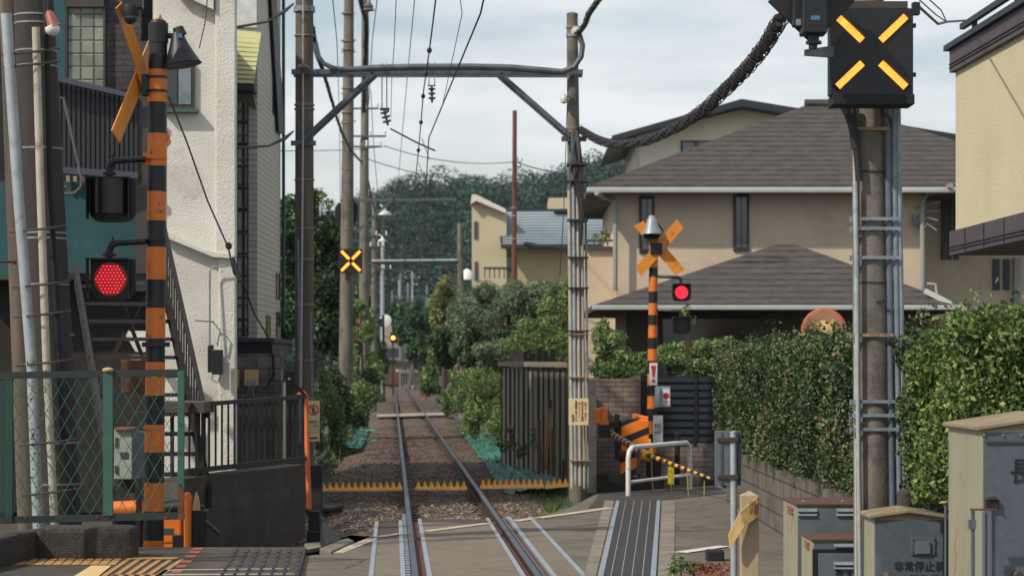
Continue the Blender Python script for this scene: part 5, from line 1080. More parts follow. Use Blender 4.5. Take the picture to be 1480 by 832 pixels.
# white house beyond
t = thing('white_house', 'cream house with a low navy gable roof rising behind the tan house', 'house', (WX(1050, 80), 82, -.2))
d = 80.0
b = MB(); b.prism([W(920, 560, d), W(920, 196, d), W(1072, 158, d), W(1385, 210, d), W(1385, 560, d)], (0, 8, 0)); b.build('wall', M['stucco_cream'], t)
b = MB(); b.prism([W(882, 205, d - 1), W(885, 196, d - 1), W(1072, 143, d - 1), W(1390, 195, d - 1), W(1390, 207, d - 1), W(1072, 153, d - 1), W(925, 192, d - 1)], (0, 10, 0)); b.build('roof', M['roof_navy'], t)
b = MB(); b.fbox(984, 1030, 203, 240, d - .06, .1); f = b.build('window', M['fascia'], t); 
for x0, x1 in ((987, 1004), (1008, 1027)): b = MB(); b.fbox(x0, x1, 206, 238, d - .08, .03); b.build('pane', M['glass_light'], f)
b = MB(); b.fbox(919, 923, 200, 300, d - .08, .08); b.build('downpipe', M['gutter'], t); b = MB(); b.fbox(1330, 1388, 208, 225, d - .5, .4); b.build('dark_band', M['fascia'], t)
# yellow upper storey building at right edge
t = thing('yellow_building', 'yellow plastered building with dark bands overhanging at the right edge', 'building', (7.5, 25, -.2))
x0 = 5.62; zt = WZ(100, 30); zb = WZ(332, 30)
b = MB(); b.prism([Vector((5.56, 30.3, zb)), Vector((5.85, 22, zb)), Vector((12, 22, zb)), Vector((12, 30.3, zb))][::-1], (0, 0, zt - zb)); b.build('wall', M['stucco_yellow'], t)
b = MB(); b.prism([Vector((5.50, 30.4, zt)), Vector((5.79, 21.9, zt)), Vector((12.1, 21.9, zt)), Vector((12.1, 30.4, zt))][::-1], (0, 0, .28)); b.build('upper_band', M['fascia'], t)
b = MB(); b.prism([Vector((5.44, 30.5, zt + .281)), Vector((5.73, 21.8, zt + .281)), Vector((12.2, 21.8, zt + .281)), Vector((12.2, 30.5, zt + .281))][::-1], (0, 0, .07)); b.build('coping', M['roof_navy'], t)
b = MB(); b.prism([Vector((5.50, 30.4, zb)), Vector((5.79, 21.9, zb)), Vector((12.1, 21.9, zb)), Vector((12.1, 30.4, zb))][::-1], (0, 0, -.30)); b.build('lower_band', M['fascia'], t)
b = MB()
for zz in (zt + .1, zt + .06, zb - .2, zb - .24): b.beam(Vector((5.495, 30.4, zz)), Vector((5.785, 21.9, zz)), .012, .012)
for i in range(8): yy = 29.5 - i; b.beam(Vector((5.495 + .0345*(30.4-yy), yy, zb - .29)), Vector((5.495 + .0345*(30.4-yy), yy, zb - .01)), .012, .012)
b.build('band_groove', M['black_matt'], t)
b = MB(); b.beam(Vector((5.62, 30.2, zt + .55)), Vector((5.86, 22, zt + .55)), .06, .07); b.beam(Vector((5.62, 30.2, zt + .42)), Vector((5.86, 22, zt + .42)), .04, .04)
for i in range(4): yy = 29.6 - i * 2.2; b.box(5.62 + .03*(30.2-yy), 5.68 + .03*(30.2-yy), yy, yy + .06, zt + .35, zt + .55)
b.build('roof_rail', M['roof_navy'], t)
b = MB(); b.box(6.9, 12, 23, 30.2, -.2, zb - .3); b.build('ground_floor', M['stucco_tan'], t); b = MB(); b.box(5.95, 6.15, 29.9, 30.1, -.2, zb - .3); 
# far yellow house
d = 110.0
t = thing('yellow_house', 'pale yellow house with a slanted tower and grey metal roof before the hill', 'house', (WX(780, d), d + 4, -.2))
b = MB(); b.prism([W(682, 560, d), W(682, 290, d), W(692, 290, d), W(732, 308, d), W(732, 560, d)], (0, 7, 0)); b.box(WX(732, d), WX(886, d), d + .5, d + 8, -.2, WZ(350, d)); b.build('wall', M['stucco_far'], t)
b = MB(); b.box(WX(748, d), WX(886, d), d + .2, d + .6, -.2, WZ(356, d)); b.build('lower_wall', M['stucco_far_shade'], t)
b = MB(); b.prism([W(680, 295, d - .4), W(682, 281, d - .4), W(688, 281, d - .4), W(731, 302, d - .4), W(731, 308, d - .4), W(688, 290, d - .4)], (0, 8, 0)); b.build('tower_roof', M['white'], t)
b = MB(); b.prism([W(724, 354, d - .6), W(719, 305, d + 2), W(886, 304, d + 2), W(886, 354, d - .6)], (0, .1, -.1)); b.build('metal_roof', M['metal_roof'], t)
b = MB()
for i in range(13): u = i / 12; b.beam(W(720 + 4*u, 306 + 47*u, d + 1.93 - 2.6*u), W(886, 305 + 48*u, d + 1.93 - 2.6*u), .05, .035)
b.build('roof_seam', mat('roof_seam', '6f7c83', .5), t)
b = MB(); b.prism([W(718, 306, d + 1.9), W(722, 306, d+1.9), W(728, 356, d - .7), W(724, 356, d - .7)], (0, .3, 0)); b.beam(W(719, 304, d + 2), W(886, 303, d + 2), .1, .1); b.beam(W(724, 356, d - .65), W(886, 356, d - .65), .12, .2); b.prism([W(756, 352, d - .8), W(760, 349, d - .8), W(800, 357, d - .8), (W(776, 358, d - .8))], (0, .2, 0)); b.build('roof_trim', M['roof_navy'], t)
b = MB(); b.box(WX(793, d + 4), WX(888, d + 4), d + 4, d + 7, WZ(340, d + 4), WZ(286, d + 4)); b.build('upper_box', M['stucco_far'], t)
b = MB(); b.fbox(800, 890, 303, 306, d + 1.5, .5); b.build('upper_band', M['roof_navy'], t)
b = MB(); b.fbox(722, 741, 369, 392, d + .4, .15); f = b.build('window', M['fascia'], t); b = MB(); b.fbox(725, 739, 371, 390, d + .36, .05); b.build('pane', M['glass_light'], f)
for q in ((685, 690, 320, 345), (686, 690, 378, 405)): b = MB(); b.fbox(*q, d - .06, .1); b.build('window', M['fascia'], t)
b = MB(); b.fbox(699, 748, 386, 389, d - 1.5, .1)
for x in range(700, 748, 7): b.fbox(x, x + 1.5, 389, 402, d - 1.5, .06)
b.build('balcony_rail', M['iron_brown'], t)
b = MB(); b.lathe(W(675, 388, 108), (0, 0, -1), [(0, .02), (.1, .2), (.3, .32), (.5, .34)], 14); tag(b.build('white_dome', M['tank_white'], None, True), 'small white dome left of the yellow tower', 'dome')
# ============================================================ RIGHT: WALLS, HEDGE, FENCE
XW = 3.10
t = thing('block_wall', 'grey concrete block garden wall carrying the hedge at right', 'wall', (XW, 28, -.2))
b = MB(); b.box(XW, XW + .2, 20.3, 35.0, -.2, .93); b.box(XW, XW + .2, 16.1, 20.3, -.2, .97); b.box(XW + .2, 9, 16.1, 16.3, -.2, .86); b.build('wall', M['block_wall'], t); 
b = MB(); b.box(XW + .2, 9, 34.8, 35.0, -.2, .86); b.build('end_wall', M['block_grey'], t)
b = MB(); b.box(XW + .21, 9, 16.31, 34.79, -.3, .70); struct(b.build('garden_soil', M['earth']))
rng = np.random.default_rng(21)
# hedge: uneven box of leaves around a solid dark core
def hedge(name, label, m, x0, x1, y0, y1, z0, zt, n, size, seed, bump=.12):
    rng = np.random.default_rng(seed); t = thing(name, label, 'hedge', ((x0+x1)/2, (y0+y1)/2, z0), 'hedge sections on the garden wall')
    f = rng.random(n); Lx, Ly, Lz = x1 - x0, y1 - y0, zt - z0
    A = np.array([Ly*Lz*1.3, Lx*Ly*.9, Lx*Lz*1.2, Lx*Lz]); A = np.cumsum(A / A.sum()); P = np.zeros((n, 3)); u = rng.random(n); v = rng.random(n); dp = rng.random(n) ** 1.6 * .28
    k = np.searchsorted(A, f)
    P[:, 0] = np.where(k == 0, x0 + dp, x0 + u * Lx); P[:, 1] = np.where(k <= 1, y0 + u * 0 + rng.random(n) * Ly, np.where(k == 2, y0 + dp, y1 - dp)); P[:, 2] = np.where(k == 1, zt - dp, z0 + v * Lz)
    def nse(a, b_, s): return np.sin(a*2.1*s + 1.3) * np.cos(b_*1.7*s) + .6*np.sin(a*4.7*s + b_*3.1*s) + .35 * np.sin(a*11*s - b_*9*s)
    nv = nse(P[:, 1], P[:, 2], 1.3); P[:, 0] -= np.where(k == 0, nv * bump, 0); P[:, 2] += np.where(k == 1, nse(P[:, 1], P[:, 0], 1.1) * bump*.8, 0); P[:, 1] -= np.where(k == 2, nse(P[:, 0], P[:, 2], 1.5) * bump, 0)
    # a few shoots above
    sh = (k == 1) & (rng.random(n) < .06); P[sh, 2] += rng.random(sh.sum()) * .22
    a = rng.normal(size=(n, 3)); a[:, 0] -= .5; a[:, 2] += .5; a /= np.linalg.norm(a, axis=1)[:, None]; bb = np.cross(a, rng.normal(size=(n, 3))); bb /= np.linalg.norm(bb, axis=1)[:, None]; c = np.cross(a, bb); s = (size * (.6 + .8 * rng.random(n)))[:, None]
    V = np.stack([P - a*s*.5, P + bb*s*.28 + c*s*.08, P + a*s*.5, P - bb*s*.28 + c*s*.08], 1); quads_obj(V, 'foliage', m, t)
    b = MB(); b.box(x0 + .26, x1 - .2, y0 + .25, y1 - .25, z0, zt - .26); b.build('dark_core', mat('dark_core', '121a10', 1, bump=1), t)  # solid dark box filling the inside of the hedge
    rr = random.Random(seed); b = MB()
    for i in range(int(Ly * 2)): y = y0 + .3 + (Ly - .6) * i / (Ly * 2); b.tube([(x0 + .35, y, z0 - .15), (x0 + .3 + rr.uniform(-.1, .1), y + rr.uniform(-.1, .1), z0 + .3)], .018, 5)
    b.build('stems', M['bark'], t)
    return t
hedge('hedge', 'darker reddish-tipped clipped hedge behind the near concrete pole', M['leaf_hedge'], XW - .12, XW + 1.3, 17.5, 35.2, .80, 2.15, 165000, .045, 21)
hedge('hedge', 'bright yellow green taller hedge at the right edge above the metal boxes', M['leaf_hedge_sunlit'], XW - .10, XW + 2.8, 16.2, 17.9, .95, 2.17, 95000, .043, 22)
# front gate side
d = 41.0
t = thing('tile_wall', 'brown tiled garden wall section left of the black gate', 'wall', (WX(890, d), d, -.2))
b = MB(); b.box(WX(860, d), WX(926, d), d, d + .25, -.2, WZ(547, d)); b.build('wall', M['tile_wall'], t); b = MB(); b.box(WX(860, d) , WX(926, d), d - .02, d + .27, -.2, WZ(684, d)); b.build('base', M['concrete_dark'], t)
t = thing('tile_wall', 'low brown tiled wall under the black slatted gate', 'wall', (WX(980, d), d, -.2))
b = MB(); b.box(WX(926.5, d), WX(1056, d), d + .05, d + .3, -.2, WZ(646, d)); b.build('wall', M['tile_wall'], t); b = MB(); b.box(WX(926.5, d), WX(1056, d), d + .03, d + .32, -.2, WZ(688, d)); b.build('base', M['concrete_dark'], t)
t = thing('black_gate', 'black slatted metal fence screen above the low tiled wall', 'gate', (WX(980, d), d, .6))
b = MB(); b.box(WX(927, d), WX(1056, d), d + .16, d + .2, WZ(640, d), WZ(543, d)); b.build('screen', M['black'], t)
b = MB()
for i in range(9): z = WZ(640, d) + (WZ(543, d) - WZ(640, d)) * (i + .5) / 9; b.box(WX(928, d), WX(1055, d), d + .12, d + .16, z - .04, z + .04)
b.build('slat', M['roof_navy'], t)
for px in (927, 1003, 1052): b = MB(); b.fbox(px, px + 5, 541, 646, d + .1, .1); b.build('post', M['black'], t)
b = MB(); b.cyl(W(979, 628, 40), W(979, 700, 40), .045, n=12); b.lathe(W(979, 630, 40), (0, 0, 1), [(0, .05), (.04, .05), (.07, .02)], 12); b.tube([W(979, 640, 40), W(955, 643, 40)], .04, 8); tag(b.build('dark_bollard', M['black_matt'], None, True), 'dark post with a side arm behind the white guard rail', 'post')
t = thing('concrete_post', 'pale square concrete post between the pipe pole and the tiled wall', 'post', W(855, 706, 40.5))
b = MB(); b.fbox(848, 862, 546, 712, 40.3, .18); b.build('post', M['concrete_light'], t, bevel=.01); b = MB(); b.fbox(846, 850, 700, 725, 38, .06); 
# plank fence along the track
t = thing('plank_fence', 'old grey upright plank fence running along the right of the track', 'fence', T(47, 1.9, -.2))
NB = 13
def fen(u, z=0): return Vector((WX(821, 40.4), 40.4, z)).lerp(Vector((WX(728, 49), 49, z)), u)
fdir = (fen(1) - fen(0)).normalized(); fang = math.atan2(fdir.y, fdir.x); flen = (fen(1) - fen(0)).length
for i in range(NB):
    rr = random.Random(i); b = MB(); h_ = 2.0 + rr.uniform(-.03, .03); p = fen((i + .5) / NB)
    b.obox(p + Vector((-.01 * rr.random(), 0, h_/2 - .15)), flen / NB * (.74 + .1 * rr.random()), .05, h_ + .1, Matrix.Rotation(fang + rr.uniform(-.03, .03), 3, 'Z') @ Matrix.Rotation(rr.uniform(-.012, .012), 3, 'Y')); b.build('plank', M['slat'], t)
b = MB(); q = Vector((-fdir.y, fdir.x, 0)) * -.07; b.beam(fen(0, .9) + q, fen(1, .9) + q, .04, 2.0); b.build('gap_shade_sheet', M['slat_dark'], t)  # dark sheet placed behind the planks to fill the gaps with shade
for i in range(NB + 1): b = MB(); b.obox(fen(i / NB, .88) - q * .6, .085, .02, 2.04, Matrix.Rotation(fang, 3, 'Z')); b.build('batten', M['slat_dark'], t)  # dark strips painting the shaded gaps between planks
b = MB(); b.beam(fen(-.01, 1.96) - q, fen(1.01, 1.99) - q, .09, .09); b.build('top_rail', M['slat'], t)
t = thing('sleeper_stack', 'dark upright old sleepers standing behind the plank fence top', 'posts', T(50, 2.6, -.2))
for i, (x0, x1, y0_) in enumerate(((736, 744, 506), (745, 755, 505), (756, 763, 507), (764, 774, 511), (776, 784, 503), (785, 792, 506), (796, 803, 504))): b = MB(); b.fbox(x0, x1, y0_, 640, 52 - i * .8, .15); b.build('sleeper', M['slat_dark'], t)
# stakes
for k, (xt, yt, xb, yb, r, m, lab) in enumerate(((779, 608, 781, 674, .028, 'rust', 'left rusty stake before the plank fence'), (795, 582, 789, 672, .026, 'yellow', 'yellow leaning stake with black tip before the plank fence'), (799, 619, 799, 682, .028, 'rust', 'right rusty stake before the plank fence'), (814, 664, 814, 694, .02, 'black_matt', 'short black stake at the end of the green net'))):
    d = 39.5; b = MB(); b.tube([W(xb, yb + 6, d), W(xt, yt, d)], r, 8)
    if k == 1:
        t = thing('marker_stake', lab, 'stake', W(xb, yb, d)); b.build('shaft', mat('stake_yellow', '8a641c', .7, scale=10, col2='5a4218'), t, True); b = MB(); b.tube([W(794.6, 590, d), W(795.2, 578, d)], r * 1.25, 10); b.build('tip', M['black'], t, True)
    else: tag(b.build('marker_stake', M[m], None, True), lab, 'stake')
# ============================================================ GREEN NETS (weed netting on the slopes)
def net(pts_grid, label, seed):
    rng = np.random.default_rng(seed); n0, n1 = 46, 26; (a, b_, c, e) = [Vector(p) for p in pts_grid]; vs = []
    for i in range(n0 + 1):
        for j in range(n1 + 1):
            u, v = i / n0, j / n1; p = (a.lerp(b_, u)).lerp(e.lerp(c, u), v)
            w = .014*math.sin(u*31 + v*7 + seed) + .016*math.sin(v*19 - u*11) + .010 * math.sin(u*67+v*43) + rng.uniform(-.008, .008)
            vs.append(p + Vector((rng.uniform(-.02, .02), rng.uniform(-.02, .02), w + .05)))
    b = MB(); b.add(vs, [(i*(n1+1)+j, i*(n1+1)+j+1, (i+1)*(n1+1)+j+1, (i+1)*(n1+1)+j) for i in range(n0) for j in range(n1) if rng.random() > .05])
    o = b.build('weed_net', M['net']); return tag(o, label, 'net', 'green nets beside the ballast')
net([T(38.9, 1.0, -.16), T(38.9, 2.05, -.02), T(50, 2.0, .02), T(50, 1.15, -.14)], 'crumpled green net at the foot of the plank fence', 1)
net([T(50.2, 1.15, -.14), T(50.2, 1.9, .0), T(72, 1.9, .0), T(72, 1.3, -.14)], 'rumpled green net farther back along the right ballast edge', 2)
net([T(59.5, -2.35, .02), T(59.5, -1.55, -.13), T(81, -1.55, -.13), T(81, -2.35, .03)], 'green net with pale folds on the left ballast shoulder', 3)
mat('net_pale', '5a9a80', .7)
for y, w_ in ((622, 'farthest'), (629, 'middle'), (636, 'nearest')): b = MB(); b.beam(G(523, y, -.06) + Vector((0, 0, .04)), G(545, y + 1, -.06) + Vector((0, 0, .02)), .10, .02); tag(b.build('net_batten', M['net_pale']), w_ + ' of the three pale battens across the left green net', 'batten', 'battens across the left net')
mat('spike_orange', 'ee9a20', .5, col2='e08a18')
mat('spike_yellow', 'e8ac22', .5, scale=9, col2='d89a1c')
def spiked(px0, px1, py0_, py1_, n, label, tall=.105, m='spike_yellow'):
    d0 = 38.4; t = thing('spiked_board', label, 'spiked board', (WX((px0+px1)/2, d0), d0, -.13), 'yellow spiked anti-trespass boards'); zz = WZ(py0_, d0); z1_ = WZ(py1_, d0)
    b = MB(); a_, c_ = Vector((WX(px0, d0), d0, zz)), Vector((WX(px1, d0), d0, z1_)); b.beam(a_, c_, .16, .04); b.build('board', mat('board_spike', 'efcb84', .6, scale=30, col2='e8b048', stain=('f6e6c0', 9, .5, .6)), t, bevel=.004)
    for i in range(n):
        u = (i + .5) / n; p = a_.lerp(c_, u); b = MB(); b.tube([p + Vector((0, 0, .02)), p + Vector((0, 0, .05)), p + Vector((0, 0, tall + .02))], [.052, .034, .006], 8); b.build('spike', M[m], t, True)
spiked(463, 582, 708, 706.5, 13, 'left yellow board of thirteen spikes beside the left rail'); spiked(600, 675, 706, 706, 8, 'middle yellow board of spikes between the rails'); spiked(694, 786, 704, 703, 11, 'yellow spiked board just right of the right rail', .11, 'spike_orange'); spiked(788, 830, 704, 700, 5, 'short spiked board ending at the right gantry pole', .10, 'spike_orange')
# ============================================================ RIGHT CROSSING POST
d = 40.3
t = thing('crossing_post', 'far right orange and black crossing post with cross facing the viewer and grey bell', 'crossing post', (WX(941, d), d, 0))
striped_pole(t, d, 941, 945, .085, .072, [(338, 0), (347, 0), (385, 0), (387, 1), (400, 0), (421, 1), (438, 0), (455, 1), (470, 0), (488, 1), (504, 0), (521, 1), (540, 0), (557, 1), (572, 0), (590, 1), (608, 0), (627, 1), (642, 0), (655, 1), (698, 1)])
for sg in (1, -1):
    cc = W(953, 358, d - .10 - .02*sg); u_ = Vector((.36*sg, 0, .42)); v_ = Vector((u_.z, 0, -u_.x)).normalized() * .088; b = MB()
    b.prism([cc + u_ - v_ , cc + u_*.93 + v_, cc - u_ + v_, cc - u_*.93 - v_], (0, .015, 0)); b.build('cross_board', M['orange_board'], t)
b = MB(); b.fbox(940, 957, 351, 367, d - .16, .1); b.build('cross_bracket', M['black'], t, bevel=.01)
b = MB(); b.lathe(W(942, 312, d - .16), (0, -.1, -1), [(0, .05), (.03, .06), (.05, .075), (.10, .09), (.22, .125), (.29, .165), (.32, .17), (.31, .14), (.2, .05)], 24); b.build('bell', mat('bell_grey', '8f979a', .45, .2), t, True); b = MB(); b.cyl(W(942, 341, d - .2), W(942, 345, d - .2), .15, .12, 20); b.tube([W(950, 322, d - .1), W(958, 333, d - .1), W(956, 340, d - .1)], .015, 6); b.build('bell_mouth', M['black'], t, True)
lamp(t, 971, 999, 410, 435, d - .15, True, None, cx=985, r=.105, dots=False, hooddep=.12); lamp(t, 971, 999, 458, 482, d - .15, False, None, cx=985, r=.1, hooddep=.12)
for y0_ in (399, 448): b = MB(); b.tube([W(948, y0_, d), W(965, y0_ + 1, d - .08), W(980, y0_ + 1.5, d - .12), W(984, y0_ + 4, d - .12), W(984, y0_ + 11, d - .12)], .028, 8); b.build('lamp_arm', M['black'], t, True)
b = MB(); b.fbox(947, 953, 559, 588, d - .25, .2); b.build('box_side', mat('box_teal', '7f9a9c', .5), t); b = MB(); b.fbox(948, 969, 558, 588, d - .14, .12); ctl = b.build('control_box', M['galv_light'], t, bevel=.008)
b = MB(); b.fbox(958, 968, 561, 586, d - .15, .01); b.cyl(W(963, 571, d - .152), W(963, 571, d - .15), .001, n=8); b.build('panel', M['paper_white'], t)
b = MB(); c = W(963, 571.5, d - .156); b.cyl(c, c + Vector((0, .003, 0)), .052, n=20); b.build('round_mark', M['ink_red'], t)
text('非常\nボタン', 'lettering', t, W(963, 582, d - .156), .04, M['ink_red'], sx=.9)
b = MB(); b.fbox(944, 958, 600, 639, d - .14, .015); b.build('notice', M['paper_white'], t); text('踏切内で\n車が動か\nなくなっ\nたときは\n連絡先へ', 'lettering', t, W(951, 619, d - .145), .034, M['ink'], sx=.9)
b = MB(); b.fbox(938.5, 950, 524, 556, d - .13, .015); b.build('warning_plate', M['paper_white'], t); b = MB(); b.prism([W(941, 528, d - .14), W(948, 528, d - .14), W(945.5, 545, d - .14), W(943.5, 545, d - .14)], (0, .004, 0)); b.cyl(W(944.5, 550, d - .14), W(944.5, 550, d - .136), .025, n=12); b.build('warning_mark', M['ink_red'], t)
b = MB(); b.fbox(949, 964, 526, 545, d + .1, .04); b.build('small_plate', M['fascia'], t)
b = MB(); b.fbox(930, 955, 690, 702, d - .15, .4); b.build('base', M['concrete_dark'], t, bevel=.01)
# ============================================================ RIGHT GATE MACHINE + BOOM
d = 39.2
t = thing('barrier_machine', 'orange and black striped barrier machine beside the far right crossing post', 'barrier machine', (WX(915, d), d, 0))
b = MB(); x0, x1 = WX(897, d), WX(938, d); z0, z1 = WZ(652, d), WZ(607, d)
m_ = bpy.data.materials.new('machine_stripes'); m_.use_nodes = True; tt = m_.node_tree; nn_ = tt.nodes; tcx = nn_.new('ShaderNodeTexCoord'); mpx = nn_.new('ShaderNodeMapping'); mpx.inputs['Rotation'].default_value = (0, math.radians(-68), 0); wv = nn_.new('ShaderNodeTexWave'); wv.inputs['Scale'].default_value = 1.15; wv.bands_direction = 'X'; wv.inputs['Phase Offset'].default_value = 1.2
rx = nn_.new('ShaderNodeValToRGB'); rx.color_ramp.interpolation = 'CONSTANT'; rx.color_ramp.elements[0].color = (*hexc('e67a17'), 1); rx.color_ramp.elements[1].position = .66; rx.color_ramp.elements[1].color = (*hexc('14161c'), 1)
tt.links.new(tcx.outputs['Object'], mpx.inputs[0]); tt.links.new(mpx.outputs[0], wv.inputs['Vector']); tt.links.new(wv.outputs['Fac'], rx.inputs[0]); tt.links.new(rx.outputs[0], nn_['Principled BSDF'].inputs['Base Color']); M['machine_stripes'] = m_
b.prism([Vector((x0, d, z0)), Vector((x0, d, z1 - .02)), Vector((x0 + .1, d, z1 + .04)), Vector((x1, d, z1)), Vector((x1, d, z0))], (0, .5, 0)); b.build('housing', m_, t, bevel=.02)
b = MB(); b.fbox(897, 920, 655, 700, d + .1, .3); b.build('pedestal', m_, t, bevel=.01)
b = MB(); b.cyl(W(915, 601, d + .2), W(936, 606, d + .2), .05, n=12); b.fbox(914, 920, 598, 604, d + .1, .1); b.build('motor_cover', M['orange'], t, True)
b = MB(); b.fbox(859, 868, 590, 612, d - .25, .15); b.fbox(867, 878, 588, 610, d - .2, .18); b.fbox(862, 880, 608, 614, d - .2, .15); b.build('counterweight', M['orange'], t, bevel=.012)
mat('machine_dark', '241c1a', .7, stain=('5a3424', 9, .55, .68))
for q in ((866, 882, 614, 632, d - .2, .15), (868, 894, 610, 618, d - .1, .2), (889, 896, 598, 665, d - .02, .3), (936, 956, 655, 690, d + .5, .2)): b = MB(); b.fbox(*q); b.build('bracket', M['machine_dark'], t, bevel=.01)
b = MB(); b.beam(W(884, 690, d + .1), W(955, 697, d + .2), .6, .12); b.build('base', M['concrete_dark'], t)
b = MB(); p0, p1, p2 = W(882, 626, d - .1), W(934, 656, 37.6), W(1032, 693, 35.0); n1, n2 = 20, 22
for i in range(n1): b.m = i % 2; b.tube([p0.lerp(p1, i/n1), p0.lerp(p1, (i+1)/n1)], .055, 10, cap=False)
for i in range(n2): b.m = 2 if i % 2 == 0 else 1; rr = .040 - .022 * i / n2; b.tube([p1.lerp(p2, i/n2), p1.lerp(p2, (i+1)/n2)], rr, 10, cap=(i == n2 - 1))
b.build('boom', [mat('boom_pink', 'c08a70', .6), M['stripe_black'], mat('boom_yellow', 'e0a23c', .6)], t, True)
b = MB(); b.tube([p1 + Vector((-.07, 0, .0)), p1 + Vector((.09, 0, -.04))], .085, 12); b.beam(W(938, 634, 37.6), W(942, 654, 37.6), .03, .05); b.build('joint', M['yellow'], t, bevel=.005)
b = MB(); q = p1.lerp(p2, .38); b.obox(q + Vector((0, -.03, -.18)), .09, .03, .26); b.build('hanging_tag', mat('tag_yellow', 'd8c21e', .5, scale=40, col2='6f641a'), t, bevel=.005)
b = MB()
for u, l in ((.08, .55), (.37, .55), (.62, .42)): q = p1.lerp(p2, u) + Vector((0, 0, -.03)); b.tube([q, q + Vector((.01, 0, -l*.5)), q + Vector((.03, 0, -l))], .008, 4)
q = W(1018, 694, 35.5); b.tube([q, q + Vector((0, 0, -.6))], .008, 4); b.build('warning_string', mat('string_yellow', 'a89a4a', .7), t)
# U guard
t = thing('guard_rail', 'white bent-tube guard rail with one crossbar by the gate machine', 'guard rail', G(955, 712))
a0, a1 = G(908, 716, 0), G(997, 707, 0); hh = .72; b = MB(); ex = (a1 - a0).normalized()
b.tube([a0, a0 + Vector((0, 0, hh - .16)), a0 + Vector((0, 0, hh - .06)) + ex*.03, a0 + Vector((0, 0, hh)) + ex * .13, a1 + Vector((0, 0, hh + .02)) - ex * .13, a1 + Vector((0, 0, hh - .04)) - ex*.03, a1 + Vector((0, 0, hh - .16)), a1], .037, 12); b.build('hoop', M['white'], t, True)
b = MB(); b.tube([a0 + Vector((0, 0, .2)), a1 + Vector((0, 0, .23))], .025, 10); b.build('crossbar', M['white'], t, True)
# mirror back
t = thing('traffic_mirror', 'orange rimmed traffic mirror seen from behind above the hedge', 'mirror', W(1190, 520, 40))
d = 40; c = W(1190, 478, d); ax = Vector((-.28, -1, .05)); b = MB(); b.lathe(c, ax, [(0, .10), (.01, .30), (.04, .34), (.06, .345)], 36); b.build('shell', M['mirror_back'], t, True)
b = MB(); b.lathe(c + Vector((0.03, .10, 0)), ax, [(0, .345), (.0, .375), (.10, .375), (.10, .35)], 36); b.build('rim', M['mirror_rim'], t, True)
b = MB(); b.lathe(c, ax, [(.065, .16), (.075, .17), (.085, .15)], 24); b.beam(W(1172, 462, d - .12), W(1177, 468, d - .12), .04, .05); b.beam(W(1205, 462, d - .12), W(1201, 468, d - .12), .04, .05); b.build('backing_ring', M['board_cream'], t, True)
b = MB(); b.cyl(W(1190, 478, d + .1), (WX(1190, d), d + .1, -.2), .045, n=12); b.fbox(1166, 1173, 470, 478, d - .14, .08); b.build('post', M['mirror_rim'], t)
# sign seen from behind with white pipe post
d = 21.2
t = thing('sign_post', 'slim white pipe post with the grey back of a sign', 'sign', (WX(1061, d), d, -.1))
b = MB(); b.cyl((WX(1061, d), d, -.1), (WX(1060, d), d, WZ(625, d)), .030, n=16); b.lathe((WX(1060, d), d, WZ(625, d)), (0, 0, 1), [(0, .033), (.01, .033), (.014, .01)], 16); b.build('post', M['galv_light'], t, True)
b = MB(); b.fbox(1033, 1071, 622, 701, d + .05, .012); b.build('panel', M['box_grey'], t, bevel=.003)
b = MB(); b.fbox(1041, 1044, 624, 699, d + .04, .012); b.fbox(1066, 1068, 624, 699, d + .04, .012); b.build('channel', M['beam_steel'], t)
for y in (635, 689): b = MB(); b.fbox(1037, 1071, y - 3, y + 3, d + .028, .02); b.fbox(1054, 1067, y - 3.5, y + 3.5, d - .04, .06); b.build('clamp', M['strap_dark'], t, bevel=.002)
# board on post
d = 18.2
t = thing('boundary_post', 'cream wooden post with a weathered tilted board at lower right', 'post', (WX(1084, d), d, -.1))
b = MB(); cx_ = WX(1084, d); b.box(cx_ - .066, cx_ + .066, d, d + .13, -.1, WZ(716, d)); b.add([(cx_-.066, d, WZ(716, d)), (cx_+.066, d, WZ(716, d)), (cx_+.066, d+.13, WZ(716, d)), (cx_-.066, d+.13, WZ(716, d)), (cx_, d+.065, WZ(709, d))], [(0,1,4),(1,2,4),(2,3,4),(3,0,4)]); b.build('post', M['wood_post'], t, bevel=.004)
b = MB(); b.prism([W(1053, 772, d - .1), W(1069, 740, d - .1), W(1095, 717, d - .03), W(1097, 746, d - .03), W(1076, 760, d - .1), W(1055, 793, d - .1)], (0, .03, 0)); b.build('board', M['board_cream'], t, bevel=.003)
for px, py in ((1088, 734),): text('境\n界', 'lettering', t, W(px, py, d - .075), .055, M['strap_dark'])
b = MB(); b.fbox(1091, 1095.5, 728, 742, d - .06, .02); b.build('mark', M['terracotta'], t)
# small black block, leaves, weed
b = MB(); b.fbox(1022, 1047, 795, 818, 24.0, .25); tag(b.build('rubber_block', M['black_matt'], bevel=.02), 'small black rubber block at the foot of the block wall', 'block')
b = MB(); b.prism([Vector((WX(1045, 25), 21, -.02)), Vector((3.1, 21, -.02)), Vector((3.1, 34, -.02)), Vector((WX(1042, 33), 33, -.02))], (0, 0, .07)); 
rng = np.random.default_rng(8); V = leaf_arrays([(tuple(G(1022 + rng.uniform(-28, 32), 822 + rng.uniform(-8, 14), 0)), (.12, .2, .02)) for _ in range(40)], 130, .04, rng, shell=0); tag(quads_obj(V, 'dry_leaves', M['dry_leaf']), 'scatter of dry brown leaves on the asphalt by the sign post', 'leaves', kind='stuff')
p = G(985, 836, 0); plant('weed_plant', 'green leafy weed at the bottom edge right of the drain grating', 'plant', p, [B(985, 815, p.y, 17, 16), B(972, 824, p.y, 12, 10), B(996, 822, p.y, 10, 10)], M['leaf_light'], .055, 60, 31, k=7, f=.45, trunk=.006, aspect=1.8)
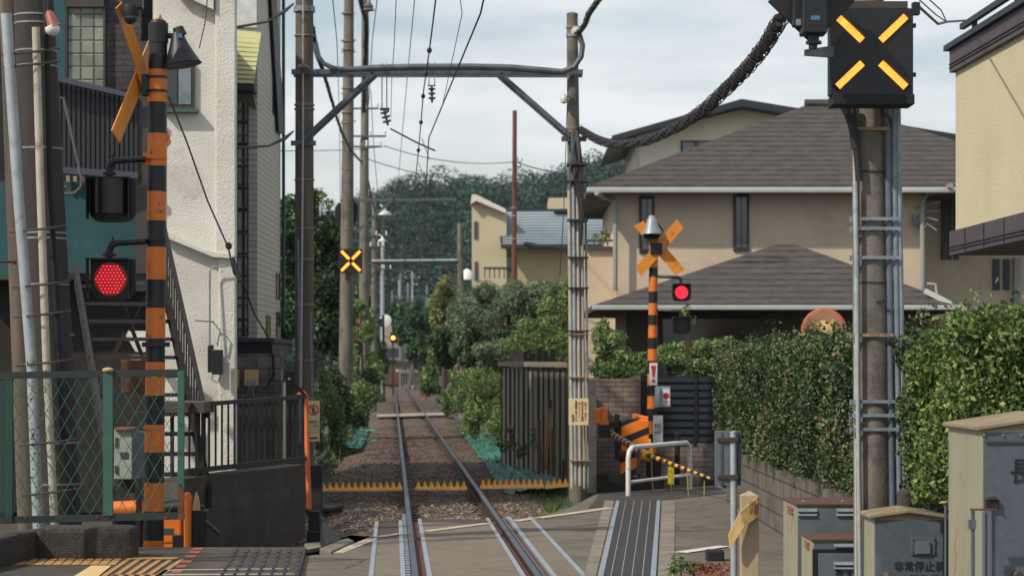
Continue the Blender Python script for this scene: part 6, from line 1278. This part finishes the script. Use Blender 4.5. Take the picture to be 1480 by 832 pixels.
# ============================================================ METAL BOXES AT RIGHT
def cabinet(name, label, px0, px1, py0_, d, dep, m_front, m_side, lid, label_txt=None, pitched=False, z0=-.1):
    t = thing(name, label, 'cabinet', (WX((px0+px1)/2, d), d + dep/2, z0), 'metal equipment cabinets at the lower right')
    x0, x1, zt = WX(px0, d), WX(px1, d), WZ(py0_, d)
    b = MB(); b.box(x0 + .004, x1, d + .012, d + dep, z0, zt); b.build('case', M[m_side], t, bevel=.004)
    b = MB(); b.box(x0 + .012, x1 - .005, d, d + .011, z0 + .01, zt - .02); b.build('door', M[m_front], t, bevel=.003)  # door darker than the case sides: light from the side put into colour
    b = MB()
    if pitched:
        xm = (x0 + x1) / 2; b.prism([Vector((x0 - .03, d - .03, zt - .005)), Vector((xm, d - .03, zt + pitched)), Vector((x1 + .03, d - .03, zt - .005)), Vector((x1 + .03, d - .03, zt + .015)), Vector((xm, d - .03, zt + pitched + .022)), Vector((x0 - .03, d - .03, zt + .015))][::-1], (0, dep + .06, 0)); b.prism([Vector((x0, d + .013, zt - .004)), Vector((x1, d + .013, zt - .004)), Vector((xm, d + .013, zt + pitched - .004))], (0, dep - .03, 0))
    else: b.box(x0 - .008, x1 + .01, d - .015, d + dep + .01, zt, zt + .015)
    b.build('lid', M[lid], t, bevel=.002)
    return t
def louvre(t, px0, px1, py, d, m='galv'):
    b = MB(); b.prism([W(px0, py + 3, d - .002), W(px1, py + 3, d - .002), W(px1, py + 3, d - .022), W(px0, py + 3, d - .022)], (0, 0, .004)); b.prism([W(px0, py + 3, d - .022), W(px0, py + 3, d), W(px0, py - 2, d)], (WX(px1, d) - WX(px0, d), 0, 0)); b.build('louvre', M[m], t)
A = cabinet('equipment_cabinet', 'large grey cabinet with louvres standing behind the near concrete pole', 1151, 1262, 730, 20.0, 1.0, 'box_grey', 'box_cream_lit', 'box_lid_rust')
for x0, x1 in ((1153, 1181), (1209, 1236)):
    for y in (736, 742): louvre(A, x0, x1, y, 20.0)
for y in (734, 740): b = MB(); b.box(WX(1151, 20) - .012, WX(1151, 20) + .004, 20.25, 20.6, WZ(y + 2, 20.3), WZ(y - 1, 20.3)); b.build('side_louvre', M['rust_light'], A)
b = MB()
for x in (1161, 1218): b.lathe(W(x, 727, 20.4), (0, 0, 1), [(0, .02), (.02, .02), (.03, .005)], 8)
b.build('bolt', M['galv'], A)
Bx = cabinet('equipment_cabinet', 'smaller grey cabinet with a black framed door in front of the larger one', 1174, 1262, 781, 19.0, .75, 'box_grey', 'box_cream_lit', 'box_lid_rust')
b = MB(); b.fbox(1174.5, 1262, 793, 870, 18.985, .02); b.build('door_frame', M['black'], Bx); b = MB(); b.fbox(1183, 1262, 799, 870, 18.97, .02); b.build('inner_door', M['box_grey'], Bx, bevel=.003)
for y in (787, 813, 819): louvre(Bx, 1205, 1236, y, 18.985 if y < 790 else 18.968)
text('長 4', 'lettering', Bx, W(1218, 829, 18.965), .075, M['ink'])
for y in (785, 791): b = MB(); b.box(WX(1174, 19) - .01, WX(1174, 19) + .004, 19.2, 19.45, WZ(y + 2, 19.2), WZ(y - 1, 19.2)); b.build('side_louvre', M['rust_light'], Bx)
C = cabinet('equipment_cabinet', 'blue grey cabinet with pitched lid and black writing right of the concrete pole', 1262, 1364, 747, 17.0, .47, 'box_blue', 'box_cream_lit', 'box_lid', pitched=.035)
b = MB(); b.fbox(1317, 1352, 776, 802, 16.99, .012); b.build('plate', M['box_blue'], C, bevel=.003); b = MB(); b.fbox(1324, 1345, 782, 800, 16.975, .02); b.build('flap', M['box_grey'], C, bevel=.004); b = MB()
for x in (1319.5, 1350): 
    for y in (779, 798): b.cyl(W(x, y, 16.985), W(x, y, 16.98), .006, n=8)
b.build('rivet', M['strap_dark'], C); text('非常停止装置', 'lettering', C, W(1336, 818.5, 16.995), .078, M['ink'], align='CENTER', sx=.93)
text('起 動 盤', 'lettering', C, W(1336, 836, 16.995), .06, M['ink']); b = MB(); b.lathe(W(1279, 829, 16.99), (0, -1, 0), [(0, .012), (.03, .012), (.035, .018), (.045, .018)], 10); b.build('knob', M['strap'], C, True)
Dc = cabinet('equipment_cabinet', 'tallest blue grey cabinet with pale side and slanted lid at the right edge', 1418.5, 1640, 620, 14.5, 1.12, 'box_blue', 'box_cream_lit', 'box_lid', pitched=.07)
text('長谷', 'lettering', Dc, W(1496, 683, 14.492), .165, M['ink'], sx=.95)
b = MB(); b.fbox(1425, 1444, 721, 735, 14.47, .03); b.build('hasp', M['black_matt'], Dc, bevel=.004); b = MB(); b.fbox(1428, 1440, 717, 722, 14.46, .02); b.cyl(W(1441, 732, 14.455), W(1441, 732, 14.465), .006, n=10); b.build('padlock', M['strap_dark'], Dc, bevel=.003); b = MB(); b.lathe(W(1470, 831, 14.49), (0, -1, 0), [(0, .03), (.03, .03), (.04, .02)], 14); b.build('knob', M['strap_dark'], Dc, True)
for cab, px_, dd_ in ((C, 1359, 17.0), (Dc, 1424, 14.5)):
    for zz_ in (.35, .75, 1.05): b = MB(); xh = WX(px_, dd_); b.cyl((xh, dd_ - .006, zz_), (xh, dd_ - .006, zz_ + .07), .007, n=8); b.build('hinge', M['strap_dark'], cab, True)
b = MB(); b.box(WX(1424, 14.5), 3.6, 14.487, 14.4985, WZ(640, 14.5), WZ(637, 14.5)); b.build('door_seam', M['strap_dark'], Dc)
for px_ in (1422, 1450, 1476): b = MB(); b.cyl(W(px_, 628, 14.495), W(px_, 628, 14.485), .006, n=8); b.build('bolt', M['galv'], Dc)
t = thing('latch_rod', 'dark upright locking rod with flat top beside the tall cabinet door', 'rod', (WX(1406, 14.3), 14.3, -.1))
b = MB(); b.cyl((WX(1406, 14.3), 14.3, -.1), (WX(1406, 14.3), 14.3, WZ(738, 14.3)), .012, n=10); b.fbox(1401, 1411, 751, 764, 14.28, .04); b.build('rod', M['beam_steel'], t, True); b = MB(); b.fbox(1403, 1441, 734.5, 737.5, 14.28, .03); b.build('top_plate', M['rust'], t)
b = MB(); b.fbox(1420, 1425, 738, 880, 14.47, .02); b.fbox(1425, 1434, 737, 880, 14.48, .012); tag(b.build('cable_guard', M['box_grey'], bevel=.006), 'grey channel guard running down the front edge of the tall cabinet', 'guard')
t = thing('small_post', 'thin dark post with a flat cap between two cabinets', 'post', (WX(1367, 16.4), 16.4, -.1))
b = MB(); b.cyl((WX(1367, 16.4), 16.4, -.1), (WX(1367, 16.4), 16.4, WZ(726, 16.4)), .012, n=10); b.build('rod', M['beam_steel'], t, True); b = MB(); b.cyl(W(1365, 726, 16.4), W(1365, 724, 16.4), .026, n=14); b.build('cap', M['board_cream'], t)
b = MB(); b.cyl((WX(1311, 17.9), 17.95, -.1), (WX(1311, 17.9), 17.95, WZ(714, 17.9)), .068, n=20); b.lathe((WX(1311, 17.9), 17.95, WZ(714, 17.9)), (0, 0, 1), [(0, .07), (.02, .066), (.035, .04), (.038, 0)], 20); tag(b.build('concrete_stub', M['concrete_dark'], None, True), 'short round concrete stub post behind the pitched cabinet', 'post')
# ============================================================ VEGETATION
def P_(name, *a, **k): k.setdefault('limbs', 'tree' in name or 'plant' in name); return plant(name, *a, **k)
P_('broadleaf_tree', 'large dark broadleaf tree between the sided building and second pole', 'tree', (WX(455, 68), 68, -.3), [B(450, 400, 68, 55, 90), B(430, 320, 68, 38, 50), B(418, 460, 68, 40, 60), B(470, 470, 68, 36, 60), B(470, 360, 68, 30, 50), B(474, 410, 68, 28, 40), B(440, 290, 68, 20, 24)], M['leaf_dark'], .12, 60, 41, k=14, f=.36, trunk=.14, aspect=1.7, droop=.5)
P_('broadleaf_tree', 'light green spray of branches at the top of the dark tree', 'tree', (WX(462, 68), 68, -.3), [B(464, 292, 68, 20, 20), B(486, 340, 68, 14, 16), B(410, 295, 68, 14, 20)], M['leaf_light'], .13, 26, 42, k=7, f=.35, trunk=.03, aspect=1.7, droop=.5)
P_('wild_shrub', 'tangled green shrub at the foot of the dark tree beside the gantry pole', 'shrub', (WX(475, 46), 46, -.3), [B(478, 600, 46, 22, 55), B(465, 640, 44, 10, 30), B(468, 560, 47, 16, 30), B(490, 640, 46, 10, 25)], M['leaf_mid'], .07, 90, 43, k=9, trunk=.02)
P_('wild_shrub', 'pale green shrub at the left track edge behind the green net', 'shrub', (WX(515, 62), 62, -.3), [B(513, 570, 62, 26, 32), B(500, 610, 60, 18, 30), B(530, 575, 66, 20, 26)], M['leaf_mid'], .075, 80, 44, k=9, trunk=.02)
P_('wild_shrub', 'low green shrub along the left rail farther back', 'shrub', (WX(540, 90), 90, -.2), [B(538, 565, 90, 20, 20), B(548, 572, 100, 14, 12), B(520, 550, 90, 16, 22)], M['leaf_weed'], .13, 45, 45, k=8, trunk=.02)
P_('fern_tree', 'bright yellow green fern-like leaves behind the second gantry pole', 'tree', (WX(515, 76), 76, -.2), [B(520, 445, 76, 26, 16), B(528, 480, 76, 20, 24), B(512, 510, 76, 18, 20), B(535, 520, 78, 12, 20)], M['leaf_light'], .16, 26, 46, k=8, f=.4, trunk=.04, aspect=3)
P_('tree', 'dark green rounded tree filling the left background beyond the fern leaves', 'tree', (WX(530, 120), 120, -.2), [B(528, 500, 120, 24, 30), B(545, 520, 130, 18, 26), B(520, 440, 124, 16, 30)], M['leaf_dark'], .2, 22, 47, k=9)
P_('conifer_tree', 'broad grey green conifer bush behind the plank fence', 'tree', (WX(735, 66), 66, -.2), [B(735, 455, 66, 62, 52), B(690, 470, 64, 36, 52), B(785, 450, 66, 40, 42), B(700, 425, 66, 24, 22), B(760, 420, 66, 40, 20), B(668, 500, 64, 22, 36), B(730, 510, 62, 60, 26)], M['leaf_conifer'], .08, 120, 48, k=34, f=.25, trunk=.12, aspect=3.6)
P_('tree', 'mid green leafy tree between the pipe pole and the plank fence top', 'tree', (WX(800, 56), 56, -.2), [B(795, 490, 56, 36, 28), B(760, 500, 57, 30, 22), B(815, 440, 58, 18, 36)], M['leaf_mid'], .085, 75, 49, k=10, f=.38, trunk=.05)
P_('garden_shrub', 'green shrub showing above the tiled wall right of the pipe pole', 'shrub', (WX(885, 44), 44, -.2), [B(880, 505, 44, 28, 30), B(905, 525, 44, 34, 22), B(868, 480, 45, 16, 24), B(870, 530, 44, 22, 18), B(925, 530, 44, 24, 18), B(890, 535, 43, 36, 14)], M['leaf_mid'], .07, 90, 50, k=16, f=.4, trunk=.04)
P_('garden_shrub', 'low olive shrub over the black gate with reddish tips', 'shrub', (WX(990, 44), 44, -.2), [B(975, 518, 44, 36, 26), B(1025, 502, 44, 34, 24), B(1000, 530, 43.5, 52, 20), B(1050, 508, 42, 24, 24), B(950, 532, 44, 26, 18)], M['leaf_mid'], .065, 110, 51, k=16, f=.4, trunk=.04)
P_('young_plant', 'thin light green sprig in front of the unlit far lamp', 'plant', (WX(993, 42.5), 42.5, -.1), [B(992, 450, 42.5, 7, 12), B(1000, 462, 42.5, 6, 8)], M['leaf_light'], .09, 40, 52, k=4, f=.5, trunk=.01)
P_('golden_tree', 'yellowish golden leaved tree above the track on the right', 'tree', (WX(640, 108), 108, -.2), [B(640, 430, 108, 18, 32), B(632, 460, 108, 12, 24), B(650, 455, 108, 12, 30), B(638, 480, 106, 12, 20)], M['leaf_gold'], .2, 26, 53, k=9, trunk=.1)
P_('tree', 'dark tree hanging over the distant bend right of the train', 'tree', (WX(612, 170), 170, -.2), [B(590, 480, 170, 22, 20), B(606, 470, 165, 22, 24), B(600, 510, 160, 14, 16), B(622, 500, 150, 18, 30)], M['leaf_dark'], .3, 14, 54, k=10, trunk=.15)
P_('tree', 'green trees closing the right side beyond the golden tree', 'tree', (WX(650, 125), 125, -.2), [B(640, 515, 125, 22, 36), B(622, 535, 130, 16, 28), B(660, 520, 110, 20, 34)], M['leaf_mid'], .2, 24, 55, k=10, trunk=.1)
P_('wild_shrub', 'green bushy shrub along the right track edge before the plank fence', 'shrub', (WX(700, 62), 62, -.2), [B(690, 570, 62, 30, 36), B(712, 600, 60, 26, 36), B(680, 600, 64, 22, 34), B(665, 560, 70, 18, 24), B(725, 570, 60, 16, 32)], M['leaf_mid'], .07, 100, 56, k=14, f=.32, trunk=.03)
P_('wild_shrub', 'young weeds growing over the green net before the planks', 'shrub', (WX(745, 49), 49, -.1), [B(738, 632, 46, 10, 22), B(756, 652, 43, 16, 12), B(725, 640, 48, 14, 14), B(771, 640, 41.5, 7, 22)], M['leaf_weed'], .07, 60, 57, k=7, f=.36, trunk=.01)
P_('wild_shrub', 'low shrub at the right of the rails in the middle distance', 'shrub', (WX(650, 88), 88, -.2), [B(648, 585, 88, 14, 16), B(640, 570, 96, 16, 14), B(620, 562, 120, 16, 14)], M['leaf_weed'], .12, 50, 58, k=8, trunk=.02)
P_('climbing_plant', 'spindly climber on the metal roof edge of the yellow house', 'plant', (WX(868, 58), 58, 2), [B(868, 345, 58, 14, 12), B(878, 338, 58, 8, 10)], M['leaf_light'], .09, 30, 59, k=5, trunk=.01)
for k, (px, py, d_, r) in enumerate(((1350, 590, 19, 0),)): pass

P_('wild_shrub', 'dense green undergrowth filling the slope below the conifer bush', 'shrub', (WX(700, 58), 58, -.2), [B(700, 555, 60, 50, 24), B(690, 590, 60, 34, 26), B(715, 615, 57, 22, 26), B(660, 575, 66, 20, 24), B(730, 590, 58, 18, 30)], M['leaf_mid'], .07, 75, 61, k=12, f=.36, trunk=.03)
P_('tree', 'dark shaded tree behind the plank fence below the conifer', 'tree', (WX(760, 64), 64, -.2), [B(760, 500, 64, 60, 34), B(800, 500, 64, 40, 40), B(700, 520, 66, 40, 30), B(650, 500, 70, 24, 40)], M['leaf_dark'], .12, 40, 62, k=12, f=.4, trunk=.1)
P_('wild_shrub', 'dark undergrowth between the gantry pole and the left green net', 'shrub', (WX(495, 56), 56, -.3), [B(490, 585, 56, 24, 50), B(512, 600, 58, 18, 26), B(475, 560, 54, 20, 50), B(530, 560, 70, 18, 30)], M['leaf_dark'], .10, 50, 63, k=12, f=.38, trunk=.03)
P_('tree', 'dense dark trees closing the view left of the distant tram', 'tree', (WX(520, 140), 140, -.2), [B(515, 480, 140, 30, 50), B(535, 530, 145, 22, 30), B(500, 520, 130, 24, 50), B(490, 420, 130, 24, 50)], M['leaf_dark'], .22, 16, 64, k=12, trunk=.15)
P_('tree', 'broad dark trees behind the golden tree under the hill', 'tree', (WX(640, 200), 200, -.2), [B(640, 470, 200, 36, 34), B(610, 500, 210, 24, 30), B(660, 500, 180, 30, 40), B(585, 470, 250, 20, 26)], M['leaf_dark'], .34, 9, 65, k=12, trunk=.2)

P_('conifer_tree', 'second grey green conifer mass in front of the yellow house tower', 'tree', (WX(690, 74), 74, -.2), [B(680, 450, 74, 34, 44), B(712, 440, 74, 34, 34), B(655, 480, 74, 18, 40), B(790, 425, 72, 34, 24), B(745, 430, 74, 30, 26)], M['leaf_conifer'], .09, 90, 71, k=28, f=.26, trunk=.1, aspect=3.4)
P_('tree', 'leafy green tree filling the view right of the rust brown pole', 'tree', (WX(800, 60), 60, -.2), [B(800, 450, 60, 26, 40), B(808, 520, 60, 24, 60), B(770, 480, 60, 30, 30), B(842, 470, 60, 18, 50)], M['leaf_mid'], .08, 70, 72, k=14, f=.34, trunk=.06)
P_('wild_shrub', 'leafy mass behind the second gantry pole foot on the left', 'shrub', (WX(520, 82), 82, -.2), [B(520, 540, 82, 30, 40), B(500, 560, 80, 24, 40), B(545, 555, 96, 14, 26)], M['leaf_mid'], .1, 50, 73, k=14, f=.34, trunk=.04)
P_('tree', 'dark broad crown above the distant bend hiding the end of the line', 'tree', (WX(590, 225), 225, -.2), [B(592, 465, 240, 22, 24), B(612, 480, 235, 22, 26), B(575, 450, 245, 16, 20)], M['leaf_dark'], .4, 9, 74, k=14, trunk=.2)
# tufts of grass beside the track
rng = np.random.default_rng(77); Ps = []
for _ in range(420):
    s = 31 + 60 * rng.random() ** 1.6; side = rng.random() < .75; o = (rng.uniform(1.15, 2.0) if side else rng.uniform(-2.6, -1.9)); Ps.append(T(s, o, -.16))
V = []
for p in Ps:
    n = rng.integers(8, 20)
    for _ in range(n):
        h_ = rng.uniform(.03, .13); b0 = np.array(p) + rng.normal(size=3) * [.05, .05, 0]; ln = rng.normal(size=2) * .05; w = np.array([.006, 0, 0]); tp = b0 + [ln[0], ln[1], h_]; V.append([b0 - w, b0 + w, tp + w*.2, tp - w*.2])
tag(quads_obj(np.array(V), 'grass_tufts', M['leaf_weed']), 'small tufts of grass in the ballast along both shoulders', 'grass', kind='stuff')
# ============================================================ DISTANCE: train, signal, platform, small posts
d = 262
t = thing('tram_train', 'brown and cream tram front waiting far down the line', 'train', (WX(567, d), d, -.2))
x0, x1 = WX(552, d), WX(579, d); zb, zt = WZ(556, d), WZ(497, d)
b = MB(); b.box(x0, x1, d, d + 12, zb, zb + (zt - zb) * .55); b.build('lower_body', M['train_body'], t, bevel=.05); b = MB(); b.box(x0, x1, d, d + 12, zb + (zt - zb) * .55, zt); b.build('upper_body', M['train_cream'], t, bevel=.08)
b = MB(); b.fbox(555, 576, 503, 516, d - .05, .1); b.build('windscreen', M['window_glass'], t); b = MB(); b.fbox(560, 573, 519, 526, d - .05, .1); b.build('panel', M['black_matt'], t)
for x in (556, 574): b = MB(); b.cyl(W(x, 535, d - .05), W(x, 535, d), .12, n=10); b.build('headlight', M['tank_white'], t)
b = MB(); b.box(x0 + .2, x1 - .2, d + .2, d + 11.5, -.1, zb); b.build('bogie', M['black_matt'], t)
t = thing('railway_signal', 'thin dark signal mast with a glowing orange lamp over the far track', 'signal', (WX(568, 180), 180, -.1))
b = MB(); b.cyl((WX(568, 180), 180, -.1), (WX(568, 180), 180, WZ(466, 180)), .06, n=8); b.beam(W(556, 487, 180), W(568, 487, 180), .06, .06); b.build('mast', M['black_matt'], t)
b = MB(); b.fbox(564, 572.5, 480, 495, 179.8, .15); b.build('head', M['black'], t, bevel=.03); b = MB(); b.cyl(W(568.2, 488, 179.7), W(568.2, 488, 179.78), .15, n=16); b.build('lamp', M['signal_orange'], t)
t = thing('track_signal', 'black box on a pole left of the distant orange lamp', 'signal', W(548, 520, 140)); b = MB(); b.fbox(543, 555, 460, 472, 139.6, .3); b.build('case', M['black'], t, bevel=.02); b = MB(); b.cyl((WX(555, 140), 140, -.1), (WX(554, 140), 140, WZ(455, 140)), .07, n=8); b.build('pole', M['black_matt'], t)
b = MB(); b.lathe(W(557, 463, 175), (0, -1, 0), [(0, .3), (.1, .42), (.12, .44), (.2, .1)], 20); tag(b.build('white_mirror', M['tank_white'], None, True), 'round white disc beside the distant black signal box', 'mirror')
t = thing('platform', 'pale ribbed platform wall at the far bend right of the tram', 'platform', (WX(595, 235), 236, -.1))
b = MB(); b.fbox(578, 606, 540, 556, 235, 3); b.build('wall', M['concrete_light'], t); b = MB(); b.fbox(576, 608, 534, 539, 234.8, 3.5); b.build('coping', M['concrete'], t)
b = MB(); 
for x in range(579, 606, 4): b.fbox(x, x + 1.5, 540, 556, 234.9, .1)
b.build('rib', M['concrete_dark'], t); b = MB(); b.fbox(574, 612, 521, 532, 240, 1); b.build('fence', M['concrete_dark'], t)
b = MB(); b.fbox(551, 566, 455, 510, 300, 10); tag(b.build('distant_house', M['concrete_light']), 'white house wall glimpsed behind the distant signal', 'house')
b = MB(); b.fbox(575, 590, 495, 530, 290, 6); tag(b.build('distant_wall', M['stucco_far']), 'yellow wall glimpsed right of the tram', 'house')
def post(d, px, yt, yb, r, bands, label, name='striped_post'):
    t = thing(name, label, 'post', (WX(px, d), d, WZ(yb, d))); b = MB(); n = bands
    for i in range(n): b.m = i % 2; ya, yc = yt + (yb - yt) * i / n, yt + (yb - yt) * (i+1) / n; b.tube([(WX(px, d), d, WZ(yc, d)), (WX(px, d), d, WZ(ya, d))], r, 10, cap=(i in (0, n-1)))
    b.build('shaft', [M['orange_faded'], M['stripe_black']], t, True); return t
post(96, 518.5, 460, 540, .085, 12, 'distant orange and black post among the fern leaves on the left')
p_ = post(97, 662, 508, 562, .07, 8, 'distant striped post with pink top on the right of the track'); b = MB(); b.fbox(658.5, 665.5, 507, 524, 96.8, .05); b.build('plate', mat('plate_pink', 'd8a0a0', .6), p_); b = MB(); b.fbox(656.5, 667, 556, 562, 96.7, .3); b.build('base', M['orange'], p_)
t = thing('marker_pole', 'black post with yellow box and white plate right of the far rails', 'post', (WX(637, 128), 128, WZ(583, 128)))
b = MB(); b.cyl((WX(636, 128), 128, WZ(583, 128)), (WX(638, 128), 128, WZ(470, 128)), .13, n=10); b.build('shaft', M['black_matt'], t, True); b = MB(); b.fbox(632, 640, 524, 532, 127.7, .2); b.build('yellow_box', M['yellow'], t, bevel=.02); b = MB(); b.fbox(634, 641, 543, 558, 127.7, .05); b.build('plate', M['concrete_light'], t)
b = MB(); b.cyl((WX(614, 150), 150, -.1), (WX(614, 150), 150, WZ(545, 150)), .09, n=8); tag(b.build('wooden_post', M['rust_light']), 'short brownish stump post at the right of the far rails', 'post')
b = MB(); b.fbox(554, 556.5, 524, 548, 200, .3); tag(b.build('orange_marker', M['rust_light']), 'small orange marker panel left of the tram', 'marker')
b = MB(); b.cyl((WX(660, 80), 80, -.1), (WX(660, 80), 80, WZ(505, 80)), .03, n=8); tag(b.build('thin_pole', M['galv']), 'thin grey pipe beside the distant striped post', 'pole')
